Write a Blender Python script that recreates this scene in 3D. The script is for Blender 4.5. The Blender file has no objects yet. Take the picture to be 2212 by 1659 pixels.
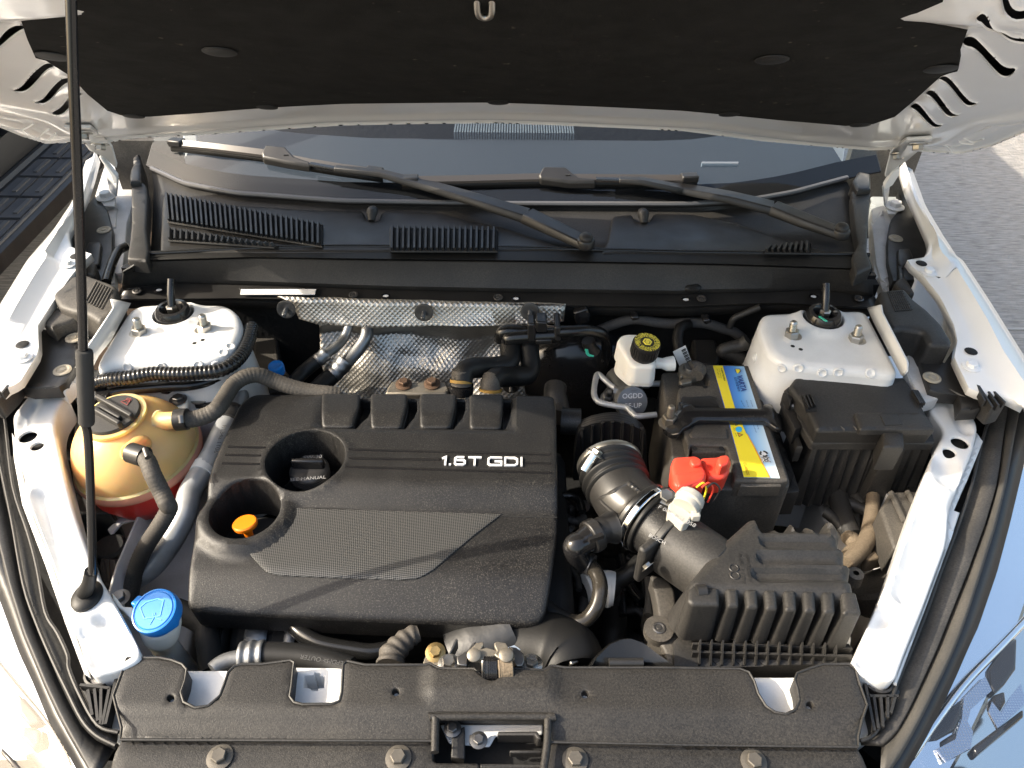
import bpy, bmesh, math, random
import numpy as np
from mathutils import Vector, Matrix
from mathutils.geometry import delaunay_2d_cdt
random.seed(7); np.random.seed(7)
SC = bpy.context.scene
COL = SC.collection

# ------------------------------------------------------------------ camera
PITCH, ROLL, FPX = math.radians(41.0), math.radians(0.55), 1658.0
CAM = Vector((0.0, 0.0, 1.73))
FW = Vector((0, math.cos(PITCH), -math.sin(PITCH)))
_R0, _U0 = Vector((1, 0, 0)), Vector((0, math.sin(PITCH), math.cos(PITCH)))
RT = _R0 * math.cos(ROLL) + _U0 * math.sin(ROLL)
UP = -_R0 * math.sin(ROLL) + _U0 * math.cos(ROLL)
cd = bpy.data.cameras.new('camera'); cam = bpy.data.objects.new('camera', cd); COL.objects.link(cam)
cd.sensor_width = 36; cd.lens = 36 * FPX / 2212; cd.clip_start = 0.01; cd.clip_end = 500
cam.matrix_world = Matrix(((RT.x, UP.x, -FW.x, CAM.x), (RT.y, UP.y, -FW.y, CAM.y), (RT.z, UP.z, -FW.z, CAM.z), (0, 0, 0, 1)))
SC.camera = cam

# ------------------------------------------------------------------ light
SUN = Vector((-0.80, -0.055, 0.575)).normalized()          # towards the sun
w = bpy.data.worlds.new('World'); SC.world = w; w.use_nodes = True
nt = w.node_tree; bg = nt.nodes['Background']; bg.inputs[1].default_value = 0.15
sky = nt.nodes.new('ShaderNodeTexSky'); sky.sky_type = 'NISHITA'; sky.sun_disc = False
sky.sun_elevation = math.asin(SUN.z); sky.sun_rotation = math.atan2(SUN.x, SUN.y)
sky.air_density = 1.5; sky.dust_density = 6.5; sky.ozone_density = 1.4
nt.links.new(sky.outputs[0], bg.inputs[0])
ld = bpy.data.lights.new('sun', 'SUN'); ld.energy = 3.3; ld.angle = math.radians(0.5); ld.color = (1.0, 0.91, 0.77)
sun = bpy.data.objects.new('sun', ld); COL.objects.link(sun)
sun.rotation_euler = SUN.to_track_quat('Z', 'Y').to_euler(); sun.location = (-3, 0, 4)
SC.view_settings.view_transform = 'Standard'; SC.view_settings.look = 'None'
SC.view_settings.exposure = 1.32; SC.view_settings.gamma = 1.0

# ------------------------------------------------------------------ pixel -> place
TILES = dict(A=(0, 0, 1/3), B=(737.3, 0, 1/3), C=(1474.7, 0, 1/3), D=(0, 548.6, 1/3), E=(737.3, 548.6, 1/3), F=(1474.7, 548.6, 1/3),
             G=(0, 1106, 1/3), H=(737.3, 1106, 1/3), I=(1474.7, 1106, 1/3), J=(1179.5, 685.8, .248), K=(1152.1, 932.6, .248),
             L=(1783, 1042.4, .194), M=(0, 795.5, .1488), N=(1920.1, 1261.8, .2394), O=(0, 1261.8, .2394), P=(384, 1316.7, .248),
             Q=(822.9, 1289.2, .248), R=(1426.4, 757.1, .1885), S=(0, 263.3, .2315), U=(1865.3, 263.3, .2645), W=(0, 0, 1))
def T(t, s):
    ox, oy, k = TILES[t]
    out = []
    for tok in s.split():
        x, y = tok.split(','); out.append((ox + k * float(x), oy + k * float(y)))
    return out
def ray(uv):
    return FW + RT * ((uv[0] - 1106) / FPX) + UP * ((829.5 - uv[1]) / FPX)
def Z(uv, z):
    r = ray(uv); return CAM + r * ((z - CAM.z) / r.z)
def Y(uv, y):
    r = ray(uv); return CAM + r * (y / r.y)
def X(uv, x):
    r = ray(uv); return CAM + r * (x / r.x)
def D(uv, d):
    return CAM + ray(uv) * d
def ZL(pts, z):
    return [Z(p, z) for p in pts]
def YL(pts, y):
    return [Y(p, y) for p in pts]
def ZF(uv, zf, lo=.25, hi=2.6):
    """first crossing of the pixel's ray with the height field zf(x, y)"""
    r = ray(uv); ds = np.linspace(lo, hi, 240)
    px, py, pz = CAM.x + r.x * ds, CAM.y + r.y * ds, CAM.z + r.z * ds
    f = pz - zf(px, py); s = np.nonzero(np.sign(f[:-1]) != np.sign(f[1:]))[0]
    if len(s) == 0:
        i = int(np.argmin(np.abs(f))); return Vector((px[i], py[i], pz[i]))
    a, b = ds[s[0]], ds[s[0] + 1]
    for _ in range(30):
        m = (a + b) / 2; p = CAM + r * m; g = p.z - float(zf(np.array([p.x]), np.array([p.y]))[0])
        if np.sign(g) == np.sign(f[s[0]]): a = m
        else: b = m
    return CAM + r * a
def pxs(uv, z):                       # metres per photo pixel at that place
    return (Z(uv, z) - CAM).dot(FW) / FPX

# ------------------------------------------------------------------ materials
def nd(t, kind, **kw):
    n = t.nodes.new(kind)
    for k, v in kw.items(): setattr(n, k, v)
    return n
MATS = {}
def mat(name, col, rough=.5, metal=0.0, bump=None, var=None, dust=0.0, coat=0.0, spec=.5, sss=0.0, sssr=(.02, .01, .005), dustcol=(.30, .265, .22), trans=0.0, rvar=0.0, vor=None, fleck=None):
    m = bpy.data.materials.new(name); m.use_nodes = True; t = m.node_tree; L = t.links
    b = t.nodes['Principled BSDF']
    b.inputs['Base Color'].default_value = (*col, 1); b.inputs['Roughness'].default_value = rough
    b.inputs['Metallic'].default_value = metal; b.inputs['Specular IOR Level'].default_value = spec
    b.inputs['Coat Weight'].default_value = coat; b.inputs['Coat Roughness'].default_value = .06
    if trans: b.inputs['Transmission Weight'].default_value = trans
    if sss:
        b.inputs['Subsurface Weight'].default_value = sss; b.inputs['Subsurface Radius'].default_value = sssr; b.inputs['Subsurface Scale'].default_value = 1
    tc = nd(t, 'ShaderNodeTexCoord'); geo = nd(t, 'ShaderNodeNewGeometry')
    src = None
    def noise(scale, det=3, coord=None):
        n = nd(t, 'ShaderNodeTexNoise'); n.inputs['Scale'].default_value = scale; n.inputs['Detail'].default_value = det
        L.new(coord or geo.outputs['Position'], n.inputs['Vector']); return n
    if var:
        vc = None
        if len(var) > 2:
            mp = nd(t, 'ShaderNodeMapping'); mp.inputs['Scale'].default_value = var[2]; L.new(geo.outputs['Position'], mp.inputs[0]); vc = mp.outputs[0]
        n = noise(var[0], 5 if vc else 3, vc); r = nd(t, 'ShaderNodeMapRange'); r.inputs[1].default_value = .3; r.inputs[2].default_value = .7
        r.inputs[3].default_value = 1 - var[1]; r.inputs[4].default_value = 1 + var[1]; L.new(n.outputs[0], r.inputs[0])
        mx = nd(t, 'ShaderNodeMix', data_type='RGBA', blend_type='MULTIPLY'); mx.inputs[0].default_value = 1
        mx.inputs[6].default_value = (*col, 1); L.new(r.outputs[0], mx.inputs[7]); src = mx.outputs[2]
    if dust:
        n = noise(14, 6); n2 = noise(420, 2)
        r = nd(t, 'ShaderNodeMapRange'); r.inputs[1].default_value = .38; r.inputs[2].default_value = .72; r.inputs[3].default_value = dust * .35; r.inputs[4].default_value = dust
        L.new(n.outputs[0], r.inputs[0])
        r2 = nd(t, 'ShaderNodeMapRange'); r2.inputs[1].default_value = .35; r2.inputs[2].default_value = .75; r2.inputs[3].default_value = .55; r2.inputs[4].default_value = 1.5
        L.new(n2.outputs[0], r2.inputs[0])
        mu = nd(t, 'ShaderNodeMath', operation='MULTIPLY'); L.new(r.outputs[0], mu.inputs[0]); L.new(r2.outputs[0], mu.inputs[1])
        mx = nd(t, 'ShaderNodeMix', data_type='RGBA'); mx.inputs[6].default_value = (*col, 1); mx.inputs[7].default_value = (*dustcol, 1)
        if src: L.new(src, mx.inputs[6])
        L.new(mu.outputs[0], mx.inputs[0]); src = mx.outputs[2]
    if fleck:      # tiny light specks, grain sparkle painted into plastic colour and lint on felt: (scale, from, to, colour)
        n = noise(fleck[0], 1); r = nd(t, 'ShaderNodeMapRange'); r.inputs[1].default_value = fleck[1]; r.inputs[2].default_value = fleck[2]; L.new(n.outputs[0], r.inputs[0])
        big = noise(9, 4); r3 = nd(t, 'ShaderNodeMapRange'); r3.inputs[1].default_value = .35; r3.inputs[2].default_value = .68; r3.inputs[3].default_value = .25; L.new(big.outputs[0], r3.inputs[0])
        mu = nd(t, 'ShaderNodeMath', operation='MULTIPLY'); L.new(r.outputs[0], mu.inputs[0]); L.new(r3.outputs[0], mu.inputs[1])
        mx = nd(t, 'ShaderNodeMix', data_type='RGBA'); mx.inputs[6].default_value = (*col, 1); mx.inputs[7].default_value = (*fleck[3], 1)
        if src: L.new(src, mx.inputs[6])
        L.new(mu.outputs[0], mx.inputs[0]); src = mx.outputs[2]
    if src: L.new(src, b.inputs['Base Color'])
    if rvar:
        n = noise(22, 5); r = nd(t, 'ShaderNodeMapRange'); r.inputs[1].default_value = .3; r.inputs[2].default_value = .7
        r.inputs[3].default_value = max(.02, rough - rvar); r.inputs[4].default_value = min(1, rough + rvar)
        L.new(n.outputs[0], r.inputs[0]); L.new(r.outputs[0], b.inputs['Roughness'])
    last = None
    for bp in ([bump] if bump and not isinstance(bump, list) else (bump or [])):
        n = noise(bp[0], 2); bu = nd(t, 'ShaderNodeBump'); bu.inputs['Strength'].default_value = bp[1]; bu.inputs['Distance'].default_value = bp[2] if len(bp) > 2 else .001
        L.new(n.outputs[0], bu.inputs['Height'])
        if last: L.new(last.outputs[0], bu.inputs['Normal'])
        last = bu
    if vor:
        v = nd(t, 'ShaderNodeTexVoronoi'); v.inputs['Scale'].default_value = vor[0]; v.inputs['Randomness'].default_value = vor[2] if len(vor) > 2 else 0
        if len(vor) > 3:      # square lattice turned 45 degrees in the upright plane
            mp = nd(t, 'ShaderNodeMapping'); mp.inputs['Rotation'].default_value = (math.radians(90), 0, math.radians(45)); v.voronoi_dimensions = '2D'
            L.new(geo.outputs['Position'], mp.inputs[0]); L.new(mp.outputs[0], v.inputs['Vector'])
        else: L.new(geo.outputs['Position'], v.inputs['Vector'])
        bu = nd(t, 'ShaderNodeBump'); bu.inputs['Strength'].default_value = vor[1]; bu.inputs['Distance'].default_value = .002
        L.new(v.outputs['Distance'], bu.inputs['Height'])
        if last: L.new(last.outputs[0], bu.inputs['Normal'])
        last = bu
    if last: L.new(last.outputs[0], b.inputs['Normal'])
    MATS[name] = m
    return m
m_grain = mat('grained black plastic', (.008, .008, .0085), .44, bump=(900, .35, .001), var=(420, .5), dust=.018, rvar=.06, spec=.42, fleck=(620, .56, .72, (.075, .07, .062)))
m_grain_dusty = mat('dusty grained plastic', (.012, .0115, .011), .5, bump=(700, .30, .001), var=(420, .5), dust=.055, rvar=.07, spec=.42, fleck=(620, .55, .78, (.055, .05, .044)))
m_plast = mat('black plastic', (.010, .010, .0105), .42, bump=(500, .05, .001), dust=.045, rvar=.1)
m_plast_dull = mat('dull black plastic', (.012, .012, .0122), .55, bump=(400, .12, .001), var=(420, .3), dust=.07)
m_plast_dirty = mat('dirty black plastic', (.024, .0225, .0205), .6, bump=(260, .18, .001), var=(300, .3), dust=.24)
m_gloss = mat('glossy black paint', (.010, .010, .011), .16, dust=.02, rvar=.06)
m_deep = mat('engine shadow black', (.005, .005, .005), .75, bump=(60, .5, .004))  # near-black, also stands in for the shade of small holes and notches
m_felt = mat('felt insulation', (.011, .011, .0105), .95, bump=[(900, .5, .001), (25, .4, .006)], var=(30, .25), spec=.15, fleck=(95, .74, .80, (.10, .09, .07)))
m_clip = mat('insulation clip plastic', (.009, .009, .0092), .6)
m_white = mat('white car paint', (.82, .82, .81), .3, coat=.8, bump=(90, .02, .001), var=(9, .03), dust=.03)
m_white_in = mat('white inner paint', (.72, .725, .72), .36, coat=.3, bump=(120, .04, .001), var=(25, .06), dust=.10)
m_white_old = mat('grimy white paint', (.52, .52, .52), .5, bump=(120, .1, .001), var=(20, .15), dust=.3)
m_rubber = mat('black rubber', (.0075, .0075, .0075), .5, bump=(350, .1, .001), dust=.01, spec=.35)
m_rubber_sh = mat('shiny black rubber', (.010, .010, .010), .22, rvar=.06)
m_hose = mat('dusty rubber hose', (.032, .028, .024), .7, bump=(420, .25, .001), dust=.22)
m_hose_sh = mat('glossy tube plastic', (.018, .016, .013), .2, dust=.05)
m_alu = mat('cast aluminium', (.24, .245, .25), .5, 1.0, bump=(200, .25, .001), var=(40, .15), rvar=.12)
m_pipe = mat('grey painted pipe', (.44, .455, .47), .42, .45, bump=(60, .06, .001), var=(40, .15))
m_steel = mat('zinc steel', (.46, .44, .40), .34, 1.0, bump=(200, .15, .001), rvar=.1)
m_steel_dark = mat('dark steel', (.16, .155, .15), .4, .9, bump=(200, .2, .001), rvar=.1)
m_rust = mat('dusty bracket steel', (.20, .18, .145), .5, .7, bump=(80, .2, .001), var=(40, .3), dust=.3)
m_chrome = mat('chrome', (.85, .86, .88), .06, 1.0)
m_shield = mat('embossed heat shield', (.50, .47, .42), .42, .9, vor=(150, .75, .0, 'xz'), var=(18, .15), bump=(22, .4, .006), rvar=.08)
m_amber = mat('amber tank plastic', (.72, .45, .18), .36, sss=.7, sssr=(.05, .026, .008), var=(18, .06), bump=(30, .05, .002))
m_red = mat('red coolant plastic', (.62, .045, .035), .3, sss=.25, sssr=(.03, .005, .003))
m_redcap = mat('red rubber cover', (.75, .055, .028), .42, bump=(200, .06, .001), var=(30, .08), dust=.04)
m_blue = mat('blue cap plastic', (.015, .20, .60), .34, bump=(90, .03, .001), var=(20, .06))
m_milk = mat('milky white plastic', (.78, .76, .70), .4, sss=.3, sssr=(.01, .008, .006), var=(14, .06))
m_ivory = mat('ivory plastic', (.40, .385, .34), .45, bump=(200, .06, .001), dust=.1)
m_fluid = mat('brown brake fluid', (.62, .40, .16), .4, sss=.2, sssr=(.01, .006, .003))
m_orange = mat('orange dipstick plastic', (.80, .19, .004), .35)
m_yellow = mat('yellow print', (.80, .66, .03), .5)
m_text_w = mat('silver white lettering', (.75, .74, .74), .35)
m_blueprint = mat('dark blue print', (.015, .06, .26), .5)
m_print = mat('black print', (.03, .03, .03), .6)
m_orprint = mat('amber print', (.75, .36, .02), .5)
m_paper = mat('white paper', (.72, .72, .70), .6, dust=.05)
m_tan = mat('dusty loom tape', (.10, .075, .05), .85, bump=(160, .5, .002), dust=.3, dustcol=(.42, .33, .22))
m_carbon = None
m_ground = mat('concrete pavement', (.24, .222, .20), .95, bump=[(90, .5, .01), (18, .4, .02)], var=(16, .42, (1.0, 6.0, 1.0)), dust=.4, dustcol=(.34, .33, .315))
m_dirt = mat('brown dirt', (.17, .10, .052), .95, bump=(60, .6, .01), var=(3, .3), dust=.25, dustcol=(.26, .18, .11))
m_black_paint = mat('black door paint', (.006, .007, .009), .35, spec=.3)
m_tread = mat('grey step pads', (.045, .048, .055), .6, bump=(300, .3, .001), dust=.1)
m_tyre = mat('tyre rubber', (.02, .02, .02), .8)
# ------------------------------------------------------------------ mesh helpers
def tag(o, label=None, cat=None, group=None, kind=None):
    if label: o['label'] = label
    if cat: o['category'] = cat
    if group: o['group'] = group
    if kind: o['kind'] = kind
    return o
def smooth(me, ang=38):
    me.polygons.foreach_set('use_smooth', [True] * len(me.polygons))
    me.set_sharp_from_angle(angle=math.radians(ang))
def empty(name, loc, label, cat, group=None):
    o = bpy.data.objects.new(name, None); COL.objects.link(o); o.location = loc; o.empty_display_size = .05
    return tag(o, label, cat, group)
def wloc(o):
    v = Vector((0, 0, 0))
    while o: v = v + Vector(o.location); o = o.parent
    return v
def link(name, me, m, parent=None, label=None, cat=None, group=None, kind=None, ang=38, bevel=0, seg=2, solid=0, weld=True):
    """mesh in world coordinates -> object whose origin sits at its own base"""
    if weld:
        bm = bmesh.new(); bm.from_mesh(me); bmesh.ops.remove_doubles(bm, verts=bm.verts, dist=1e-5); bm.to_mesh(me); bm.free()
    n = len(me.vertices)
    co = np.empty(n * 3); me.vertices.foreach_get('co', co); co = co.reshape(-1, 3)
    c = Vector(((co[:, 0].min() + co[:, 0].max()) / 2, (co[:, 1].min() + co[:, 1].max()) / 2, co[:, 2].min()))
    co -= np.array(c); me.vertices.foreach_set('co', co.ravel()); me.update()
    for mm in (m if isinstance(m, (list, tuple)) else [m]): me.materials.append(mm)
    smooth(me, ang)
    o = bpy.data.objects.new(name, me); COL.objects.link(o)
    if parent: o.parent = parent; o.location = c - wloc(parent)
    else: o.location = c
    if solid:
        s = o.modifiers.new('shell', 'SOLIDIFY'); s.thickness = solid; s.offset = -1
    if bevel:
        b = o.modifiers.new('edge', 'BEVEL'); b.width = bevel; b.segments = seg; b.limit_method = 'ANGLE'; b.angle_limit = math.radians(35); b.use_clamp_overlap = True
    return tag(o, label, cat, group, kind)
class MB:
    """collects shapes into one mesh"""
    def __init__(s): s.v, s.f = [], []
    def add(s, vs, fs):
        k = len(s.v); s.v += [tuple(v) for v in vs]; s.f += [tuple(i + k for i in f) for f in fs]; return s
    def prism(s, top, bot):
        n = len(top); top = list(top); bot = list(bot)
        s.add(top + bot, [tuple(range(n)), tuple(range(2 * n - 1, n - 1, -1))] + [(i, i + n, (i + 1) % n + n, (i + 1) % n) for i in range(n)])
        return s
    def box(s, c, size, ax=None):
        ax = ax or (Vector((1, 0, 0)), Vector((0, 1, 0)), Vector((0, 0, 1))); c = Vector(c)
        h = [ax[i] * (size[i] / 2) for i in range(3)]
        q = [(-1, -1), (1, -1), (1, 1), (-1, 1)]
        return s.prism([c + h[0] * a + h[1] * b + h[2] for a, b in q], [c + h[0] * a + h[1] * b - h[2] for a, b in q])
    def grid(s, rows, closed=False):
        n = len(rows[0]); vs = [p for r in rows for p in r]; fs = []
        for i in range(len(rows) - 1):
            for j in range(n if closed else n - 1):
                fs.append((i * n + j, i * n + (j + 1) % n, (i + 1) * n + (j + 1) % n, (i + 1) * n + j))
        return s.add(vs, fs)
    def tube(s, pts, r, n=14, samples=8, rib=None, caps=True, smoothp=True, flat=1.0):
        pts = [Vector(p) for p in pts]
        rr = list(r) if isinstance(r, (list, tuple)) else [r] * len(pts)
        P, Rd = [], []
        if smoothp and len(pts) > 2:
            for i in range(len(pts) - 1):
                p0, p1, p2, p3 = pts[max(i - 1, 0)], pts[i], pts[i + 1], pts[min(i + 2, len(pts) - 1)]
                for k in range(samples):
                    t = k / samples
                    P.append(.5 * ((2 * p1) + (p2 - p0) * t + (2 * p0 - 5 * p1 + 4 * p2 - p3) * t * t + (3 * p1 - p0 - 3 * p2 + p3) * t ** 3))
                    Rd.append(rr[i] + (rr[i + 1] - rr[i]) * t)
            P.append(pts[-1]); Rd.append(rr[-1])
        else:
            for i in range(len(pts) - 1):
                for k in range(samples if rib else 1):
                    t = k / (samples if rib else 1); P.append(pts[i].lerp(pts[i + 1], t)); Rd.append(rr[i] + (rr[i + 1] - rr[i]) * t)
            P.append(pts[-1]); Rd.append(rr[-1])
        L = 0; rows = []; prev = None
        for i, p in enumerate(P):
            tg = (P[min(i + 1, len(P) - 1)] - P[max(i - 1, 0)]).normalized()
            if prev is None:
                a = Vector((0, 0, 1)) if abs(tg.z) < .9 else Vector((1, 0, 0)); nx = (a - tg * a.dot(tg)).normalized()
            else: nx = (prev - tg * prev.dot(tg)).normalized()
            prev = nx; ny = tg.cross(nx)
            if i: L += (P[i] - P[i - 1]).length
            q = Rd[i]
            if rib: q *= 1 + rib[1] * math.sin(2 * math.pi * L / rib[0])
            rows.append([p + nx * (q * math.cos(2 * math.pi * k / n)) + ny * (q * flat * math.sin(2 * math.pi * k / n)) for k in range(n)])
        s.grid(rows, True)
        if caps:
            s.add(rows[0], [tuple(range(n - 1, -1, -1))]); s.add(rows[-1], [tuple(range(n))])
        return s
    def lathe(s, o, ax, prof, n=32, sq=1.0, ref=None, cap=True, part=1.0):
        """profile (radius, height) about ax from o"""
        o = Vector(o); ax = Vector(ax).normalized(); a = Vector(ref) if ref else (Vector((1, 0, 0)) if abs(ax.x) < .8 else Vector((0, 1, 0)))
        nx = (a - ax * a.dot(ax)).normalized(); ny = ax.cross(nx); rows = []
        for r, h in prof:
            rows.append([o + ax * h + nx * (r * math.cos(2 * math.pi * k / n)) + ny * (r * sq * math.sin(2 * math.pi * k / n)) for k in range(n)])
        s.grid(rows, True)
        if cap:
            if prof[0][0] > 1e-6: s.add(rows[0], [tuple(range(n - 1, -1, -1))])
            if prof[-1][0] > 1e-6: s.add(rows[-1], [tuple(range(n))])
        return s
    def build(s, name, m, parent=None, **kw):
        me = bpy.data.meshes.new(name); me.from_pydata(s.v, [], s.f); me.update()
        bm = bmesh.new(); bm.from_mesh(me); bmesh.ops.remove_doubles(bm, verts=bm.verts, dist=1e-5)
        if kw.pop('fixn', True): bmesh.ops.recalc_face_normals(bm, faces=bm.faces)
        bm.to_mesh(me); bm.free()
        return link(name, me, m, parent, weld=False, **kw)
def resample(loop, step, closed=True):
    out = []; n = len(loop)
    for i in range(n if closed else n - 1):
        a, b = np.array(loop[i], float), np.array(loop[(i + 1) % n], float)
        k = max(1, int(math.ceil(np.linalg.norm(b - a) / step)))
        out += [a + (b - a) * j / k for j in range(k)]
    if not closed: out.append(np.array(loop[-1], float))
    return np.array(out)
def chaikin(loop, n=1, q=.25, closed=True):
    P = [np.array(p, float) for p in loop]
    for _ in range(n):
        o = []; m = len(P)
        for i in range(m if closed else m - 1):
            a, b = P[i], P[(i + 1) % m]; o += [a + (b - a) * q, a + (b - a) * (1 - q)]
        if not closed: o = [P[0]] + o + [P[-1]]
        P = o
    return P
def rnd(loop, r, closed=True, n=4):
    """round polygon corners with radius-like r"""
    P = [np.array(p, float) for p in loop]; o = []; m = len(P)
    for i in range(m):
        a, b, c = P[i - 1], P[i], P[(i + 1) % m]
        la, lc = np.linalg.norm(a - b), np.linalg.norm(c - b); k = min(r, la * .45, lc * .45)
        s, e = b + (a - b) / max(la, 1e-9) * k, b + (c - b) / max(lc, 1e-9) * k
        for j in range(n + 1):
            t = j / n; o.append((1 - t) ** 2 * s + 2 * t * (1 - t) * b + t * t * e)
    return o
def inside(px, py, loop):
    L = np.array(loop); x1, y1 = L[:, 0], L[:, 1]; x2, y2 = np.roll(x1, -1), np.roll(y1, -1)
    c = np.zeros(len(px), bool)
    for a, b, e, d in zip(x1, y1, x2, y2):
        if b == d: continue
        k = ((b > py) != (d > py)) & (px < (e - a) * (py - b) / (d - b) + a); c ^= k
    return c
def dist(px, py, loop):
    L = np.array(loop); d = np.full(len(px), 1e9)
    for a, b in zip(L, np.roll(L, -1, 0)):
        ab = b - a; t = np.clip(((px - a[0]) * ab[0] + (py - a[1]) * ab[1]) / max(ab.dot(ab), 1e-12), 0, 1)
        d = np.minimum(d, np.hypot(px - a[0] - t * ab[0], py - a[1] - t * ab[1]))
    return d
def area(L):
    L = np.array(L); return .5 * np.sum(L[:, 0] * np.roll(L[:, 1], -1) - L[:, 1] * np.roll(L[:, 0], -1))
def offset(L, d):
    L = np.array(L); s = 1 if area(L) > 0 else -1
    e = np.roll(L, -1, 0) - L; e /= np.maximum(np.linalg.norm(e, axis=1), 1e-9)[:, None]
    nrm = np.stack([-e[:, 1], e[:, 0]], 1) * s; v = nrm + np.roll(nrm, 1, 0); v /= np.maximum(np.linalg.norm(v, axis=1), .35)[:, None]
    return L + v * d
def plate(name, outline, zf, m, parent=None, holes=(), r=.004, skirt=.03, step=.01, draft=0.0, frame=None, hole_r=.002, bottom=None, **kw):
    """sheet with a real outline, real holes, rounded edges and a height field; sides drop by skirt.
    holes: (loop, depth, floor?)   frame: (origin, a, b, n) or None for world x, y, z"""
    if not callable(zf):
        z0 = zf; zf = lambda x, y: np.full(np.shape(x), z0)
    if area(outline) < 0: outline = list(outline)[::-1]
    O = resample(outline, step); H = [(resample(h[0], step * .6), *h[1:]) for h in holes]
    H = [((h[0] if area(h[0]) > 0 else h[0][::-1]), *h[1:]) for h in H]
    pts = [O]; edges = [(i, (i + 1) % len(O)) for i in range(len(O))]; n = len(O)
    for h in H:
        k = len(h[0]); edges += [(n + i, n + (i + 1) % k) for i in range(k)]; pts.append(h[0]); n += k
    ex = []
    if r:
        for q in (.12, .4, 1.0): ex.append(offset(O, r * q))
        for h in H:
            for q in (.3, 1.0): ex.append(offset(h[0], -hole_r * q))
    lo, hi = O.min(0), O.max(0)
    gx, gy = np.meshgrid(np.arange(lo[0] + step / 2, hi[0], step), np.arange(lo[1] + step / 2, hi[1], step))
    ex.append(np.stack([gx.ravel(), gy.ravel()], 1))
    E = np.concatenate(ex)
    dd = dist(E[:, 0], E[:, 1], O); ok = inside(E[:, 0], E[:, 1], O) & (dd > max(r * .1, step * .02))
    gstart = len(E) - gx.size
    isg = np.arange(len(E)) >= gstart; ok &= ~(isg & (dd < max(r * 1.15, step * .35)))
    for h in H:
        hd = dist(E[:, 0], E[:, 1], h[0]); ok &= ~inside(E[:, 0], E[:, 1], h[0]) & (hd > hole_r * .2); ok &= ~(isg & (hd < hole_r * 1.3))
    E = E[ok]; pts.append(E)
    V = np.concatenate(pts)
    out = delaunay_2d_cdt([Vector((float(p[0]), float(p[1]))) for p in V], edges, [], 0, 1e-7)
    v2 = np.array([(p.x, p.y) for p in out[0]]); F = np.array(out[2])
    c = v2[F].mean(1); keep = inside(c[:, 0], c[:, 1], O)
    for h in H: keep &= ~inside(c[:, 0], c[:, 1], h[0])
    F = F[keep]
    def zz(P):
        z = np.array(zf(P[:, 0], P[:, 1]), float)
        if r:
            d = dist(P[:, 0], P[:, 1], O); q = np.clip(r - d, 0, r); z = z - (r - np.sqrt(np.maximum(r * r - q * q, 0)))
            for h in H:
                if len(h) > 3 and h[3] == 'up':
                    d = dist(P[:, 0], P[:, 1], h[0])
                d = dist(P[:, 0], P[:, 1], h[0]); q = np.clip(hole_r - d, 0, hole_r); z = z - (hole_r - np.sqrt(np.maximum(hole_r ** 2 - q * q, 0)))
        return z
    z = zz(v2)
    if frame:
        o, a, b, nn = [Vector(k) for k in frame]
        w3 = lambda P, zc: [o + a * float(p[0]) + b * float(p[1]) + nn * float(q) for p, q in zip(P, zc)]
    else: w3 = lambda P, zc: [Vector((float(p[0]), float(p[1]), float(q))) for p, q in zip(P, zc)]
    mb = MB(); mb.add(w3(v2, z), [tuple(int(i) for i in f) for f in F])
    zo = zz(O)
    if skirt:
        lowz = np.full(len(O), bottom) if bottom is not None else zo - skirt
        P2 = offset(O, -draft) if draft else O
        mb.grid([w3(O, zo), w3((O + P2) / 2, (zo + lowz) / 2), w3(P2, lowz)], True)
    for h in H:
        if h[1]:
            zh = zz(h[0]); zb = zh - h[1] if h[1] < 5 else zh * 0 + h[1] - 10
            mb.grid([w3(h[0], zh), w3(h[0], zb)], True)
            if h[2]:
                k = len(h[0]); mb.add(w3(h[0], zb), [tuple(range(k))])
    return mb.build(name, m, parent, **kw)
def pplate(name, pts, z, m, parent=None, hpx=(), rc=0, **kw):
    """plate whose outline is given by photo pixels on the level (or height field) z"""
    f = (lambda p: ZF(p, z)) if callable(z) else (lambda p: Z(p, z))
    loop = [f(p)[:2] for p in pts]
    if rc: loop = rnd(loop, rc)
    hs = [([f(p)[:2] for p in h[0]], *h[1:]) for h in hpx]
    return plate(name, loop, z, m, parent, holes=hs, **kw)
def ell(c, rx, ry, n=28, rot=0):
    a = math.radians(rot); ca, sa = math.cos(a), math.sin(a)
    return [(c[0] + rx * math.cos(t) * ca - ry * math.sin(t) * sa, c[1] + rx * math.cos(t) * sa + ry * math.sin(t) * ca) for t in [2 * math.pi * k / n for k in range(n)]]
def circ(c, r, n=28):
    return [(c[0] + r * math.cos(2 * math.pi * k / n), c[1] + r * math.sin(2 * math.pi * k / n)) for k in range(n)]
def sdseg(x, y, a, b):
    ab = (b[0] - a[0], b[1] - a[1]); t = np.clip(((x - a[0]) * ab[0] + (y - a[1]) * ab[1]) / max(ab[0] ** 2 + ab[1] ** 2, 1e-12), 0, 1)
    return np.hypot(x - a[0] - t * ab[0], y - a[1] - t * ab[1]), t
def sst(e0, e1, x):
    t = np.clip((x - e0) / (e1 - e0), 0, 1); return t * t * (3 - 2 * t)
def bead(x, y, a, b, w, h, soft=.5):
    d, _ = sdseg(x, y, a, b); return h * (1 - sst(w * soft, w, d))
def frame_of(n, ref=(0, 1, 0)):
    n = Vector(n).normalized(); r = Vector(ref); r = (r - n * r.dot(n)).normalized(); return r.cross(n), r, n
BOLT = {}
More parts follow.
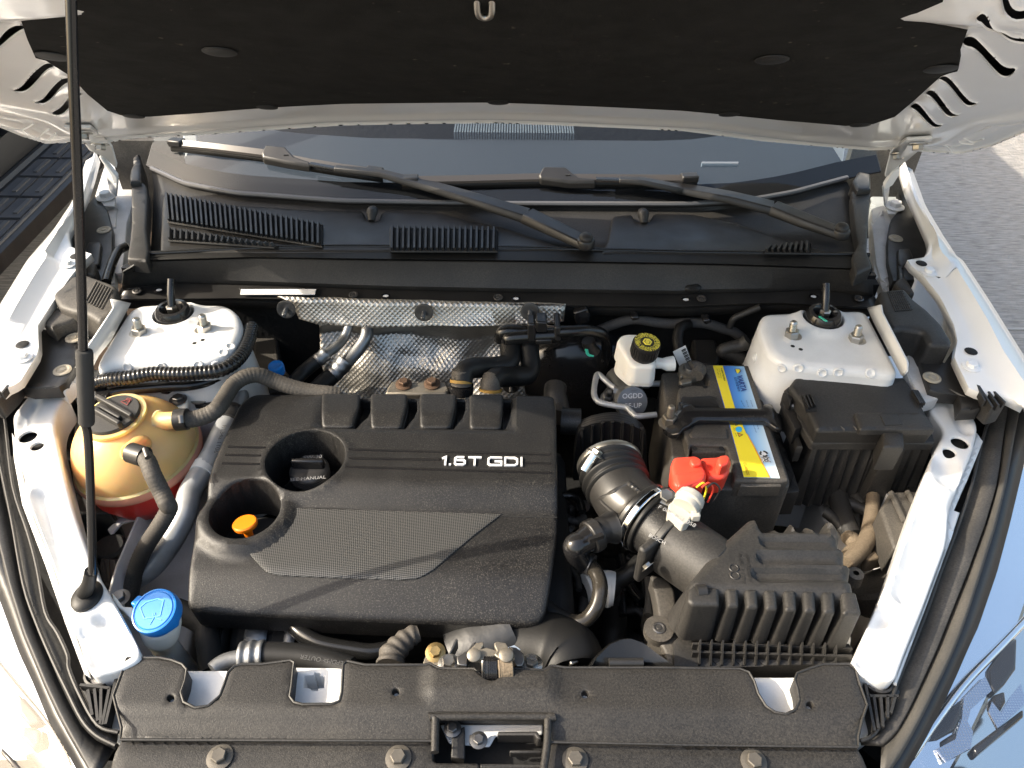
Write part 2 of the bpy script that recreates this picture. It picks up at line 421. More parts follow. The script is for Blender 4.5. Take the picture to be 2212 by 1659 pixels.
def bolt(parent, pos, n=(0, 0, 1), r=.008, m=None, style='hex', name='bolt', h=1.0, label=None):
    key = (style, (m or m_steel).name)
    if key not in BOLT:
        b = MB()
        if style == 'hex':
            b.lathe((0, 0, 0), (0, 0, 1), [(1.65, 0), (1.65, .12), (1.2, .22), (1.05, .24)], 20)
            b.lathe((0, 0, .2), (0, 0, 1), [(1.0, 0), (1.0, .62), (.86, .72), (.2, .70)], 6)
        elif style == 'stud':
            b.lathe((0, 0, 0), (0, 0, 1), [(1.9, 0), (1.9, .15), (1.35, .3)], 20)
            b.lathe((0, 0, .2), (0, 0, 1), [(1.35, 0), (1.35, 1.1), (1.15, 1.25), (.75, 1.25)], 6)
            b.lathe((0, 0, 1.3), (0, 0, 1), [(.72, 0)] + [(.72 - .07 * (k % 2), .14 * k) for k in range(1, 12)] + [(.68, 1.7), (.45, 1.95)], 12)
        elif style == 'clip':
            b.lathe((0, 0, 0), (0, 0, 1), [(1.6, 0), (1.55, .18), (1.2, .3), (1.0, .25), (.95, .12), (.55, .12), (.5, .3), (.1, .32)], 20)
        elif style == 'disc':
            b.lathe((0, 0, 0), (0, 0, 1), [(1.0, 0), (.99, .05), (.9, .09), (.4, .14), (.05, .15)], 24)
        me = bpy.data.meshes.new(name); me.from_pydata(b.v, [], b.f)
        bm = bmesh.new(); bm.from_mesh(me); bmesh.ops.remove_doubles(bm, verts=bm.verts, dist=1e-4); bmesh.ops.recalc_face_normals(bm, faces=bm.faces); bm.to_mesh(me); bm.free()
        me.materials.append(m or m_steel); smooth(me, 30); BOLT[key] = me
    o = bpy.data.objects.new(name, BOLT[key]); COL.objects.link(o); o.parent = parent
    o.location = Vector(pos) - wloc(parent); o.scale = (r, r, r * h)
    o.rotation_euler = (Vector(n).to_track_quat('Z', 'Y') @ Matrix.Rotation(random.random() * 1.0, 3, 'Z').to_quaternion()).to_euler()
    if label: o['label'] = label
    return o
_FONT = {}
def glyphs(s, size=1.0, bold=0):
    """mesh verts and faces of a line of text, centred on 0, and its width"""
    cu = bpy.data.curves.new('t', 'FONT'); cu.body = s; cu.size = size; cu.align_x = 'CENTER'; cu.align_y = 'CENTER'; cu.resolution_u = 3; cu.offset = bold
    ob = bpy.data.objects.new('t', cu); COL.objects.link(ob); dg = bpy.context.evaluated_depsgraph_get(); dg.update()
    e = ob.evaluated_get(dg); me = e.to_mesh()
    vs = [tuple(v.co) for v in me.vertices]; fs = [tuple(p.vertices) for p in me.polygons]; e.to_mesh_clear()
    bpy.data.objects.remove(ob); bpy.data.curves.remove(cu); return vs, fs
def text(mb, s, o, a, b, size, sx=1.0, shear=0.0):
    vs, fs = glyphs(s, size); o, a, b = Vector(o), Vector(a), Vector(b)
    mb.add([o + a * ((v[0] + shear * v[1]) * sx) + b * v[1] for v in vs], fs); return mb
def stroke(mb, pts, wd, o, a, b, n, h, closed=False):
    """flat raised stroke along 2-D points in the frame (o, a, b, n)"""
    P = [np.array(p, float) for p in pts]; m = len(P); lo, hi = [], []
    for i in range(m):
        d1 = P[i] - P[i - 1] if (i or closed) else P[i + 1] - P[i]
        d2 = P[(i + 1) % m] - P[i] if (i < m - 1 or closed) else d1
        d1, d2 = d1 / np.linalg.norm(d1), d2 / np.linalg.norm(d2); t = d1 + d2; t /= np.linalg.norm(t)
        nn = np.array((-t[1], t[0])); k = wd / 2 / max(.4, abs(nn.dot((-d1[1], d1[0])))); lo.append(P[i] - nn * k); hi.append(P[i] + nn * k)
    w3 = lambda p, z: Vector(o) + Vector(a) * float(p[0]) + Vector(b) * float(p[1]) + Vector(n) * z
    rows = [[w3(lo[i], 0), w3(lo[i], h), w3(hi[i], h), w3(hi[i], 0)] for i in range(m)]
    if closed: rows.append(rows[0])
    mb.grid(rows)
    if not closed: mb.add(rows[0], [(0, 1, 2, 3)]); mb.add(rows[-1], [(3, 2, 1, 0)])
    return mb
def loft_rows(rows, n=50):
    """rows of (points, z-or-function): resampled across and placed"""
    out = []
    for pts, f in rows:
        P = [np.array(p, float) for p in pts]; s = np.concatenate([[0], np.cumsum([np.linalg.norm(b - a) for a, b in zip(P, P[1:])])])
        q = np.linspace(0, s[-1], n); xs = np.interp(q, s, [p[0] for p in P]); ys = np.interp(q, s, [p[1] for p in P])
        out.append([f((x, y)) if callable(f) else Z((x, y), f) for x, y in zip(xs, ys)])
    return out
# ================================================================== ground
def sheet(name, pts, m, kind='structure', label=None):
    mb = MB(); mb.add(pts, [tuple(range(len(pts)))]); return mb.build(name, m, kind=kind, label=label)
sheet('pavement', [(-60, -60, 0), (60, -60, 0), (60, 80, 0), (-60, 80, 0)], m_ground)
sheet('dirt_ground', [(-1.62, -6, .006), (-.88, -6, .006), (-.92, 12, .006), (-1.68, 12, .006)], m_dirt)
mbj = MB()
mbj.box((3.2, Z((2170, 712), 0).y, .003), (4.5, .012, .006))
mbj.build('pavement_joint', mat('joint filler', (.33, .32, .30), .9), kind='structure')

# ================================================================== white car body
car = empty('car', (0, 2.2, 0), 'white car with its hood open, seen from the front', 'car')
ZS = .96       # strut tower tops
def tower(pts, mount, studs, holes_px, front_low, side):
    zf = lambda x, y: ZS + 0 * x
    top = [Z(p, ZS)[:2] for p in pts]; top = rnd(top, .035)
    mc = Z(mount, ZS); s = (Z((mount[0] + 42, mount[1]), ZS) - mc).length
    h = circ(mc[:2], s * .98)
    hs = [(h, .04, True)]
    zt = lambda x, y: ZS + .009 * np.exp(-((np.hypot(x - mc.x, y - mc.y) - s * 1.02) / .012) ** 2) 
    tw = plate('strut_tower', top, zt, m_white_in, car, holes=hs, r=.013, skirt=.34, step=.009, draft=.03, hole_r=.006)
    mt = MB(); c = (mc.x, mc.y, ZS - .012)
    mt.lathe(c, (0, 0, 1), [(s * .94, 0), (s * .95, .012), (s * .9, .022), (s * .78, .03), (s * .6, .031), (s * .48, .026), (s * .42, .012), (s * .3, .010), (0.001, .010)], 36)
    mo = mt.build('strut_mount', m_gloss, tw)
    nb = MB(); nb.lathe((mc.x, mc.y, ZS + .006), (0, 0, 1), [(s * .28, 0), (s * .28, .014), (s * .2, .016)], 6); nb.build('nut', m_steel, tw)
    ro = MB(); ro.tube([(mc.x, mc.y, ZS + .015), (mc.x, mc.y + .012, ZS + .035), (mc.x, mc.y + .03, ZS + .055)], s * .2, 12); ro.build('strut_rod', m_gloss, tw)
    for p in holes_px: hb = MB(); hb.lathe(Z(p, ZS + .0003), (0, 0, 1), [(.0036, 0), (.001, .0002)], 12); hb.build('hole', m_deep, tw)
    for p in studs: bolt(tw, Z(p, ZS - .003), (-.10 * side, 0, 1), .0088, style='stud', name='stud_nut', h=1.15)
    return tw
tl = tower(T('D', '852,318 1470,318 1552,380 1575,480 1500,640 1305,712 745,700 612,738 640,660'), T('D', '1130,405')[0],
      T('D', '908,520 1328,498'), T('D', '1260,578 1313,557'), .62, -1)
tw = tower(T('F', '1195,352 1262,480 1425,790 1180,762 790,730 640,700 545,625 492,500 495,430 520,378'), T('F', '905,432')[0],
      T('F', '703,540 1118,568'), T('F', '713,597 765,618'), .62, 1)
gs = MB(); p = T('F', '917,372')[0]; c = Z(p, ZS + .04); gs.box(c + Vector((.0, -.004, -.012)), (.003, .002, .03), frame_of((0, -1, .4), (0, .5, 1))); gs.build('green_stripe', mat('green mark', (.05, .5, .35), .5), tw)

def dimples(parent, pts, y0):
    for p in pts:
        b = MB(); o = Y(p, y0); b.lathe(o, (0, -1, 0), [(.0075, 0), (.006, .0015), (.0045, .0008), (.001, .0005)], 14); b.build('dimple', m_white_in, parent)
def hit(p, pre):
    bpy.context.view_layer.update(); r_ = ray(p); h = SC.ray_cast(bpy.context.evaluated_depsgraph_get(), CAM, r_)
    return (h[1], h[2]) if h[0] and h[4].name.startswith(pre) else None
for par, pts in ((tw, T('F', '640,742 752,742 905,772 1010,768 1218,772 468,670')), (tl, T('D', '825,735 1048,730 1282,722 1400,725 1445,640 1492,600'))):
    for p in pts:
        q = hit(p, 'strut_tower')
        if q:
            b = MB(); nrm = q[1] if q[1].y < 0 else -q[1]; b.lathe(q[0], nrm, [(.0085, -.001), (.0078, .0012), (.0058, .0016), (.0045, .0004), (.001, .0)], 16); b.build('dimple', m_white_in, par)
# wing flange beside each tower (upright white sheet) and the shelf outside it
def wallstrip(name, up, lo, m, parent=car, th=.003, **kw):
    rows = loft_rows([up, lo], 28); mb = MB(); mb.grid(rows); return mb.build(name, m, parent, solid=th, fixn=True, **kw)
wallstrip('wing_flange', (T('F', '1292,330 1300,380 1465,700 1462,760'), ZS + .035), (T('F', '1205,352 1262,470 1425,780 1440,790'), ZS + .0), m_white_in)
wallstrip('wing_flange', (T('D', '722,290 742,350 575,600 500,735'), ZS + .03), (T('D', '850,318 720,560 640,660 600,740'), ZS + .0), m_white_in)
# inner wing shelf: white sheet low beside the flange, from hinge to headlight
def shelf(pts, z, nm='wing_shelf', m=m_white_old, **kw):
    return pplate(nm, pts, z, m, car, r=.004, skirt=.02, step=.03, **kw)
shelf(T('F', '1225,-190 1250,60 1330,330 1465,700 1450,780 1560,960 1660,930 1560,700 1500,560 1480,500 1340,360 1345,0 1300,-300'), ZS - .03)
shelf(T('D', '760,-300 735,0 745,340 600,600 480,830 420,900 360,860 440,800 520,660 640,480 700,300 690,-20 700,-330'), ZS - .03)
shelf(T('W', '240,590 215,480 205,420 222,365 248,325 300,312 325,330 300,400 275,480 265,590'), ZS - .034)
shelf(T('W', '1888,600 1880,400 1888,318 1930,326 1962,400 1985,480 1940,600'), ZS - .034)
# inner walls of the bay below tower level
def innerwall(pl, z0, z1, y=None, nm='inner_wing'):
    rows = [[Vector((x, yy, z0)) for x, yy in pl], [Vector((x, yy, z1)) for x, yy in pl]]
    mb = MB(); mb.grid(rows); return mb.build(nm, m_white_old, car, solid=.004)
innerwall([(-.66, 1.16), (-.60, .98), (-.575, .80), (-.57, .66), (-.545, .50), (-.50, .42)], .80, .42)
innerwall([(.66, 1.16), (.63, .98), (.60, .80), (.585, .66), (.56, .50), (.52, .42)], .80, .42)
# left floor sheet under the coolant tank and the washer neck
pplate('frame_rail', T('W', '140,830 470,780 470,1000 400,1450 240,1450 190,1100'), .70, m_white_old, car, r=.01, skirt=.12, step=.03)
pplate('frame_rail', T('W', '1680,760 1860,780 1880,1000 1850,1200 1820,1240 1760,1050'), .72, m_white_old, car, r=.01, skirt=.12, step=.03)
# ---------------- fenders
def fender(flange_in, crest, outer, zi, zc, holes_px, bolts_px, side):
    f1 = lambda p: Z(p, zi(p)); f2 = lambda p: Z(p, zc(p))
    n = 40
    A = loft_rows([(flange_in, f1)], n)[0]; C = loft_rows([(outer, f2)], n)[0]; B = loft_rows([(crest, lambda p: Z(p, zi(p) + .004))], n)[0]
    mid = [b.lerp(c, .45) + Vector((0, 0, .010)) for b, c in zip(B, C)]
    dn1 = [c + Vector((side * .022, 0, -.014)) for c in C]; dn2 = [c + Vector((side * .05, 0, -.10)) for c in C]; dn3 = [c + Vector((side * .085, 0, -.34)) for c in C]
    lip = [a + Vector((0, 0, -.012)) for a in A]
    mb = MB(); mb.grid([lip, A, [a.lerp(b, .5) for a, b in zip(A, B)], B, mid, C, dn1, dn2, dn3])
    o = mb.build('fender', m_white, car, solid=.003, ang=50)
    bpy.context.view_layer.update(); dg = bpy.context.evaluated_depsgraph_get()
    def on(p):
        h = SC.ray_cast(dg, CAM, ray(p)); return h[1] if h[0] and h[4].name.startswith('fender') else Z(p, zi(p))
    for p in holes_px:
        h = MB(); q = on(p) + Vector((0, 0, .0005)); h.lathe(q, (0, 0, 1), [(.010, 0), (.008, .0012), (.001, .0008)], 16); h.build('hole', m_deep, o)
    for p in bolts_px: bolt(o, on(p), (0, 0, 1), .0085, m_white, name='bolt')
    return o
zfl = lambda p: .985 + (p[1] - 560) * (-.000085)
zcr = lambda p: 1.0 + (p[1] - 560) * (-.00010)
fender(T('U', '305,375 360,560 440,740 550,985 520,1115 355,1140') + T('F', '1458,55 1560,140 1680,290 1770,480 1787,570 1768,680 1860,870 1935,905 2080,920 2212,985'),
       T('U', '325,350 385,570 470,760 575,1010 560,1120 660,1300') + T('F', '1700,120 1790,280 1900,480 1990,700 2080,830 2150,930 2212,985 2240,1010'),
       T('U', '322,345 425,640 560,870 700,1090') + T('F', '1745,0 1920,270 2212,745 2330,950'), zfl, zcr, T('F', '1547,62 1868,632'), T('F', '1595,118 1870,730'), 1)
fender(T('S', '905,330 860,500 790,720 700,900 625,1060 660,1190 845,1240') + T('D', '520,70 445,160 335,320 238,470 243,640 120,840 60,860 10,900'),
       T('S', '900,325 845,490 770,720 640,960 560,1150 480,1300') + T('D', '400,60 320,170 190,400 120,560 60,680 20,780 -20,860'),
       T('S', '890,310 770,690 600,950') + T('D', '248,0 -20,445 -120,600 -230,800'), zfl, zcr, T('D', '145,587 490,15'), T('D', '440,68 150,672'), -1)
# ---------------- upper rails (white, from the wings down to the headlamps)
def rail(pts, z, parent, hol, beads, nm='upper_rail'):
    L = [Z(p, z)[:2] for p in pts]; bl = [(Z(a, z), Z(b, z), w, h) for a, b, w, h in beads]
    def zf(x, y):
        s = z + 0 * x
        for a, b, w, h in bl: s = s + bead(x, y, a, b, w * 1.25, h * 1.35, .08)
        return s
    return plate(nm, rnd(L, .02), zf, m_white_in, parent, holes=[(circ(Z(c, z)[:2], rr, 20), .002, False) for c, rr in hol], r=.0055, skirt=.05, step=.005, draft=-.002, hole_r=.002)
RZ = .905
def railback(pts):
    L = [Z(p, RZ - .012) for p in pts]; b = MB(); b.prism(L, [p - Vector((0, 0, .03)) for p in L]); b.build('rail_inside_shade', m_deep, car)  # near-black block put in so the rail holes show shade
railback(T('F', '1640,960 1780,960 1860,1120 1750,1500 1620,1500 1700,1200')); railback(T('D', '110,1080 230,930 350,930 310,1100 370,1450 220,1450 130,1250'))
rr = rail(T('F', '1592,935 1640,893 1800,905 1845,985 1920,1110 1885,1270 1728,1659') + T('I', '1715,200 1560,620 1440,920 1375,1100 1235,1065 1140,1030 1100,965 1210,720 1335,430 1412,200 1480,0') + T('F', '1530,1530 1620,1300 1705,1140 1600,1010'),
     RZ, car, [(T('F', '1797,1222')[0], .0125), (T('F', '1730,1283')[0], .009)],
     [(T('F', '1700,1340')[0], T('F', '1720,1450')[0], .020, -.007), (T('F', '1745,960')[0], T('F', '1830,1140')[0], .012, -.005), (T('I', '1590,60')[0], T('I', '1440,540')[0], .016, -.009), (T('I', '1320,680')[0], T('I', '1190,960')[0], .016, -.009), (T('F', '1690,1540')[0], T('F', '1660,1640')[0], .012, .004)])
rl = rail(T('D', '78,1040 145,960 212,868 382,853 442,905 365,1010 348,1110 408,1390 475,1659') + T('G', '603,350 735,570 850,780 925,945 810,1010 600,1065 560,1005 450,700 330,330 205,0') + T('D', '190,1659 135,1400 90,1200'),
     RZ, car, [(T('D', '180,1182')[0], .0125), (T('D', '240,1244')[0], .009)],
     [(T('D', '215,1370')[0], T('D', '190,1410')[0], .026, -.006), (T('D', '220,960')[0], T('D', '150,1110')[0], .012, -.005), (T('D', '270,1540')[0], T('G', '430,400')[0], .016, -.010), (T('G', '540,780')[0], T('G', '640,960')[0], .014, -.010), (T('G', '660,690')[0], T('G', '800,900')[0], .014, -.010)])
for px_ in (T('F', '1905,1150 1950,1210 1840,1480 1760,1659') + T('I', '1800,0 1740,180 1600,560 1480,880 1390,1120 1370,1100 1440,920 1560,620 1700,240') + T('F', '1720,1659 1880,1270'), T('D', '72,1150 95,1190 120,1320 190,1659') + T('G', '200,0 330,330 450,700 560,1000 575,1060 540,1040 420,720 290,340 160,0') + T('D', '140,1620 85,1320')):
    pplate('rail_flange', px_, RZ - .016, m_white_in, car, r=.003, skirt=.03, step=.02)
bolt(rr, Z(T('F', '1727,925')[0], RZ), (0, 0, 1), .0095, m_white, name='bolt'); bolt(rl, Z(T('D', '277,893')[0], RZ), (0, 0, 1), .0095, m_white, name='bolt')
# ---------------- firewall, bay floor, radiator support
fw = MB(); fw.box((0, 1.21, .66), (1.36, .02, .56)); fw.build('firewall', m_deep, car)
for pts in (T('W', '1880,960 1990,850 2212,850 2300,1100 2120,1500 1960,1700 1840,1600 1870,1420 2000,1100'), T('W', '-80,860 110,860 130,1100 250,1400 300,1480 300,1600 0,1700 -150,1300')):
    q = [Z(p, .80) for p in pts]; b = MB(); b.prism(q, [p - Vector((0, 0, .3)) for p in q]); b.build('lamp_gap_shade', m_deep, car)  # near-black filler painting the shaded gap between rail and headlight
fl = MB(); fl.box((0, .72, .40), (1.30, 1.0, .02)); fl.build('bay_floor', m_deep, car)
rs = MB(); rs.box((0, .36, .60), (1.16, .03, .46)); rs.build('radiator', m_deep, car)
def whitepad(pts, z, cup=None, sq=None):
    L = [Z(p, z)[:2] for p in pts]
    zf = (lambda x, y: z - .004 * (1 - sst(.0, .03, np.hypot(x - Z(cup, z).x, y - Z(cup, z).y)))) if cup else (lambda x, y: z + 0 * x)
    hs = [([Z(p, z)[:2] for p in sq], .03, True)] if sq else []
    return plate('support_panel', L, zf, m_white_in, car, holes=hs, r=.004, skirt=.04, step=.006)
whitepad(T('G', '1130,1024 1500,1022 1500,1330 1100,1330'), .875, cup=T('G', '1290,1180')[0])
whitepad(T('G', '1830,1000 2230,1005 2230,1330 1830,1330'), .875, sq=T('G', '1972,1062 2035,1058 2037,1042 2070,1045 2072,1062 2103,1066 2098,1137 2060,1140 2058,1155 2015,1152 2012,1140 1965,1135'))
whitepad(T('I', '400,1066 770,1066 790,1360 430,1360'), .875, cup=T('I', '650,1200')[0])
whitepad(T('I', '1130,1010 1200,1018 1260,1400 1150,1480 1100,1400'), .86)
whitepad(T('G', '700,1180 830,1120 850,1450 690,1400'), .86)
# ---------------- windscreen, dashboard, cabin shell behind the hood
def screen_z(x, y): return 1.005 + (y - 1.40) * .60 - .10 * (x / .7) ** 2 * .35
m_glass = bpy.data.materials.new('dusty windscreen glass'); m_glass.use_nodes = True
def glassmat(m, tint, dustw, dustc=(.42, .42, .44), speck=True):
    t = m.node_tree; L = t.links; t.nodes.remove(t.nodes['Principled BSDF']); out = t.nodes['Material Output']
    tr = nd(t, 'ShaderNodeBsdfTransparent'); tr.inputs[0].default_value = (*tint, 1)
    gl = nd(t, 'ShaderNodeBsdfGlossy'); gl.inputs['Roughness'].default_value = .02
    lw = nd(t, 'ShaderNodeLayerWeight'); lw.inputs[0].default_value = .5          # Schlick, the same from either side of the pane
    pw = nd(t, 'ShaderNodeMath', operation='POWER'); pw.inputs[1].default_value = 5; L.new(lw.outputs['Facing'], pw.inputs[0])
    fr = nd(t, 'ShaderNodeMath', operation='MULTIPLY_ADD'); fr.inputs[1].default_value = .94; fr.inputs[2].default_value = .045; L.new(pw.outputs[0], fr.inputs[0])
    m1 = nd(t, 'ShaderNodeMixShader'); L.new(fr.outputs[0], m1.inputs[0]); L.new(tr.outputs[0], m1.inputs[1]); L.new(gl.outputs[0], m1.inputs[2])
    df = nd(t, 'ShaderNodeBsdfDiffuse'); df.inputs[0].default_value = (*dustc, 1)
    m2 = nd(t, 'ShaderNodeMixShader'); L.new(m1.outputs[0], m2.inputs[1]); L.new(df.outputs[0], m2.inputs[2])
    geo = nd(t, 'ShaderNodeNewGeometry')
    n = nd(t, 'ShaderNodeTexNoise'); n.inputs['Scale'].default_value = 5; n.inputs['Detail'].default_value = 6; L.new(geo.outputs['Position'], n.inputs['Vector'])
    r = nd(t, 'ShaderNodeMapRange'); r.inputs[1].default_value = .3; r.inputs[2].default_value = .7; r.inputs[3].default_value = dustw * .6; r.inputs[4].default_value = dustw * 1.3; L.new(n.outputs[0], r.inputs[0])
    fac = r.outputs[0]
    if speck:
        v = nd(t, 'ShaderNodeTexNoise'); v.inputs['Scale'].default_value = 420; v.inputs['Detail'].default_value = 1; L.new(geo.outputs['Position'], v.inputs['Vector'])
        r2 = nd(t, 'ShaderNodeMapRange'); r2.inputs[1].default_value = .60; r2.inputs[2].default_value = .74; r2.inputs[3].default_value = 0; r2.inputs[4].default_value = .018; L.new(v.outputs[0], r2.inputs[0])
        ad = nd(t, 'ShaderNodeMath', operation='ADD'); L.new(fac, ad.inputs[0]); L.new(r2.outputs[0], ad.inputs[1]); fac = ad.outputs[0]
    L.new(fac, m2.inputs[0]); L.new(m2.outputs[0], out.inputs[0])
glassmat(m_glass, (.84, .92, .95), .012)
_wb = [Z(p, 1.006) for p in T('A', '985,1105 1200,1200 1500,1262 2212,1316') + T('B', '1100,1333 2212,1336') + T('C', '380,1318 700,1262 1062,1165')]
def base(x): return np.interp(x, [-.82] + [p.x for p in _wb] + [.82], [_wb[0].y + .05] + [p.y for p in _wb] + [_wb[-1].y + .05]) + .004
def gz(x, y):
    x = np.asarray(x, float); y = np.asarray(y, float)
    return 1.008 + (y - base(x)) * .60
xs = np.linspace(-.78, .78, 33)
rows = []
for k in range(12):
    t = k / 11; rows.append([Vector((x * (1 - .10 * t), base(x) + t * .72 * (1 - .06 * (x / .7) ** 2), 0)) for x in xs])
for row, r0 in zip(rows, [rows[0]] * 12):
    for v, b0 in zip(row, r0): v.z = 1.008 + (v.y - b0.y) * .60
mb = MB(); mb.grid(rows); mb.build('windshield', m_glass, car, label='dusty windscreen glass behind the wipers')
mb = MB(); mb.grid([[a_.lerp(b_, t_) + Vector((0, 0, -.003)) for a_, b_ in zip(rows[0], rows[1])] for t_ in (0, .25, .5, .62)])
mb.build('frit_band', mat('matte frit', (.004, .004, .005), .8, spec=.05), car)
m_dash = mat('dark dashboard', (.014, .017, .025), .75, bump=(500, .4, .001), var=(200, .3))
mb = MB(); mb.grid([[Vector((x * .98, base(x) + .02 + d, .955 - .10 * (d > .45) - (.0 if d > .02 else .01))) for x in xs] for d in (0, .2, .40, .47, .9)])
mb.build('dashboard', m_dash, car)
m_grille = mat('defroster grille', (.09, .10, .115), .5, bump=(160, .6, .003))
for k in range(46):
    b = MB(); x = -.145 + k * .0064; b.box((x, 1.86, .962), (.0036, .12, .018)); b.build('defroster_slat', m_grille, car)
pd = MB(); p0 = [Z(p, 1.02) for p in T('C', '125,1050 355,1050 355,1080 125,1080')]
vin = MB(); q = [ZF(p, lambda x, y: gz(x, y) - .004) for p in T('C', '122,1066 357,1066')]
vin.tube([q[0], q[1]], .006, 10, flat=.3); vin.build('vin_window', mat('pale slot', (.22, .25, .30), .6), car)
# body shell aft of the hood (unseen, belt and roof set low to shape the shade on the pavement)
for sgn in (-1, 1):
    b = MB(); b.box((sgn * .80, 1.585, .93), (.15, .02, .22)); b.build('hinge_pocket', m_plast_dirty, car)
    mb = MB(); X0 = sgn * .86
    mb.prism([Vector((X0, 1.95, .98)), Vector((X0, 4.6, 1.0)), Vector((X0 * 1.07, 4.6, .6)), Vector((X0 * 1.07, 1.95, .6))], [Vector((X0 - sgn * .03, 1.95, .98)), Vector((X0 - sgn * .03, 4.6, 1.0)), Vector((X0, 4.6, .6)), Vector((X0, 1.95, .6))])
    mb.build('door_panel', m_white, car, bevel=.004); mb = MB()
    mb.prism([Vector((X0 * 1.07, 1.3, .6)), Vector((X0 * 1.07, 4.6, .6)), Vector((X0 * 1.02, 4.6, .22)), Vector((X0 * 1.02, 1.3, .22))], [Vector((X0, 1.3, .6)), Vector((X0, 4.6, .6)), Vector((X0 * .97, 4.6, .22)), Vector((X0 * .97, 1.3, .22))]); mb.build('sill', m_white, car, bevel=.004)

for sgn in (-1, 1):
    for (a, b) in (((.845, 1.60, 1.03), (.55, 2.40, 1.42)), ((.83, 2.75, 1.03), (.55, 2.85, 1.43)), ((.82, 4.1, 1.05), (.55, 3.8, 1.42))):
        b_ = MB(); b_.tube([(sgn * a[0], a[1], a[2]), (sgn * b[0], b[1], b[2])], .04, 8, smoothp=False, flat=.6); b_.build('pillar', m_white, car)
rf = MB(); rf.grid([[Vector((x, y, 1.44 + .05 * (1 - (x / .62) ** 2) - .02 * abs(y - 3.1))) for x in np.linspace(-.56, .56, 9)] for y in np.linspace(2.3, 3.95, 7)]); rf.build('roof', m_white, car, solid=.03)  # unseen roof set low so its shadow leaves the pavement patch sunlit
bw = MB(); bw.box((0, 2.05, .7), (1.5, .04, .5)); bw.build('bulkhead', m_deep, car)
# ================================================================== hood
TAN = math.tan(math.radians(32.0))
def hz(x, y):
    x = np.asarray(x, float); y = np.asarray(y, float)
    t = 1.33 - y
    return 1.18 + t * TAN - .022 * (x / .86) ** 2 - .03 * sst(.70, .9, np.abs(x)) - .05 * sst(-.01, -.09, t) * 0
hood = empty('hood', (0, 1.36, 1.12), 'white hood propped open over the engine bay with black felt lining', 'car hood')
HP = lambda p: ZF(p, hz)
rear = [(0, 280), (50, 300), (100, 315), (150, 313), (200, 316), (247, 311), (340, 301), (467, 294), (737, 276), (1071, 271), (1475, 288), (1641, 309), (1751, 319), (1875, 329), (2015, 334), (2075, 337), (2141, 321), (2212, 291)]
RP = [tuple(HP(p)[:2]) for p in rear]
front = [(.842, 1.10), (.84, .98), (.80, .86), (.70, .77), (.55, .72), (.40, .70), (0, .685), (-.40, .70), (-.55, .72), (-.70, .77), (-.80, .86), (-.84, .98), (-.842, 1.10)]
OUT = RP + front
def slots(t, lst): return [[tuple(p) for p in chaikin(T(t, s), 2)] for s in lst]
SL = slots('A', ['-60,330 0,215 75,146 135,140 165,175 120,195 60,240 0,295', '75,572 130,560 200,470 280,400 325,395 352,430 300,442 220,540 165,588 110,592',
                 '205,652 270,640 330,560 390,500 440,490 456,522 400,550 330,640 280,672', '325,722 390,690 440,620 500,588 540,598 500,630 440,700 400,740 360,742']) + \
     slots('C', ['1812,262 1840,222 1890,220 1935,262 2030,365 2095,428 2176,425 2130,487 2070,492 2010,432 1900,305 1830,292', '1655,508 1700,473 1750,508 1820,600 1870,652 1926,660 1860,686 1818,662 1730,545 1680,512',
                 '1568,600 1610,566 1652,592 1720,690 1760,733 1806,735 1740,757 1700,732 1620,625', '1468,690 1510,653 1545,672 1610,760 1650,800 1697,800 1640,827 1600,802 1520,712',
                 '1912,75 1960,54 2005,92 2100,200 2150,232 2260,235 2260,272 2140,262 2080,222 1965,102 1925,96', '2040,-10 2080,-10 2150,60 2260,55 2260,100 2120,100'])
ins_px = T('W', '44,40 57,80 74,118 97,124 150,158 187,198 230,234 267,246 320,247 433,239 567,228 737,219 1070,216 1337,227 1475,234 1688,255 1828,267 1888,263 1935,247 1975,213 2035,158 2055,151 2071,147 2076,120 2075,107 2091,63 2008,43 1988,32 1985,18 2040,-6')
INS = [tuple(HP(p)[:2]) for p in ins_px] + [(.36, .735), (.2, .725), (0, .72), (-.2, .725), (-.36, .735)] + [tuple(HP(p)[:2]) for p in T('W', '150,-6 140,7')]
insd = np.array(INS)
def inner(x, y):
    x = np.asarray(x, float); y = np.asarray(y, float); sh = np.shape(x)
    d = dist(np.ravel(x), np.ravel(y), OUT).reshape(sh)
    z = hz(x, y) + .010 * sst(.055, .018, d) - .006 * np.exp(-((d - .075) / .016) ** 2)         # pressed step round the rim
    z = z + .014 * sst(.045, .0, np.abs(x) - .64) * sst(.04, .0, np.abs(y - 1.09) - .14) * 0
    return z
hl = [([tuple(HP(p)[:2]) for p in s], .022, False) for s in SL]
hl = [h for h in hl if inside(np.array([p[0] for p in h[0]]), np.array([p[1] for p in h[0]]), OUT).all()]
plate('inner_panel', OUT, inner, m_white, hood, holes=[(h[0], -.002, False) for h in hl], r=.006, skirt=-.012, step=.0065, hole_r=.0025)
sk = MB()
for o_, m_ in ((0, m_white),):
    L = resample(OUT, .04); ctr = np.array([0, 1.0])
    rings = [[Vector((p[0], p[1], float(hz(p[0], p[1])) + (.012 if k == 1 else .045 + .03 * math.sqrt(1 - k)))) for p in (ctr + (L - ctr) * k)] for k in (1, .97, .9, .75, .5, .25)]
    sk.grid(rings, True); sk.add(rings[-1], [tuple(range(len(L)))])
sk.build('outer_skin', m_white, hood)
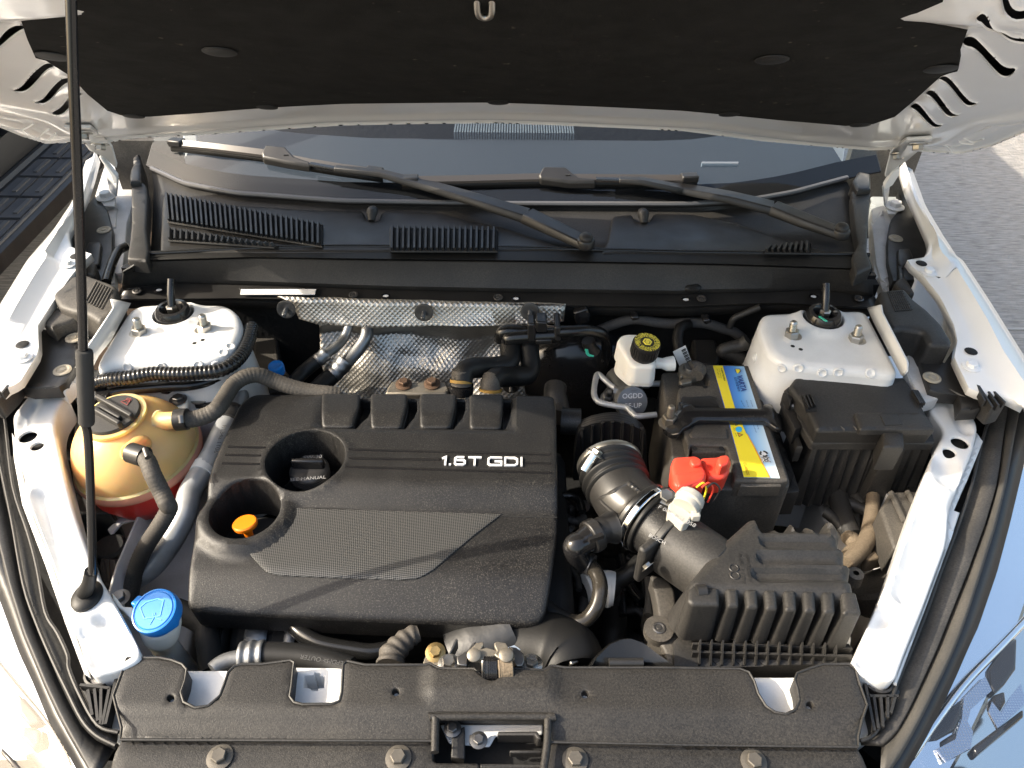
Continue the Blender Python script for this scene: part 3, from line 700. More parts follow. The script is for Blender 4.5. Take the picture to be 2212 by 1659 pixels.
for sgn in (-1, 1):      # near-black sheet painting the shade of the hollow frame behind the slots
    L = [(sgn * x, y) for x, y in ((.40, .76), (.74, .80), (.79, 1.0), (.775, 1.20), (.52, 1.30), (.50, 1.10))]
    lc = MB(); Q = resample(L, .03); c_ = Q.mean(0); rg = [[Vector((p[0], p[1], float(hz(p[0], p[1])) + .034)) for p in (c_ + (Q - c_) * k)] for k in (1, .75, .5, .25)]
    lc.grid(rg, True); lc.add(rg[-1], [tuple(range(len(Q)))]); lc.build('cavity_shade', m_deep, hood)
zi = lambda x, y: hz(x, y) - .004 + .004 * sst(.0, .03, dist(np.ravel(x), np.ravel(y), INS).reshape(np.shape(x))) * -1.0 - .006 * sst(.02, .09, dist(np.ravel(x), np.ravel(y), INS).reshape(np.shape(x)))
plate('insulation_pad', INS, lambda x, y: zi(x, y), m_felt, hood, r=.0, skirt=-.012, step=.018)
hn = Vector((0, -TAN, -1)).normalized()
for p in T('A', '330,318 1402,240 858,717 1725,660') + T('B', '1018,627') + T('C', '598,293 308,705 1160,778 1685,403'):
    q = HP(p); q.z = float(zi(q.x, q.y)); bolt(hood, q + hn * .001, hn, .0185 if p[1] < 150 else .016, m_clip, 'disc', 'clip')
st = MB(); o = ZF(T('B', '925,-55')[0], hz) + Vector((0, -.0, -.015))
st.tube([o + Vector((-.0065, .0, .015)), o + Vector((-.0065, .008, -.004)), o + Vector((-.003, .013, -.010)), o + Vector((.003, .013, -.010)), o + Vector((.0065, .008, -.004)), o + Vector((.0065, 0, .015))], .0032, 10); st.build('striker', m_steel, hood)
# pressed lines on the wide white corners of the inner panel
for s in T('S', '0,30 195,65 310,10'), T('S', '205,70 290,120 360,150'), T('S', '365,140 410,90 460,60'), T('S', '460,160 500,125 525,100'), T('U', '905,80 1010,40 1120,-20'), T('U', '810,115 900,160 980,130'), T('U', '640,170 690,200 720,240'), T('U', '770,125 800,165 900,175'):
    b = MB(); b.tube([HP(p) + hn * .0015 for p in s], .0016, 8); b.build('pressed_line', m_white, hood)
# hinges
def hinge(arm, base, b_arm, b_base, side, tab):
    h = bpy.data.objects.new('hinge', None); COL.objects.link(h); h.parent = hood; h.location = Z(base[1], ZS) - wloc(hood); h.empty_display_size = .05
    a3 = [ZF(p, lambda x, y: hz(x, y) - .012) if i < 3 else Y(p, 1.40) for i, p in enumerate(arm)]
    b = MB(); b.prism(a3, [p + Vector((0, .004, .005)) for p in a3]); b.build('arm', m_white_in, h, bevel=.002)
    t3 = [Y(p, 1.395) for p in tab]; b = MB(); b.prism(t3, [p + Vector((0, .010, .004)) for p in t3]); b.build('link', m_white_in, h, bevel=.002)
    z0 = [Z(p, ZS - .018) for p in base]; b = MB(); b.prism(z0, [p + Vector((0, 0, -.004)) for p in z0]); b.build('foot', m_white_in, h, bevel=.0015)
    k = [z0[1] + Vector((0, 0, .001)), z0[2] + Vector((0, 0, .001)), Y(tab[2], 1.40), Y(tab[1], 1.40)]; b = MB(); b.prism(k, [p + Vector((side * -.004, 0, 0)) for p in k]); b.build('upright', m_white_in, h, bevel=.001)
    for p in b_arm: q = ZF(p, lambda x, y: hz(x, y) - .013); bolt(h, q, hn, .0095, m_steel, name='bolt', h=1.3)
    bolt(h, Z(b_base, ZS - .016), (0, 0, 1), .012, m_white_in, name='bolt', h=1.2)
hinge(T('S', '600,60 760,60 850,60 1000,180 1050,240 1095,400 1090,440 1060,420 960,330 905,300 830,270 790,210 680,150'), T('S', '930,690 1020,640 1080,700 1070,785 965,780'), T('S', '770,100 935,205'), T('S', '990,705')[0], -1, T('S', '920,330 960,350 1095,520 1098,575 1060,575 1030,500'))
hinge(T('U', '560,140 400,150 350,150 250,225 215,260 175,420 170,450 195,450 280,370 330,340 380,300 440,250 545,190'), T('U', '315,640 200,640 180,690 205,748 262,748'), T('U', '445,180 290,258'), T('U', '255,695')[0], 1, T('U', '300,380 230,420 165,530 172,560 240,520 290,440'))
# ================================================================== prop rod
B0 = Z(T('G', '560,540')[0], RZ + .004); top = ZF((150, -12), lambda x, y: hz(x, y) - .02)
pr = empty('hood_prop_rod', B0, 'thin black prop rod with a foam grip holding up the hood', 'prop rod')
pg = T('W', '186,1282 190,1250')
def onrod(v):      # point of the rod seen at image height v
    a, b = 0.0, 1.0
    for _ in range(40):
        m = (a + b) / 2; q = B0.lerp(top, m) - CAM; vv = 829.5 - FPX * q.dot(UP) / q.dot(FW)
        if vv > v: a = m
        else: b = m
    return B0.lerp(top, a)
bend = Z(T('G', '600,330')[0], RZ + .075)
pts = [B0 + Vector((0, 0, .01)), B0.lerp(bend, .75), bend, D(T('D', '575,1250')[0], (onrod(960) - CAM).dot(FW)), D(T('W', '182,900')[0], (onrod(900) - CAM).dot(FW)), D(T('W', '180,760')[0], (onrod(760) - CAM).dot(FW)), D(T('W', '172,500')[0], (onrod(500) - CAM).dot(FW)), D(T('W', '160,200')[0], (onrod(200) - CAM).dot(FW)), D(T('W', '153,-12')[0], (top - CAM).dot(FW))]
b = MB(); b.tube(pts, .0046, 12, samples=6); b.build('rod', m_gloss, pr)
g0, g1 = D(T('D', '562,1105')[0], (onrod(917) - CAM).dot(FW)), D(T('D', '546,622')[0], (onrod(757) - CAM).dot(FW))
b = MB(); ax = (g1 - g0).normalized(); Lg = (g1 - g0).length; sc = (g0 - CAM).dot(FW) / FPX
b.lathe(g0, ax, [(.0055, 0), (15.0 * sc, .001), (16.2 * sc, .004), (16.4 * sc, Lg * .5), (16.8 * sc, Lg - .004), (15.5 * sc, Lg - .001), (.0055, Lg)], 20); b.build('grip', mat('foam grip', (.03, .029, .027), .8, bump=(120, .3, .002)), pr)
b = MB(); b.lathe(B0 - Vector((0, 0, .004)), (0, 0, 1), [(.0175, 0), (.0175, .004), (.016, .006), (.009, .009), (.001, .009)], 28, sq=1.25); b.build('socket', m_rubber, pr)
b = MB(); b.tube([B0 + Vector((0, 0, .006)), B0 + (pts[1] - B0) * .5, pts[1]], [.0095, .008, .0072], 14); b.build('boot', m_rubber, pr)
# ================================================================== cowl
cowl = empty('cowl_cover', (0, 1.2, .92), 'black plastic cowl panel with grilles between the windscreen and the engine bay', 'cowl panel')
lipb = T('D', '748,298 1130,296 1560,292') + T('E', '300,312 1100,335 2212,347') + T('F', '300,332 620,320 900,338 1288,352')
lipt = T('D', '792,212 1100,172 1650,185') + T('E', '300,216 1100,232 2212,247') + T('F', '120,238 560,232 900,216 1235,262')
stt = T('D', '800,128 935,52 1640,30') + T('E', '300,44 1100,52 2212,70') + T('F', '300,76 1100,104 1232,108')
rdg = T('A', '935,1652 1700,1612') + T('B', '0,1602 1100,1612 2212,1640') + T('C', '600,1648 1080,1655 1210,1660')
rdb = [(u, v - 5) for u, v in rdg]
R1 = loft_rows([(lipb, .925), (lipb, .929), ([(u, v - 2.5) for u, v in lipb], .934), ([(u, v + 1.2) for u, v in lipt], .938), (lipt, .941)], 70)
mb = MB(); mb.grid([[p + Vector((0, .0, -.018)) for p in R1[0]]] + R1); mb.build('lip', m_plast, cowl, solid=.002)
R2 = loft_rows([([(u, v - .5) for u, v in lipt], .945), ([(u, v - 3) for u, v in lipt], .949), ([(u, v + 3) for u, v in stt], .986), (stt, .989)], 70)
mb = MB(); mb.grid([[p + Vector((0, 0, -.006)) for p in R2[0]]] + R2 + [[p + Vector((0, .004, -.004)) for p in R2[-1]]]); mb.build('front_panel', m_plast_dull, cowl, solid=.002)
R3 = loft_rows([([(u, v - 1) for u, v in stt], .988), ([(u, v - 4) for u, v in stt], .995), ([(u, v + 5) for u, v in rdg], .998), (rdg, .998)], 70)
mb = MB(); mb.grid([[p + Vector((0, .0, -.006)) for p in R3[0]]] + R3 + [[p + Vector((0, .006, -.012)) for p in R3[-1]]]); mb.build('seal', m_rubber, cowl, solid=.002)
seal2 = loft_rows([([(u, v + 1) for u, v in rdg], .997)], 40)[0]
mb = MB(); mb.tube([p + Vector((0, .002, .002)) for p in seal2], .0042, 10, samples=2); mb.build('seal_bead', m_rubber_sh, cowl)
# tray between the ridge and the glass
wb = T('A', '985,1105 1200,1200 1500,1262 2212,1316') + T('B', '1100,1333 2212,1336') + T('C', '380,1318 700,1262 1062,1165')
tl_ = [(u, v - 2) for u, v in rdg]
tl_[0] = (325, 545); tl_[-1] = (1870, 553)
mid1 = T('W', '330,470 500,495 760,505 1107,512 1475,512 1680,500 1850,470')
mid2 = T('W', '332,405 420,432 560,447 737,455 1107,460 1475,460 1690,440 1836,405')
TR = loft_rows([(tl_, .985), (mid1, .980), (mid2, .992), ([(u, v + 4) for u, v in wb], .998), (wb, 1.006), ([(u, v - 3) for u, v in wb], 1.006)], 60)
mb = MB(); mb.grid(TR); mb.build('tray', m_plast_dull, cowl, solid=.002)
tb = MB(); tb.tube([p + Vector((0, 0, .004)) for p in loft_rows([([(u, v - 1) for u, v in wb], 1.005)], 40)[0]], .0048, 8, samples=2); tb.build('glass_trim', mat('grey trim strip', (.10, .10, .105), .35), cowl)
# raised housings
pplate('housing', rnd(T('W', '345,545 350,420 500,441 640,450 786,455 792,476 818,476 824,454 950,458 1030,478 1088,490 1240,541'), 8), 1.0, m_plast, cowl, r=.006, skirt=.03, step=.015)
pplate('housing', rnd(T('W', '1296,548 1312,520 1322,466 1366,461 1374,478 1402,478 1412,459 1500,462 1590,480 1720,524 1830,551'), 8), 1.0, m_plast, cowl, r=.006, skirt=.03, step=.015)
for p in T('B', '200,1400') + T('C', '-255,1415'):
    b = MB(); o = Z(p, 1.004); b.tube([o + Vector((0, -.012, -.004)), o + Vector((0, .004, .006)), o + Vector((0, .02, .002))], [.006, .011, .009], 12); b.build('nozzle', m_plast_dull, cowl)
# side towers of the cowl
for pts, nm in ((T('S', '1222,560 1310,540 1365,590 1375,700 1362,1000 1385,1200 1370,1290 1180,1275 1215,1080 1225,900'), 'end_cap'), (T('U', '65,540 -35,470 -95,560 -70,800 -40,1000 -90,1080 -60,1240 75,1180 30,1060 45,800'), 'end_cap')):
    pplate(nm, rnd(pts, 5), 1.008, m_plast_dull, cowl, r=.005, skirt=.022, step=.02)
for pts in (T('S', '1205,495 1215,440 1240,390 1235,330 1280,290 1300,300 1312,420 1305,545 1210,560'), T('U', '-40,400 60,420 65,545 -45,560 -90,480')):
    pplate('corner_piece', pts, 1.02, m_plast, cowl, r=.006, skirt=.05, step=.02)
# vents: near-black sheet painted in for the shaded opening, under slats
def vent(quad, n, z, slant, wd, hgt=.010):
    q = [Z(p, z) for p in quad]; b = MB(); b.add(q, [(0, 1, 2, 3)]); v = b.build('vent', m_deep, cowl)
    me = None
    for k in range(n):
        t = (k + .5) / n; a = q[0].lerp(q[1], t); c = q[3].lerp(q[2], t); d = (c - a); L = d.length; ax = d.normalized(); s = Vector((ax.y, -ax.x, 0))
        b = MB(); u = Vector((0, 0, 1)); u = (u + s * slant).normalized()
        b.box(a.lerp(c, .5) + u * hgt * .35, (wd, hgt, L * .985), (s, u, ax)); b.build('slat', m_plast, v)
    fr = MB(); fr.tube(q + [q[0]], .0022, 8, smoothp=False); fr.build('vent_frame', m_plast, v)
vent(T('A', '1075,1262 2090,1462 2090,1600 1092,1440'), 31, 1.0035, .35, .0034)
vent(T('A', '1095,1490 1800,1600 1780,1606 1095,1560'), 18, 1.0035, .5, .003)
vent(T('B', '320,1480 1015,1490 1012,1632 318,1630'), 19, 1.0035, .3, .0036)
vent(T('C', '560,1612 832,1580 828,1645 530,1640'), 8, 1.0035, .5, .004)
for p in T('D', '888,238') + T('E', '78,264 1016,280') + T('F', '122,288 1142,288') + T('D', '2290,0')[:0]: bolt(cowl, Z(p, .941), (0, -.15, 1), .0055, m_steel_dark, 'clip', 'screw')
for p in T('D', '1030,234') + T('E', '288,272 1132,290') + T('F', '20,296 848,276'):
    b = MB(); b.lathe(Z(p, .9415), (0, -.12, 1), [(.0085, 0), (.0085, .0012), (.006, .0016), (.0058, .0002), (.001, .0001)], 18, sq=.8); h = b.build('hole_rim', m_gloss, cowl)
    b = MB(); b.lathe(Z(p, .9422), (0, -.12, 1), [(.0052, 0), (.001, .0003)], 14, sq=.7); b.build('hole', m_white, h)
b = MB(); q = [Z(p, .9425) for p in T('D', '1562,226 2048,226 2040,262 1556,262')]; b.prism(q, [p - Vector((0, 0, .001)) for p in q]); vp = b.build('number_window', m_white, cowl)
b = MB(); q = [Z(p, .9428) for p in T('D', '1548,220 2052,220 2052,226 1560,227')]; b.prism(q, [p - Vector((0, 0, .004)) for p in q]); b.build('window_edge', m_gloss, cowl)
b = MB(); o = Z(T('F', '60,225')[0], .948); b.lathe(o, (0, -.5, 1), [(.017, 0), (.016, .006), (.012, .009), (.001, .010)], 18, sq=.6); b.build('plug', m_rubber, cowl)
for p in (T('D', '852,92')[0], T('F', '1190,140')[0]):
    b = MB(); o = Z(p, .985); b.box(o, (.03, .012, .008)); b.build('clip_socket', m_gloss, cowl)
# ================================================================== wipers
def wiper(label, arm, zz, head_px, blade_px, blade_z, pivot, conn, zc):
    P = [Z(p, z) for p, z in zip(arm, zz)]
    for i in (-4, -3, -2, -1): q = ZF(arm[i], lambda x, y: gz(x, y) + .030); P[i] = q if i > -4 else P[i].lerp(q, .6)
    wo = empty('wiper', P[0], label, 'wiper', 'windscreen wipers')
    b = MB()
    def bar(P, W, H):
        rows = []
        for i, p in enumerate(P):
            t = (P[min(i + 1, len(P) - 1)] - P[max(i - 1, 0)]).normalized(); s = t.cross(Vector((0, 0, 1))).normalized(); u = s.cross(t).normalized()
            w_, h_ = W[i], H[i]; rows.append([p - s * w_ - u * h_, p - s * w_, p - s * w_ * .75 + u * h_, p + s * w_ * .75 + u * h_, p + s * w_, p + s * w_ - u * h_])
        b.grid(rows, True); b.add(rows[0], [(0, 1, 2, 3, 4, 5)]); b.add(rows[-1], [(5, 4, 3, 2, 1, 0)])
    hd = MB(); b = hd; bar(P[:3], [.016, .0195, .0205], [.007, .008, .009]); hd.lathe(P[0] - Vector((0, 0, .008)), (0, 0, 1), [(.0165, 0), (.0165, .014), (.014, .018)], 24); hd.build('pivot_head', m_plast, wo, bevel=.002)
    cp = MB(); cp.lathe(P[0] + Vector((0, 0, .010)), (0, -.1, 1), [(.0125, 0), (.0125, .003), (.010, .007), (.005, .009), (.001, .0095)], 22); cp.build('pivot_cap', m_plast_dull, wo)
    b = MB(); k = len(P) - 2; bar(P[2:2 + k - 1] , [.0200 - .0115 * i / (k - 2) for i in range(k - 1)], [.0075 - .003 * i / (k - 2) for i in range(k - 1)]); b.build('arm', m_plast, wo, bevel=.0015)
    b = MB(); bar(P[-3:], [.0065, .006, .0055], [.0025] * 3); b.build('hook', m_gloss, wo)
    C = [ZF(p, lambda x, y: gz(x, y) + .026) for p in conn]; b = MB(); b.prism(C, [p - Vector((0, 0, .016)) for p in C]); c = b.build('connector', m_plast, wo, bevel=.004, seg=3)
    b = MB(); cc = sum(C, Vector()) / len(C); b.box(cc + Vector((.004, .003, .0005)), (.009, .008, .003)); b.build('button', m_plast_dull, c)
    BL = [ZF(p, lambda x, y: gz(x, y) + .017) for p in blade_px]
    b = MB(); rows = []
    for i, p in enumerate(BL):
        t = (BL[min(i + 1, len(BL) - 1)] - BL[max(i - 1, 0)]).normalized(); s = Vector((t.y, -t.x, 0)).normalized()
        if s.y > 0: s = -s
        rows.append([p - s * .009 + Vector((0, 0, -.004)), p - s * .008 + Vector((0, 0, .002)), p - s * .001 + Vector((0, 0, .006)), p + s * .008 + Vector((0, 0, -.002)), p + s * .0085 + Vector((0, 0, -.007))])
    b.grid(rows, True); b.add(rows[0], [(0, 1, 2, 3, 4)]); b.add(rows[-1], [(4, 3, 2, 1, 0)]); b.build('blade', mat('satin wiper plastic', (.05, .045, .042), .28, spec=.6), wo)
    b = MB(); b.grid([[p + Vector((0, -.004, -.006)) for p in BL], [p + Vector((0, -.005, -.018)) for p in BL]]); b.build('rubber_lip', m_rubber, wo, solid=.003)
    for p, q in ((BL[0], BL[1]), (BL[-1], BL[-2])):
        t = (q - p).normalized(); b = MB(); b.box(p + t * .016, (.034, .021, .014), (t, Vector((-t.y, t.x, 0)), Vector((0, 0, 1)))); b.build('end_cap', m_plast, wo, bevel=.003)
    return wo
wiper('black wiper reaching up to the left, pivot at the middle of the cowl', T('B', '1583,1575 1390,1480 1205,1395 900,1300 600,1210 415,1165 250,1120') + T('A', '2170,1090 2010,1062'), [1.012, 1.016, 1.02, 1.03, 1.035, 1.035, 1.035, 1.045, 1.05], None,
      T('A', '1105,918 1400,948 1700,985 2000,1045 2212,1080') + T('B', '110,1095 268,1118'), [1.055, 1.055, 1.055, 1.05, 1.048, 1.042, 1.04], None, T('A', '1692,985 1720,935 1845,945 1905,1010 2010,1045 2010,1075 1850,1050 1700,1020'), 1.066)
wiper('black wiper lying level on the glass, pivot at the right cowl end', T('C', '1022,1510 800,1430 585,1345 300,1275 0,1222 ') + T('B', '2160,1215 1950,1172 1800,1165 1650,1160'), [1.012, 1.016, 1.02, 1.03, 1.032, 1.035, 1.035, 1.035, 1.035], None,
      T('B', '392,1162 800,1155 1250,1143 1700,1148 2212,1152') + T('C', '95,1148'), [1.022, 1.024, 1.026, 1.026, 1.026, 1.026], None, T('B', '1278,1130 1310,1075 1455,1078 1535,1145 1650,1155 1650,1180 1475,1178 1290,1155'), 1.042)
# ================================================================== radiator cover
RC = .90
rc_px = T('G', '825,945 1030,943 1110,958 1180,985 1210,1020 1200,1090 1172,1170 1190,1230 1265,1268 1350,1255 1425,1190 1455,1110 1478,1040 1515,1000 1570,985 1700,985 1880,960 1906,975 1900,1020 1890,1120 1878,1195 1905,1232 1960,1246 2150,1244 2200,1225') + \
        T('H', '2,1170 8,1060 12,990 35,965 150,990 540,990 575,980 600,998 640,1012 860,1015 900,1050 940,1080 985,1090 1030,1062 1068,1022 1110,1012 1310,1025 1360,995 1405,1000 1450,1008 2100,1008') + \
        T('I', '0,1010 370,1015 430,1038 465,1098 490,1178 540,1258 600,1298 670,1310 730,1280 755,1222 745,1150 725,1085 740,1045 790,1024 830,1010 910,985 1080,985 1122,1020 1142,1100 1195,1250 1162,1350 1138,1460 1138,1522 0,1508') + \
        T('H', '2000,1502 1345,1490 1345,1352 1330,1310 620,1300 606,1350 600,1482 0,1480') + T('G', '1500,1478 780,1474 788,1400 735,1190')
def c0(p): return Z(p, RC)
yA, yB = c0((1106, 1535)).y, c0((1106, 1575)).y
pk = [c0(p) for p in T('H', '545,1205 1400,1210')]
pkx0, pkx1, pky = pk[0].x, pk[1].x, pk[0].y
def rcz(x, y):
    z = RC - .009 * sst(yA, yB, y) + .0 * x
    z = z + .0055 * sst(pkx0 - .004, pkx0 + .006, x) * sst(pkx1 + .004, pkx1 - .006, x) * sst(pky - .008, pky + .004, y)
    return z
rhol = [(ell(p, 7.5, 7.5, 16), .012, False) for p in T('G', '1105,1205') + T('H', '352,1166 1580,1180') + T('I', '825,1250')]
rcv = empty('radiator_cover', (0, .47, .86), 'black textured radiator cover across the front of the engine bay', 'radiator cover')
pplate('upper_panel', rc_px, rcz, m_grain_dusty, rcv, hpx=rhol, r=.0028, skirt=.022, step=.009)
for p in T('G', '1105,1205') + T('H', '352,1166 1580,1180') + T('I', '825,1250'):
    b = MB(); q = c0(p); b.lathe((q.x, q.y, RC - .012), (0, 0, 1), [(.008, 0), (.004, .0005), (.001, -.004)], 16); b.build('hole_plate', m_white_in, rcv)
lp = T('G', '782,1480 1340,1484') + T('H', '0,1484 560,1484 592,1510 600,1560 598,1610 620,1622 880,1624 897,1640 898,1740 1300,1740 1322,1600 1338,1520 1370,1500 1420,1496 2212,1506') + T('I', '0,1510 1138,1526 1175,1600 1215,1700 1215,1780 0,1780') + T('G', '700,1780 705,1690 740,1560')
LPZ = RC - .013
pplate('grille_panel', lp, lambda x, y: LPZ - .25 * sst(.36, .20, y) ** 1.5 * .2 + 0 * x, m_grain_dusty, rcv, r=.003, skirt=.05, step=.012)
b = MB(); lp_ = [Z(p, RC - .0005) for p in rc_px]; b.tube([p + Vector((0, 0, 0)) for p in lp_ + [lp_[0]]], .0015, 6, smoothp=False); b.build('edge_lip', m_plast_dull, rcv)
# raised rim round the handle opening and the parts seen in it
rim = [Z(p, RC - .001) for p in T('H', '606,1560 612,1350 625,1330 1330,1330 1338,1350 1336,1480 1322,1600 1304,1720')]
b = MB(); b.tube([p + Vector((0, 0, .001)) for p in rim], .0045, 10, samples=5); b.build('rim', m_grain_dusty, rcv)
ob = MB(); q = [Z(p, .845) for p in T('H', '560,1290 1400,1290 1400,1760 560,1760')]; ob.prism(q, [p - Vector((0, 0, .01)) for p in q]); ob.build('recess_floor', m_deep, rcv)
b = MB(); q = [Z(p, .868) for p in T('H', '640,1375 1310,1372 1305,1440 1000,1450 960,1520 700,1500')]; b.prism(q, [p - Vector((0, 0, .004)) for p in q]); b.build('crossmember', m_white_in, rcv, bevel=.002)
for pts, z, h in ((T('H', '720,1430 800,1385 800,1600 710,1590'), .878, .02), (T('H', '1015,1420 1270,1418 1300,1470 1270,1470 1255,1445 1010,1445'), .882, .02), (T('H', '680,1380 770,1385 770,1430 690,1425'), .880, .006), (T('H', '830,1440 930,1440 930,1510 830,1500'), .880, .006), (T('H', '1090,1540 1298,1540 1298,1560 1090,1560'), .872, .012), (T('H', '900,1630 1300,1630 1300,1660 900,1660'), .868, .012)):
    b = MB(); q = [Z(p, z) for p in pts]; b.prism(q, [p - Vector((0, 0, h)) for p in q]); b.build('bracket', m_plast_dull, rcv, bevel=.0015)
bolt(rcv, Z(T('H', '720,1405')[0], .88), (0, 0, 1), .006, m_steel_dark, name='bolt'); bolt(rcv, Z(T('H', '890,1480')[0], .88), (0, 0, 1), .006, m_steel_dark, name='bolt')
for p in T('G', '1425,1590') + T('H', '370,1595 1515,1608') + T('I', '460,1620'): bolt(rcv, Z(p, LPZ + .001), (0, 0, 1), .0085, mat('dusty bolt', (.09, .082, .07), .55, .5, dust=.15) if 'dusty bolt' not in MATS else MATS['dusty bolt'], name='bolt')
b = MB(); q = [Z(p, .66) for p in T('W', '150,1600 250,1640 250,1700 150,1700')]
# ================================================================== headlights and trims
def hz_trim(side):
    return None
def strip(name, a, b_, za, zb, m, parent, th=.004, n=36, mid=None, **kw):
    rows = loft_rows([(a, za)] + ([(mid[0], mid[1])] if mid else []) + [(b_, zb)], n); mb = MB(); mb.grid(rows); return mb.build(name, m, parent, solid=th, **kw)
seal_in_R = T('W', '2128,849 2146,885 2130,925 2115,980 2101,1042 2072,1130 2032,1236 2002,1320 1975,1389 1941,1469 1918,1533 1888,1586 1858,1600')
seal_mid_R = T('W', '2181,862 2175,890 2166,950 2160,1000 2152,1050 2128,1130 2089,1236 2055,1320 2025,1396 1999,1453 1968,1520 1934,1580 1905,1602')
seal_out_R = T('W', '2203,865 2195,900 2182,960 2166,1042 2145,1130 2112,1236 2086,1320 2064,1381 2035,1444 1999,1516 1956,1597 1900,1690')
bez_out_R = T('W', '2240,880 2222,960 2203,1042 2182,1130 2154,1236 2132,1300 2114,1353 2092,1400 2064,1465 2025,1547 1999,1597 1940,1700')
hs = empty('headlight_seal', Z((1960, 1300), .86), 'ribbed black rubber seal strip beside the right headlight', 'seal strip', 'headlight seals')
strip('inner_strip', seal_in_R, seal_mid_R, .872, .880, m_plast_dirty, hs, .006)
strip('outer_strip', seal_mid_R, seal_out_R, .872, .884, mat('grey rubber', (.040, .039, .036), .7, dust=.12, bump=(120, .15, .002)), hs, .006)
mb = MB(); mb.tube([Z(p, .884) for p in seal_in_R], .0022, 8, samples=4); mb.build('edge_bead', m_plast_dull, hs)
hl_ = empty('headlight', Z((2100, 1450), .80), 'right headlight with chrome reflectors under clear curved lens', 'headlight', 'headlights')
m_bez = mat('speckled black bezel', (.008, .009, .011), .42, bump=(600, .1, .001), dust=.03)
strip('bezel', seal_out_R, bez_out_R, .880, .868, m_bez, hl_, .006)
m_lens = bpy.data.materials.new('clear lens'); m_lens.use_nodes = True; glassmat(m_lens, (.96, .97, .98), .02, speck=False)
LB = [(u + 150, v + 70) for u, v in bez_out_R]; LC = [(u + 330, v + 190) for u, v in bez_out_R]
def lensrow(dz): return [(bez_out_R, .866 + dz), ([(u + 60, v + 25) for u, v in bez_out_R], .858 + dz), (LB, .842 + dz), (LC, .795 + dz)]
R = loft_rows(lensrow(0), 40); mb = MB(); mb.grid(R); mb.build('lens', m_lens, hl_)
m_facet = mat('faceted reflector', (.55, .57, .62), .22, 1.0, vor=(300, .4, 0))
m_refl = mat('reflector metal', (.42, .45, .52), .14, 1.0)
R = loft_rows([(bez_out_R, .848), ([(u + 70, v + 32) for u, v in bez_out_R], .840), ([(u + 76, v + 35) for u, v in bez_out_R], .82), (LB, .795), (LC, .74)], 40)
mb = MB(); mb.grid(R[:3]); mb.build('blue_trim', m_chrome, hl_); mb = MB(); mb.grid(R[2:]); mb.build('reflector', m_refl, hl_)
for pts, z in ((T('N', '890,770 1040,560 1160,480 1150,760 1050,900 960,980 900,900'), .846), (T('N', '940,1000 1050,960 1060,1060 1000,1160 930,1070'), .842), (T('N', '430,1230 660,1030 660,1190 600,1310 440,1400 330,1420'), .850), (T('N', '450,1420 600,1330 650,1400 600,1480 490,1560'), .846), (T('N', '750,1470 1219,1120 1219,1190 800,1540'), .846)):
    b = MB(); q = [Z(p, z) for p in pts]; b.prism(q, [p - Vector((0, 0, .02)) for p in q]); b.build('light_chamber', m_gloss, hl_, bevel=.003)
b = MB(); q = T('N', '1240,320 1050,520 700,880 430,1230 200,1560'); b.tube([Z(p, .84 + .004 * i) for i, p in enumerate(q)], .005, 10); b.build('light_bar', m_chrome, hl_)
for pts in ('680,1020 870,830 930,960 870,1010 740,1130 710,1240 760,1330 740,1480 520,1600 430,1490 600,1400 660,1210', '930,1060 1010,1160 1100,1010 1190,900 1219,1000 1219,1090 980,1300 900,1150'):
    b = MB(); q = [Z(p, .8485) for p in T('N', pts)]; b.prism(q, [p - Vector((0, 0, .004)) for p in q]); b.build('facet_panel', m_facet, hl_)
# left side
in_L = T('W', '6,880 12,920 28,1050 60,1150 80,1225 98,1322 124,1367 146,1415 149,1445 172,1500 211,1566 256,1582')
mid_L = T('W', '-20,900 0,1000 25,1120 51,1262 81,1350 115,1429 144,1489 177,1554 208,1588 250,1610')
out_L = T('W', '-60,920 -30,1050 0,1170 24,1262 55,1362 105,1482 134,1544 168,1607 205,1680')
bez_L = T('W', '-130,940 -100,1050 -55,1180 0,1298 26,1370 43,1415 72,1477 105,1559 153,1640 185,1700')
hs = empty('headlight_seal', Z((120, 1350), .86), 'ribbed black rubber seal strip beside the left headlight', 'seal strip', 'headlight seals')
strip('inner_strip', in_L, mid_L, .872, .880, m_plast_dull, hs, .006)
strip('outer_strip', mid_L, out_L, .868, .882, m_plast_dull, hs, .006)
mb = MB(); mb.tube([Z(p, .884) for p in in_L], .0022, 8, samples=4); mb.build('edge_bead', m_plast_dull, hs)
mb = MB(); mb.tube([Z(p, .884) for p in mid_L], .0022, 8, samples=4); mb.build('edge_bead', m_plast_dull, hs)
hl2 = empty('headlight', Z((60, 1500), .80), 'left headlight glaring in the sun with its clear lens', 'headlight', 'headlights')
strip('bezel', out_L, bez_L, .880, .868, m_bez, hl2, .006)
LB2 = [(u - 120, v + 70) for u, v in bez_L]; LC2 = [(u - 300, v + 190) for u, v in bez_L]
R = loft_rows([(bez_L, .866), ([(u - 50, v + 25) for u, v in bez_L], .858), (LB2, .842), (LC2, .795)], 40); mb = MB(); mb.grid(R); mb.build('lens', m_lens, hl2)
R = loft_rows([(bez_L, .846), ([(u - 40, v + 18) for u, v in bez_L], .842), (LB2, .80), (LC2, .75)], 40); mb = MB(); mb.grid(R); mb.build('reflector', m_refl, hl2)
for pts, z in ((T('O', '160,980 330,1160 380,1240 250,1270 170,1170'), .856), (T('O', '215,1270 360,1310 360,1430 300,1490 180,1380'), .852), (T('O', '10,1470 200,1659 160,1700 0,1520'), .850)):
    b = MB(); q = [Z(p, z) for p in pts]; b.prism(q, [p - Vector((0, 0, .02)) for p in q]); b.build('light_chamber', mat('amber grey chamber', (.10, .09, .08), .2) if 'amber grey chamber' not in MATS else MATS['amber grey chamber'], hl2, bevel=.003)
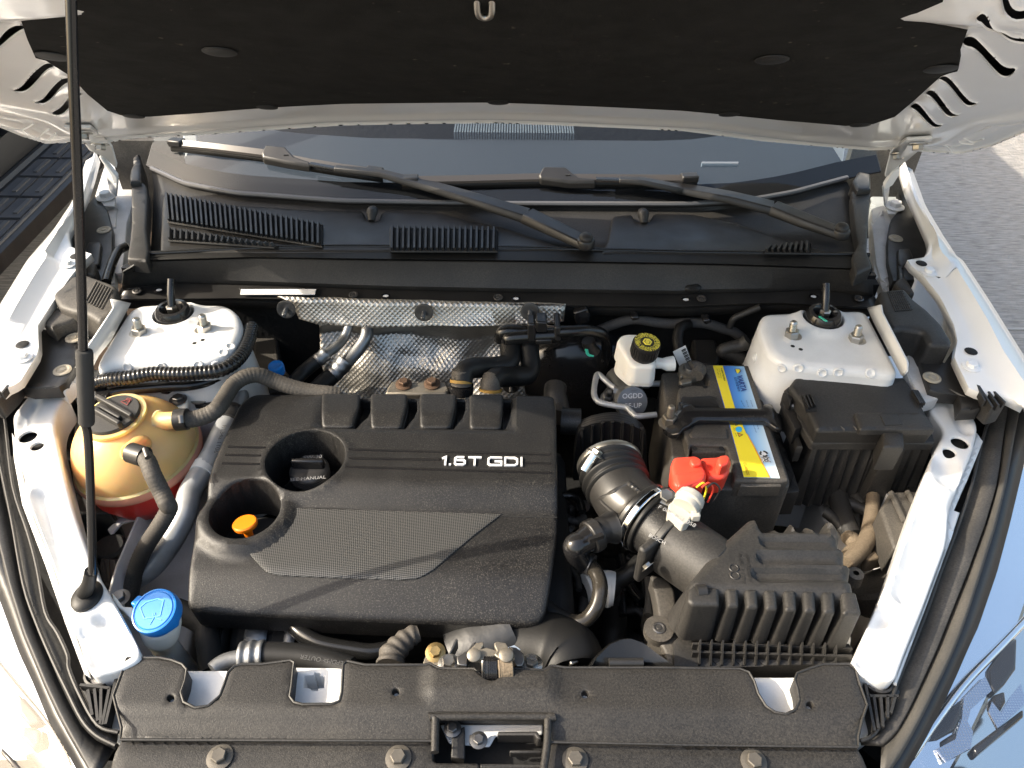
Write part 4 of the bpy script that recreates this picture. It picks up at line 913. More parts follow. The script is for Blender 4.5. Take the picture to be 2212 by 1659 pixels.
b = MB(); b.tube([Z(p, .842) for p in T('O', '-60,680 170,960 400,1230 560,1480 640,1659')], .005, 10); b.build('light_bar', m_chrome, hl2)
# small ribbed brackets under the headlight corners
def foot(name, label, outl, bp, ribs, z=.888):
    o = empty(name, Z(bp, z), label, 'bracket', 'headlight brackets')
    pplate('plate', rnd(outl, 6), z - .012, m_plast_dull, o, r=.003, skirt=.03, step=.02)
    bolt(o, Z(bp, z - .010), (0, 0, 1), .0085, m_steel_dark, name='bolt')
    b = MB(); q = Z(bp, z - .012); b.lathe(q, (0, 0, 1), [(.019, 0), (.019, .008), (.0165, .009), (.016, .001)], 24, cap=False); b.build('collar', m_plast_dull, o)
    for a, c in ribs:
        A_, C_ = Z(a, z), Z(c, z); d = (C_ - A_).normalized(); b = MB(); b.box((A_ + C_) / 2 - Vector((0, 0, .006)), ((C_ - A_).length, .003, .012), (d, Vector((-d.y, d.x, 0)), Vector((0, 0, 1)))); b.build('rib', m_plast_dull, o)
rb = lambda t, s: list(zip(T(t, s)[0::2], T(t, s)[1::2]))
foot('headlight_bracket', 'ribbed black bracket at the left front corner beside the radiator cover', T('O', '830,830 930,740 1000,740 1055,790 1050,900 960,1260 870,1270 780,1100 700,920'), T('O', '930,815')[0],
     rb('O', '790,950 830,1180 850,940 880,1230 910,940 905,1260 985,935 920,1265 1050,830 950,1260 720,905 990,935'))
foot('headlight_bracket', 'ribbed black bracket at the right front corner beside the radiator cover', T('I', '1165,1100 1190,1050 1240,1040 1330,1080 1420,1160 1340,1330 1280,1420 1240,1420 1180,1200'), T('I', '1248,1095')[0],
     rb('I', '1185,1110 1245,1415 1240,1190 1270,1400 1285,1190 1300,1390 1330,1190 1330,1330 1380,1190 1350,1300 1215,1190 1400,1190'))
foot('wing_bracket', 'ribbed black bracket bolted on the left wing at the frame edge', T('D', '-40,800 70,720 120,715 150,745 80,860 -20,960 -60,960'), T('D', '78,735')[0], rb('D', '0,830 60,760 -20,880 80,790 10,900 120,760'), z=.965)
foot('wing_bracket', 'ribbed black bracket bolted on the right wing beside the fender edge', T('F', '1870,775 1910,760 1960,780 2110,940 2085,985 2010,1005 1950,950 1880,820'), T('F', '1925,790')[0], rb('F', '1905,830 2010,990 1985,890 2050,980 2020,890 2090,960 1890,800 1960,950 1925,850 2010,850'), z=.965)
bolt(bpy.data.objects['wing_bracket'], Z(T('D', '35,805')[0], .958), (0, 0, 1), .0075, m_clip, 'clip', 'clip')
bolt(bpy.data.objects['wing_bracket.001'], Z(T('F', '1980,855')[0], .958), (0, 0, 1), .0085, m_clip, 'clip', 'clip')
# ================================================================== engine cover
EZ = .905
ec = empty('engine_cover', (-.13, .72, .84), 'big black grained engine cover with 1.6T GDI in silver letters', 'engine cover')
y1, y2 = Z((800, 1035), EZ).y, Z((800, 1108), EZ - .012).y
y3, y4 = Z((800, 1262), EZ - .02).y, Z((800, 1352), EZ - .045).y
yc = Z((740, 925), EZ).y
well = Z((660, 990), EZ); wr = (Z((744, 990), EZ) - well).length
def ecz(x, y):
    x = np.asarray(x, float); y = np.asarray(y, float)
    z = EZ - .021 * sst(y1 + .004, y2, y) - .006 * np.clip((y2 - y) / (y2 - y3), 0, 1) - .030 * np.clip((y3 + .03 - y) / (y3 + .03 - y4), 0, 1.2) ** 1.7
    z = z - .010 * sst(yc + .03, yc + .16, y)
    return z
dw = ZF(T('G', '1600,20')[0], ecz); dr = (ZF((606, 1112), ecz) - ZF((458, 1112), ecz)).length / 2; dwc = ZF((532, 1110), ecz)
_a, _b = ZF(T('E', '-140,1120')[0], ecz), ZF(T('E', '1100,1126')[0], ecz); chx0, chx1, chy = _a.x - .002, _b.x + .004, (_a.y + _b.y) / 2 - .002
def ecz2(x, y):
    z = ecz(x, y); z = z + .002 * np.exp(-((np.hypot(x - well.x, y - well.y) - wr * 1.05) / .006) ** 2)
    z = z - .007 * sst(chx0 - .004, chx0 + .004, x) * sst(chx1 + .004, chx1 - .004, x) * sst(chy - .004, chy + .006, y)
    d = np.hypot(x - dwc.x, y - dwc.y); flat = EZ - .012
    return z + (np.maximum(flat - z, 0)) * sst(dr * 1.55, dr * 1.25, d)
ec_px = T('D', '1640,905 1555,965 1490,1100 1385,1335 1342,1500 1337,1630') + T('G', '1275,40 1250,200 1216,450 1212,590 1232,625 1275,640 1400,652 2212,692') + \
        T('H', '300,705 1215,735 1285,712 1325,650 1345,540 1400,160 1402,0') + T('E', '1404,1659 1398,1300 1393,1000 1382,918 1300,912 400,907 -100,905')
ec_loop = [ZF(p, ecz)[:2] for p in ec_px]
wl = circ(well[:2], wr, 44); dl = circ(dwc[:2], dr, 40)
blocks_px = ['190,912 430,912 425,1000 388,1122 190,1122', '508,912 748,912 742,1000 708,1120 508,1120', '832,916 1052,916 1048,1010 1036,1126 830,1124']
blk = [T('E', s) for s in blocks_px] + [T('E', '-125,910 122,910 118,1000 70,1118 -130,1116')]
pits_px = [T('E', s) for s in ('432,925 485,930 488,985 465,1040 430,1075 405,1118 432,1000', '750,925 800,930 800,985 780,1040 745,1075 718,1116 748,1000', '1054,930 1098,932 1100,985 1080,1050 1062,1110 1040,1124', '125,925 185,930 187,985 165,1035 130,1060 82,1114')]
pits = [([ZF(p, ecz)[:2] for p in s], .016, True) for s in pits_px]
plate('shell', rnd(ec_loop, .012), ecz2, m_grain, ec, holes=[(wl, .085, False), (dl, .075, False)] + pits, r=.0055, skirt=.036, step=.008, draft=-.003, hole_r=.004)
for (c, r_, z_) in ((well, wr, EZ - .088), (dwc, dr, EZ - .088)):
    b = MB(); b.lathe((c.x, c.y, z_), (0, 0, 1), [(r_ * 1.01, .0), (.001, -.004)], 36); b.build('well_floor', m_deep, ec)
for s in blk:
    L = [ZF(p, ecz)[:2] for p in s]
    cy = min(p[1] for p in L)
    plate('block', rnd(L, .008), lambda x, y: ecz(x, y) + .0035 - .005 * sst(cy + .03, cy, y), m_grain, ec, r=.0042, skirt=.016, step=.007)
# thin raised styling lines
def ln(a, b_, w=.0016):
    A, B = ZF(a, ecz), ZF(b_, ecz); d = (B - A).normalized(); b = MB(); s = Vector((-d.y, d.x, 0)) * w; u = Vector((0, 0, .0014))
    b.prism([A - s + u, B - s + u, B + s + u, A + s + u], [A - s * 1.6 - u, B - s * 1.6 - u, B + s * 1.6 - u, A + s * 1.6 - u]); b.build('line', m_gloss, ec)
for s in ('1480,1250 1722,1257', '1460,1302 1692,1309', '1440,1357 1686,1364'): ln(*T('D', s))
for s in ('45,1268 1356,1300', '45,1326 640,1334', '1190,1354 1356,1360', '20,1380 1358,1420'): ln(*T('E', s))
# seam between rear and front half
b = MB(); q = [ZF(p, ecz) for p in T('D', '1845,1648') + T('E', '-280,1646 0,1652')] + [ZF(p, ecz) for p in T('H', '300,8 800,20 1398,36')]
b.tube([p + Vector((0, 0, .0002)) for p in q], .0012, 6); b.build('seam', m_deep, ec)
# badge: raised silver characters
A_, B_ = ZF(T('E', '650,1345')[0], ecz), ZF(T('E', '1175,1352')[0], ecz); ax = (B_ - A_); TL = ax.length; ax = ax.normalized(); by = Vector((-ax.y, ax.x, 0)).normalized(); nn = ax.cross(by)
hgt = (ZF(T('E', '900,1312')[0], ecz) - ZF(T('E', '900,1368')[0], ecz)).length
mb = MB(); u = TL / 526; o = A_ - by * hgt / 2 + nn * .0005; wd = 12.5 * u; Hh = hgt / u - 11
def S(pts, closed=False): stroke(mb, [((x + 0) * u, (y + 5) * u) for x, y in pts], wd, o, ax, by, nn, .0025, closed)
S([(4, Hh * .80), (26, Hh), (26, -6)])
S([(50, 0), (63, 0)])
S([(146, Hh), (100, Hh), (88, Hh - 10), (88, 10), (100, 0), (140, 0), (152, 10), (152, Hh * .46), (142, Hh * .60), (92, Hh * .60)])
S([(172, Hh), (258, Hh)]); S([(215, Hh - 6), (215, -6)])
S([(392, Hh), (318, Hh), (304, Hh - 12), (304, 12), (318, 0), (388, 0), (388, Hh * .48), (344, Hh * .48)])
S([(412, 0), (412, Hh), (474, Hh), (490, Hh - 12), (490, 12), (474, 0), (406, 0)])
S([(518, Hh + 6), (518, -6)])
mb.build('lettering', m_text_w, ec, fixn=True)
# mesh insert
m_carbon = bpy.data.materials.new('woven mesh insert'); m_carbon.use_nodes = True
t = m_carbon.node_tree; L_ = t.links; pb = t.nodes['Principled BSDF']; geo = nd(t, 'ShaderNodeNewGeometry')
mp = nd(t, 'ShaderNodeMapping'); mp.inputs['Rotation'].default_value = (0, 0, math.radians(38)); mp.inputs['Scale'].default_value = (1, 1, 0); L_.new(geo.outputs['Position'], mp.inputs[0])
ck = nd(t, 'ShaderNodeTexChecker'); ck.inputs['Scale'].default_value = 560; L_.new(mp.outputs[0], ck.inputs['Vector'])
ck.inputs[1].default_value = (.105, .104, .10, 1); ck.inputs[2].default_value = (.012, .012, .012, 1)
L_.new(ck.outputs[0], pb.inputs['Base Color']); pb.inputs['Roughness'].default_value = .42; pb.inputs['Metallic'].default_value = .25
bu = nd(t, 'ShaderNodeBump'); bu.inputs['Distance'].default_value = .001; bu.inputs['Strength'].default_value = .5; L_.new(ck.outputs[1], bu.inputs['Height']); L_.new(bu.outputs[0], pb.inputs['Normal'])
ins = T('D', '1826,1660') + T('H', '1040,18 880,140 700,290 600,378 540,415 480,440 400,444') + T('G', '2212,432 2000,425 1800,415 1730,395 1690,355')
_p0, _p1 = ZF((530, 1188), ecz) - dwc, ZF((606, 1098), ecz) - dwc; _a0, _a1 = math.atan2(_p0.y, _p0.x), math.atan2(_p1.y, _p1.x); _rr = (Vector(_p0[:2]).length, Vector(_p1[:2]).length)
ins_xy = [ZF(p, ecz)[:2] for p in ins[1:]] + [(dwc.x + (_rr[0] + (_rr[1] - _rr[0]) * k / 12) * math.cos(_a0 + (_a1 - _a0) * k / 12), dwc.y + (_rr[0] + (_rr[1] - _rr[0]) * k / 12) * math.sin(_a0 + (_a1 - _a0) * k / 12)) for k in range(13)]
plate('mesh_insert', ins_xy, lambda x, y: ecz(x, y) + .0022, m_carbon, ec, r=.001, skirt=.003, step=.012)
# oil filler cap and dipstick (things of their own)
oc = Z(T('D', '2010,1420')[0], EZ - .052)
m_oilcap = mat('oil cap plastic', (.03, .03, .031), .32, dust=.05)
oil = empty('oil_filler_cap', oc, 'round black oil filler cap down inside the large well of the engine cover', 'oil cap')
b = MB(); b.lathe(oc + Vector((0, 0, -.01)), (0, 0, 1), [(.029, 0)] + [(.029 + .0012 * (k % 2), .004 + .016 * k / 8) for k in range(8)] + [(.0275, .022), (.024, .024), (.001, .024)], 30); b.build('cap', m_oilcap, oil)
b = MB(); b.prism(*[[oc + Vector((sx * .025, sy * .009 * k, z)) for sx, sy in ((-1, -.5), (1, -.5), (1, .7), (-1, .7))] for z, k in ((.030, .7), (.013, 1.2))]); b.build('grip', m_gloss, oil, bevel=.003)
mb = MB(); text(mb, 'SEE MANUAL', oc + Vector((.004, -.024, .0145)), (1, .12, 0), (-.12, 1, 0), .009); mb.build('lettering', mat('grey print', (.3, .3, .3), .5), oil)
mb = MB(); text(mb, '5W-30', oc + Vector((.002, .020, .0145)), (1, .12, 0), (-.12, 1, 0), .010); mb.build('lettering', MATS['grey print'], oil)
dz = EZ - .03; d0 = Z(T('G', '1588,75')[0], dz + .005)
dip = empty('dipstick', d0 - Vector((0, 0, .05)), 'orange dipstick handle in the small round well of the engine cover', 'dipstick')
b = MB(); axd = Vector((.10, -.18, -1)).normalized(); b.lathe(d0, axd, [(.001, -.003), (.0155, -.003), (.0172, -.001), (.0165, .004), (.0125, .007), (.0068, .011), (.0058, .022), (.007, .029), (.012, .032), (.0145, .036), (.0145, .042), (.012, .046), (.004, .047), (.003, .09)], 26); b.build('handle', m_orange, dip)
# ================================================================== engine below the cover
en = empty('engine', (-.1, .75, .45), 'dark engine block and front accessories below the black cover', 'engine')
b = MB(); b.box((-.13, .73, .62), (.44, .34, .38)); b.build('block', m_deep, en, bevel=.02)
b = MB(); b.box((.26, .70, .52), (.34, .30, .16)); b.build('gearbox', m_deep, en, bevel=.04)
AZ = .74
al = Z(T('P', '560,300')[0], AZ); ar = Z(T('P', '1120,300')[0], AZ); axl = (ar - al).normalized()
b = MB(); L0 = (ar - al).length; b.lathe(al, axl, [(.05, 0), (.056, .012), (.056, .035), (.052, .04), (.052, L0 * .62), (.056, L0 * .64), (.056, L0 * .92), (.04, L0)], 28); alt = b.build('alternator', m_deep, en)
for k, (u0, u1) in enumerate(((625, 820), (965, 1060))):
    p, q = Z(T('P', f'{u0},250')[0], AZ + .03), Z(T('P', f'{u1},250')[0], AZ + .03)
    b = MB(); b.lathe(Vector((p.x, al.y, al.z)), axl, [(.057, 0), (.060, .004), (.060, (q - p).length - .004), (.057, (q - p).length)], 30, cap=False); b.build('casing', m_alu, alt)
for k in range(4):
    p = Z(T('P', f'{640 + 4 * k},{165 + 52 * k}')[0], AZ + .055 - .012 * k); b = MB(); b.box(p + Vector((.012, 0, .0)), (.034, .006, .010)); b.build('fin', m_alu, alt, bevel=.001)
b = MB(); p, q = Z(T('P', '790,335')[0], AZ + .045), Z(T('P', '1100,335')[0], AZ + .045); b.tube([p, q], .0055, 10, smoothp=False); b.build('through_bolt', m_chrome, alt)
b = MB(); b.lathe(Z(T('P', '505,300')[0], AZ) + Vector((-.02, 0, 0)), axl, [(.062, 0), (.066, .003), (.060, .008), (.060, .016), (.066, .021), (.062, .024)], 30); b.build('pulley', m_plast, en)
for pts, r_, z_, nm in ((T('P', '-20,0 160,80 250,160 260,260 285,420 300,560'), .016, .80, 'pipe'), (T('P', '1020,150 1100,220 1250,300 1500,350 1700,370 1900,330'), .011, .82, 'harness')):
    b = MB(); b.tube([Z(p, z_) for p in pts], r_, 12); b.build(nm, m_rubber_sh if nm == 'harness' else m_deep, en)
# throttle body behind the latch
b = MB(); p, q = Z(T('Q', '640,560')[0], .80), Z(T('Q', '1150,300')[0], .82); b.tube([p, p.lerp(q, .4), q], [.036, .040, .034], 20); b.build('throttle_body', mat('dull casting', (.10, .10, .10), .55, .8, bump=(120, .3, .002)), en)
b = MB(); b.tube([Z(p, .80) for p in T('Q', '1080,420 1250,440 1450,480 1600,560 1650,700')], [.040, .046, .052, .052, .045], 22); b.build('intake_elbow', m_rubber, en)
b = MB(); o = Z(T('Q', '1620,480')[0], .835); b.box(o, (.012, .040, .012), frame_of((.2, 0, 1), (-.5, 1, 0))); b.build('hose_clamp', m_steel, en, bevel=.002)
b = MB(); b.box(Z(T('Q', '1135,380')[0], .835), (.030, .030, .006)); b.build('sensor', mat('blue grey connector', (.22, .27, .35), .4), en, bevel=.002)
# ================================================================== hood latch
lz = .90; lc = Z(T('Q', '950,520')[0], lz)
la = empty('hood_latch', lc - Vector((0, 0, .03)), 'steel hood latch with coil springs behind the middle of the radiator cover', 'latch')
def pp(nm, t_, pts, z, h, m, par, bev=.0012):
    q = [Z(p, z) for p in T(t_, pts)]; b = MB(); b.prism(q, [p - Vector((0, 0, h)) for p in q]); return b.build(nm, m, par, bevel=bev)
pp('base_plate', 'Q', '525,600 560,575 660,595 740,600 780,560 1150,560 1180,600 1290,590 1380,605 1410,630 1100,640 870,650 700,625', .885, .003, m_rust, la)
pp('side_plate', 'Q', '665,590 660,520 760,460 800,400 830,385 790,470 755,520 750,600', .905, .03, m_steel_dark, la)
pp('claw', 'Q', '770,520 765,470 800,430 830,400 890,390 900,420 880,450 920,440 960,450 1020,470 1015,500 990,520 900,545 820,545', .915, .008, m_rust, la)
pp('claw', 'Q', '985,500 1010,470 990,430 985,400 1010,385 1090,400 1110,440 1150,480 1140,530 1040,545', .917, .008, m_rust, la)
pp('side_plate', 'Q', '1140,460 1110,430 1180,440 1240,490 1250,560 1230,600 1180,600 1150,560', .906, .03, m_steel_dark, la)
for c, r_ in ((T('Q', '810,512')[0], .011), (T('Q', '1090,512')[0], .0115)):
    b = MB(); r_ *= .72; b.lathe(Z(c, .917), (0, -.2, 1), [(r_, 0), (r_, .003), (r_ * .7, .0045), (.001, .0045)], 20); b.build('rivet', m_rust, la)
for t0, t1, m_ in (('890,615', '1020,615', m_gloss), ('1030,610', '1150,605', m_tan)):
    p, q = Z(T('Q', t0)[0], .90), Z(T('Q', t1)[0], .90); pts = []
    d = (q - p).normalized(); s = Vector((0, 0, 1)); w_ = d.cross(s)
    for k in range(7 * 10 + 1): a = 2 * math.pi * k / 10; pts.append(p.lerp(q, k / 70) + (s * math.cos(a) + w_ * math.sin(a)) * .015)
    b = MB(); b.tube(pts, .0021, 6, samples=1); b.build('spring', m_, la)
for c in T('Q', '592,590 1312,590'): bolt(la, Z(c, .888), (0, 0, 1), .008, m_steel, name='bolt', h=1.6)
bk = empty('accessory_bracket', Z(T('Q', '440,560')[0], .84), 'dusty bracket with one yellowish bolt left of the hood latch', 'bracket')
pp('plate', 'Q', '360,590 400,480 470,440 520,470 560,520 500,610', .865, .006, m_rust, bk); bolt(bk, Z(T('Q', '475,485')[0], .867), (0, -.2, 1), .0075, mat('yellow zinc', (.40, .28, .12), .4, 1.0), name='bolt')
pp('edge_strip', 'Q', '560,560 580,550 672,370 650,360', .875, .02, m_steel_dark, bk)
for nm, lbl, t_, pts, r_, z_, m_, rib in (('dusty_hose', 'dusty ringed hose end rising beside the accessory bracket', 'Q', '80,600 100,510 160,430 250,350 330,320', [.017, .017, .015, .013, .011], .845, m_hose, (.012, .07)),
                                       ('ac_hose', 'black hose with crimped metal collar in front of the alternator', 'P', '740,400 900,405 1100,420 1300,460 1500,530', [.0165] * 5, .86, m_rubber, None)):
    ho = empty(nm, Z(T(t_, pts)[0], z_ - .01), lbl, 'hose'); b = MB(); b.tube([Z(p, z_) for p in T(t_, pts)], r_, 14, samples=14, rib=rib); b.build('tube', m_, ho)
    if nm == 'ac_hose':
        b = MB(); b.tube([Z(p, .86) for p in T('P', '545,420 650,412 755,402')], [.0185, .0195, .0185], 16, samples=14, rib=(.012, .05)); b.build('collar', m_alu, ho)
        b = MB(); b.tube([Z(p, .858) for p in T('P', '310,530 370,480 450,445 550,425')], .0105, 14); b.build('metal_pipe', m_alu, ho)
        mb = MB(); p = Z(T('P', '1270,440')[0], .8775); text(mb, '<EPDM> OUTER', p, (-1, .16, 0), (-.16, -1, 0), .008); mb.build('lettering', mat('faint print', (.07, .07, .07), .6), ho)
# large black intake snorkel behind the radiator cover, right of the latch
sn = empty('intake_snorkel', Z(T('Q', '2100,560')[0], .84), 'smooth black intake snorkel in front of the air filter box', 'air intake')
sr = loft_rows([(T('H', '1620,1000 1660,940 1740,860 1820,825 1880,822 1960,850 2050,920 2180,1010'), .90), (T('H', '1600,1030 1640,1000 1750,960 1850,940 1950,950 2050,985 2200,1030'), .895), (T('H', '1600,1060 1900,1060 2212,1060'), .88)], 30)
b = MB(); b.grid([[p + Vector((0, .03, -.06)) for p in sr[0]], [p + Vector((0, .008, -.012)) for p in sr[0]]] + sr); b.build('mouth', m_rubber_sh, sn, solid=.003, ang=60)
b = MB(); p, q = Z(T('H', '1735,975')[0], .8985), Z(T('H', '1955,975')[0], .8985); b.tube([p, q], .005, 10, smoothp=False); b.build('rib', m_plast, sn)
# ================================================================== heat shield on the firewall
hsd = empty('heat_shield', (-.15, 1.13, .68), 'embossed aluminium heat shield on the firewall', 'heat shield')
def shz(amp, seed):
    from mathutils import noise
    def f(p): return noise.noise(Vector((p.x * 14 + seed, p.z * 16, seed))) * amp + noise.noise(Vector((p.x * 45, p.z * 40, seed + 3))) * amp * .25
    return f
fN = shz(.016, 2.0); fN2 = shz(.006, 9.0)
yl = lambda y: (lambda p: Y(p, y))
rows = loft_rows([(T('W', '600,640 900,648 1222,655'), yl(1.136)), (T('W', '632,655 900,662 1220,668'), yl(1.131)), (T('W', '645,690 740,698 900,700 1100,700 1218,692'), yl(1.126)), (T('W', '690,703 800,706 900,706 1100,702 1200,700'), yl(1.122))], 60)
for r_ in rows:
    for p in r_: p.y += fN2(p)
b = MB(); b.grid(rows); b.build('upper_strip', m_shield, hsd, solid=.002, ang=80)
LS = [(T('W', '690,700 800,702 900,700 1050,698 1198,698'), 1.135), (T('W', '690,720 800,716 900,722 1050,725 1196,722'), 1.165), (T('W', '692,750 800,750 900,770 1050,765 1194,760'), 1.15), (T('W', '696,785 800,790 900,792 1050,795 1192,795'), 1.135), (T('W', '705,822 800,822 900,825 1050,825 1190,825'), 1.12), (T('W', '720,858 800,858 900,860 1050,860 1187,860'), 1.105), (T('W', '740,900 800,900 900,900 1050,900 1184,900'), 1.09)]
P = [loft_rows([(a, yl(y))], 70)[0] for a, y in LS]; rows = []
for i in range(len(P) - 1):
    for k in range(6): rows.append([a.lerp(b_, k / 6) for a, b_ in zip(P[i], P[i + 1])])
rows.append(P[-1])
for r_ in rows:
    for p in r_: p.y += fN(p)
b = MB(); b.grid(rows); b.build('lower_sheet', m_shield, hsd, solid=.002, ang=80)
for p in T('D', '1855,358') + T('E', '535,378 1222,372 1100,850'):
    y_ = 1.112 if p[1] < 700 else 1.10; o = Y(p, y_); b = MB(); b.lathe(o, (0, -1, .2), [(.017, 0), (.0165, .0025), (.012, .003), (.007, .001), (.001, .001)], 22); w_ = b.build('washer', m_steel_dark, hsd)
    b = MB(); b.lathe(o, (0, -1, .0), [(.004, 0), (.004, .018), (.003, .021)], 12); b.build('stud', m_alu, w_)
# manifold bracket with two rusty bolts
mb_ = empty('manifold_bracket', Z(T('E', '480,900')[0], .86), 'pale dusty metal bracket with two rusty bolts behind the engine cover', 'bracket')
pp('plate', 'E', '280,905 300,860 320,830 360,810 480,830 620,815 680,830 700,870 680,905', .880, .03, m_rust, mb_, .004)
for p in T('E', '405,845 588,842'): bolt(mb_, Z(p, .882), (0, -.1, 1), .0085, mat('rusty bolt', (.12, .075, .05), .6, .7) if 'rusty bolt' not in MATS else MATS['rusty bolt'], name='bolt', h=1.3)
# ================================================================== heater hoses, refrigerant lines
def hose(name, label, cat, parts, group=None):
    o = None
    for nm, pts, r_, m_, kw in parts:
        if o is None: o = empty(name, Vector(pts[0]) - Vector((0, 0, .01)), label, cat, group)
        b = MB(); b.tube(pts, r_, kw.pop('n', 16), **kw); b.build(nm, m_, o, ang=50)
    return o
YH = 1.075; m_ochre = mat('ochre paint', (.34, .20, .04), .6)
hose('heater_hose', 'black heater hose bending to a dusty end, nearer the middle of the firewall', 'hose', [
    ('tube', [Y(p, y) for p, y in zip(T('E', '1090,520 1092,600 1095,680 1060,720 960,735 860,738 800,760 785,830'), (1.10, 1.075, 1.05, 1.035, 1.02, 1.0, .985, .97))], [.018] * 6 + [.017, .017], m_rubber, {}),
    ('dusty_end', [Y(p, y) for p, y in zip(T('E', '783,752 780,800 778,850'), (.984, .978, .972))], .0175, m_hose, {}),
    ('clamp', [Y(p, y) for p, y in zip(T('E', '778,815 777,835'), (.975, .972))], .0192, m_ochre, {'smoothp': False}),
    ('end_collar', [Y(p, y) for p, y in zip(T('E', '777,850 776,900'), (.972, .968))], .021, m_gloss, {'smoothp': False})], 'heater hoses')
hose('heater_hose', 'black heater hose bending to a dusty end, right of its twin', 'hose', [
    ('tube', [Y(p, y) for p, y in zip(T('E', '1215,560 1218,640 1225,740 1195,785 1100,795 1010,800 975,825'), (1.09, 1.07, 1.045, 1.03, 1.015, .99, .978))], .018, m_rubber, {}),
    ('dusty_end', [Y(p, y) for p, y in zip(T('E', '985,800 968,840 966,890'), (.985, .975, .968))], .0175, m_hose, {}),
    ('clamp', [Y(p, y) for p, y in zip(T('E', '966,872 965,888'), (.968, .966))], .0195, m_ochre, {'smoothp': False})], 'heater hoses')
b = MB(); vv = empty('heater_valve', Y(T('E', '1270,520')[0], 1.09), 'black plastic heater valve with connectors on top of the heater hoses', 'valve')
b.tube([Y(p, 1.075) for p in T('E', '1085,565 1100,545 1200,535 1300,530 1400,525')], .014, 14); b.build('pipe', m_rubber_sh, vv)
b = MB(); b.tube([Y(p, 1.085) for p in T('E', '1035,560 1040,520 1070,500 1130,500 1200,510')], .012, 12); b.build('pipe', m_rubber_sh, vv)
for pts, h in (('1205,455 1255,455 1260,570 1210,570', .03), ('1262,440 1335,445 1335,510 1262,510', .03), ('1380,475 1420,475 1425,565 1385,565', .045), ('1255,560 1365,555 1365,590 1260,590', .02)):
    q = [Y(p, 1.06) for p in T('E', pts)]; b = MB(); b.prism(q, [p + Vector((0, h, 0)) for p in q]); b.build('connector', m_plast, vv, bevel=.003)
hose('loom', 'thick black loom from the heater valve curving down the bulkhead', 'cable', [('tube', [Y(p, y) for p, y in zip(T('E', '1400,505 1500,500 1600,495 1690,520 1720,580 1712,680 1680,780 1640,900'), (1.07, 1.07, 1.08, 1.09, 1.10, 1.10, 1.11, 1.12))], .0105, m_rubber_sh, {})])
hose('refrigerant_line', 'wide silver refrigerant line left of the heat shield bulge', 'pipe', [('pipe', [Y(p, y) for p, y in zip(T('E', '170,465 160,540 110,620 50,690 15,740'), (1.13, 1.11, 1.09, 1.07, 1.05))], .0115, m_alu, {}),
    ('crimp', [Y(p, y) for p, y in zip(T('D', '2240,690 2200,740 2150,790'), (1.055, 1.045, 1.035))], .0155, m_alu, {'rib': (.013, .03)}), ('rubber', [Y(p, y) for p, y in zip(T('D', '2150,790 2080,850 2000,930'), (1.035, 1.01, .98))], .0155, m_rubber, {})], 'refrigerant lines')
hose('refrigerant_line', 'slim silver refrigerant line at the left edge of the heat shield', 'pipe', [('pipe', [Y(p, y) for p, y in zip(T('D', '2262,460 2230,545 2170,610 2110,650'), (1.13, 1.11, 1.08, 1.06))], .0085, m_alu, {}),
    ('crimp', [Y(p, y) for p, y in zip(T('D', '2115,645 2085,670 2045,700'), (1.062, 1.055, 1.05))], .0125, m_alu, {'rib': (.012, .05)}), ('rubber', [Y(p, y) for p, y in zip(T('D', '2050,695 1960,770 1890,850'), (1.05, 1.03, 1.0))], .0125, m_rubber, {})], 'refrigerant lines')
for lbl, c, z_ in (('round blue cap on the left refrigerant service port', T('D', '1556,750')[0], .875), ('smaller blue cap on the right refrigerant service port', T('D', '1790,735')[0], .875)):
    o = Z(c, z_); sp = empty('service_port', o - Vector((0, 0, .04)), lbl, 'port cap', 'service ports')
    b = MB(); b.lathe(o, (0, -.1, 1), [(.013, -.012), (.0138, 0), (.013, .005), (.0105, .0065), (.0095, .0058), (.001, .0058)], 20); b.build('cap', m_blue, sp)
    b = MB(); b.lathe(o - Vector((0, 0, .05)), (0, -.02, 1), [(.008, 0), (.008, .02), (.0065, .022), (.0065, .04)], 14); b.build('valve', m_alu, sp)
# strut side dark pocket boxes beside left tower
pp('side_box', 'D', '1640,480 1770,490 1800,560 1815,700 1880,780 1885,860 1700,900 1640,700', .80, .2, m_plast_dirty, empty('canister', (-.36, 1.0, .60), 'dark canister between the left tower and the heat shield', 'canister'), .006)
# ================================================================== battery
BZ = .872; LZ = .892
bat = empty('battery', Z((1560, 930), .70), 'black car battery with a yellow and blue label under a steel strap', 'battery')
cs = T('R', '10,245 485,240 490,155 1015,158 1150,480 1490,1490 1480,1565 850,1592 170,1585 95,900')
pplate('case', cs, BZ, m_plast_dirty, bat, rc=.008, r=.004, skirt=.19, step=.02)
tr_ = T('R', '1010,165 1060,155 1150,290 1270,640 1400,1000 1600,1590 1590,1620 860,1640 850,1600 1480,1560 1490,1480 1140,480')
pplate('tray', tr_, BZ - .035, m_plast_dull, bat, r=.003, skirt=.05, step=.03)
lid = T('R', '492,160 1012,165 1478,1485 1390,1500 930,1495 850,1490 838,1300 770,1150 745,1092 352,1078 330,1180 272,950 205,640 200,480 218,425 365,390 545,408 560,360 520,250')
pplate('lid', lid, LZ, m_plast_dirty, bat, rc=.004, r=.004, skirt=.03, step=.015)
pplate('vent_plug', T('R', '240,520 600,515 640,530 685,640 235,640'), LZ + .003, m_plast, bat, r=.003, skirt=.004, step=.03, rc=.004)
pplate('vent_plug', T('R', '390,850 770,880 780,1000 360,990 330,960'), LZ + .003, m_plast_dirty, bat, r=.003, skirt=.004, step=.03, rc=.004)
for s in ('345,1090 740,1100 760,1160 370,1165', '920,1500 1385,1498 1390,1545 915,1548'):
    pplate('ledge', T('R', s), LZ - .006, m_plast_dirty, bat, r=.003, skirt=.02, step=.03)
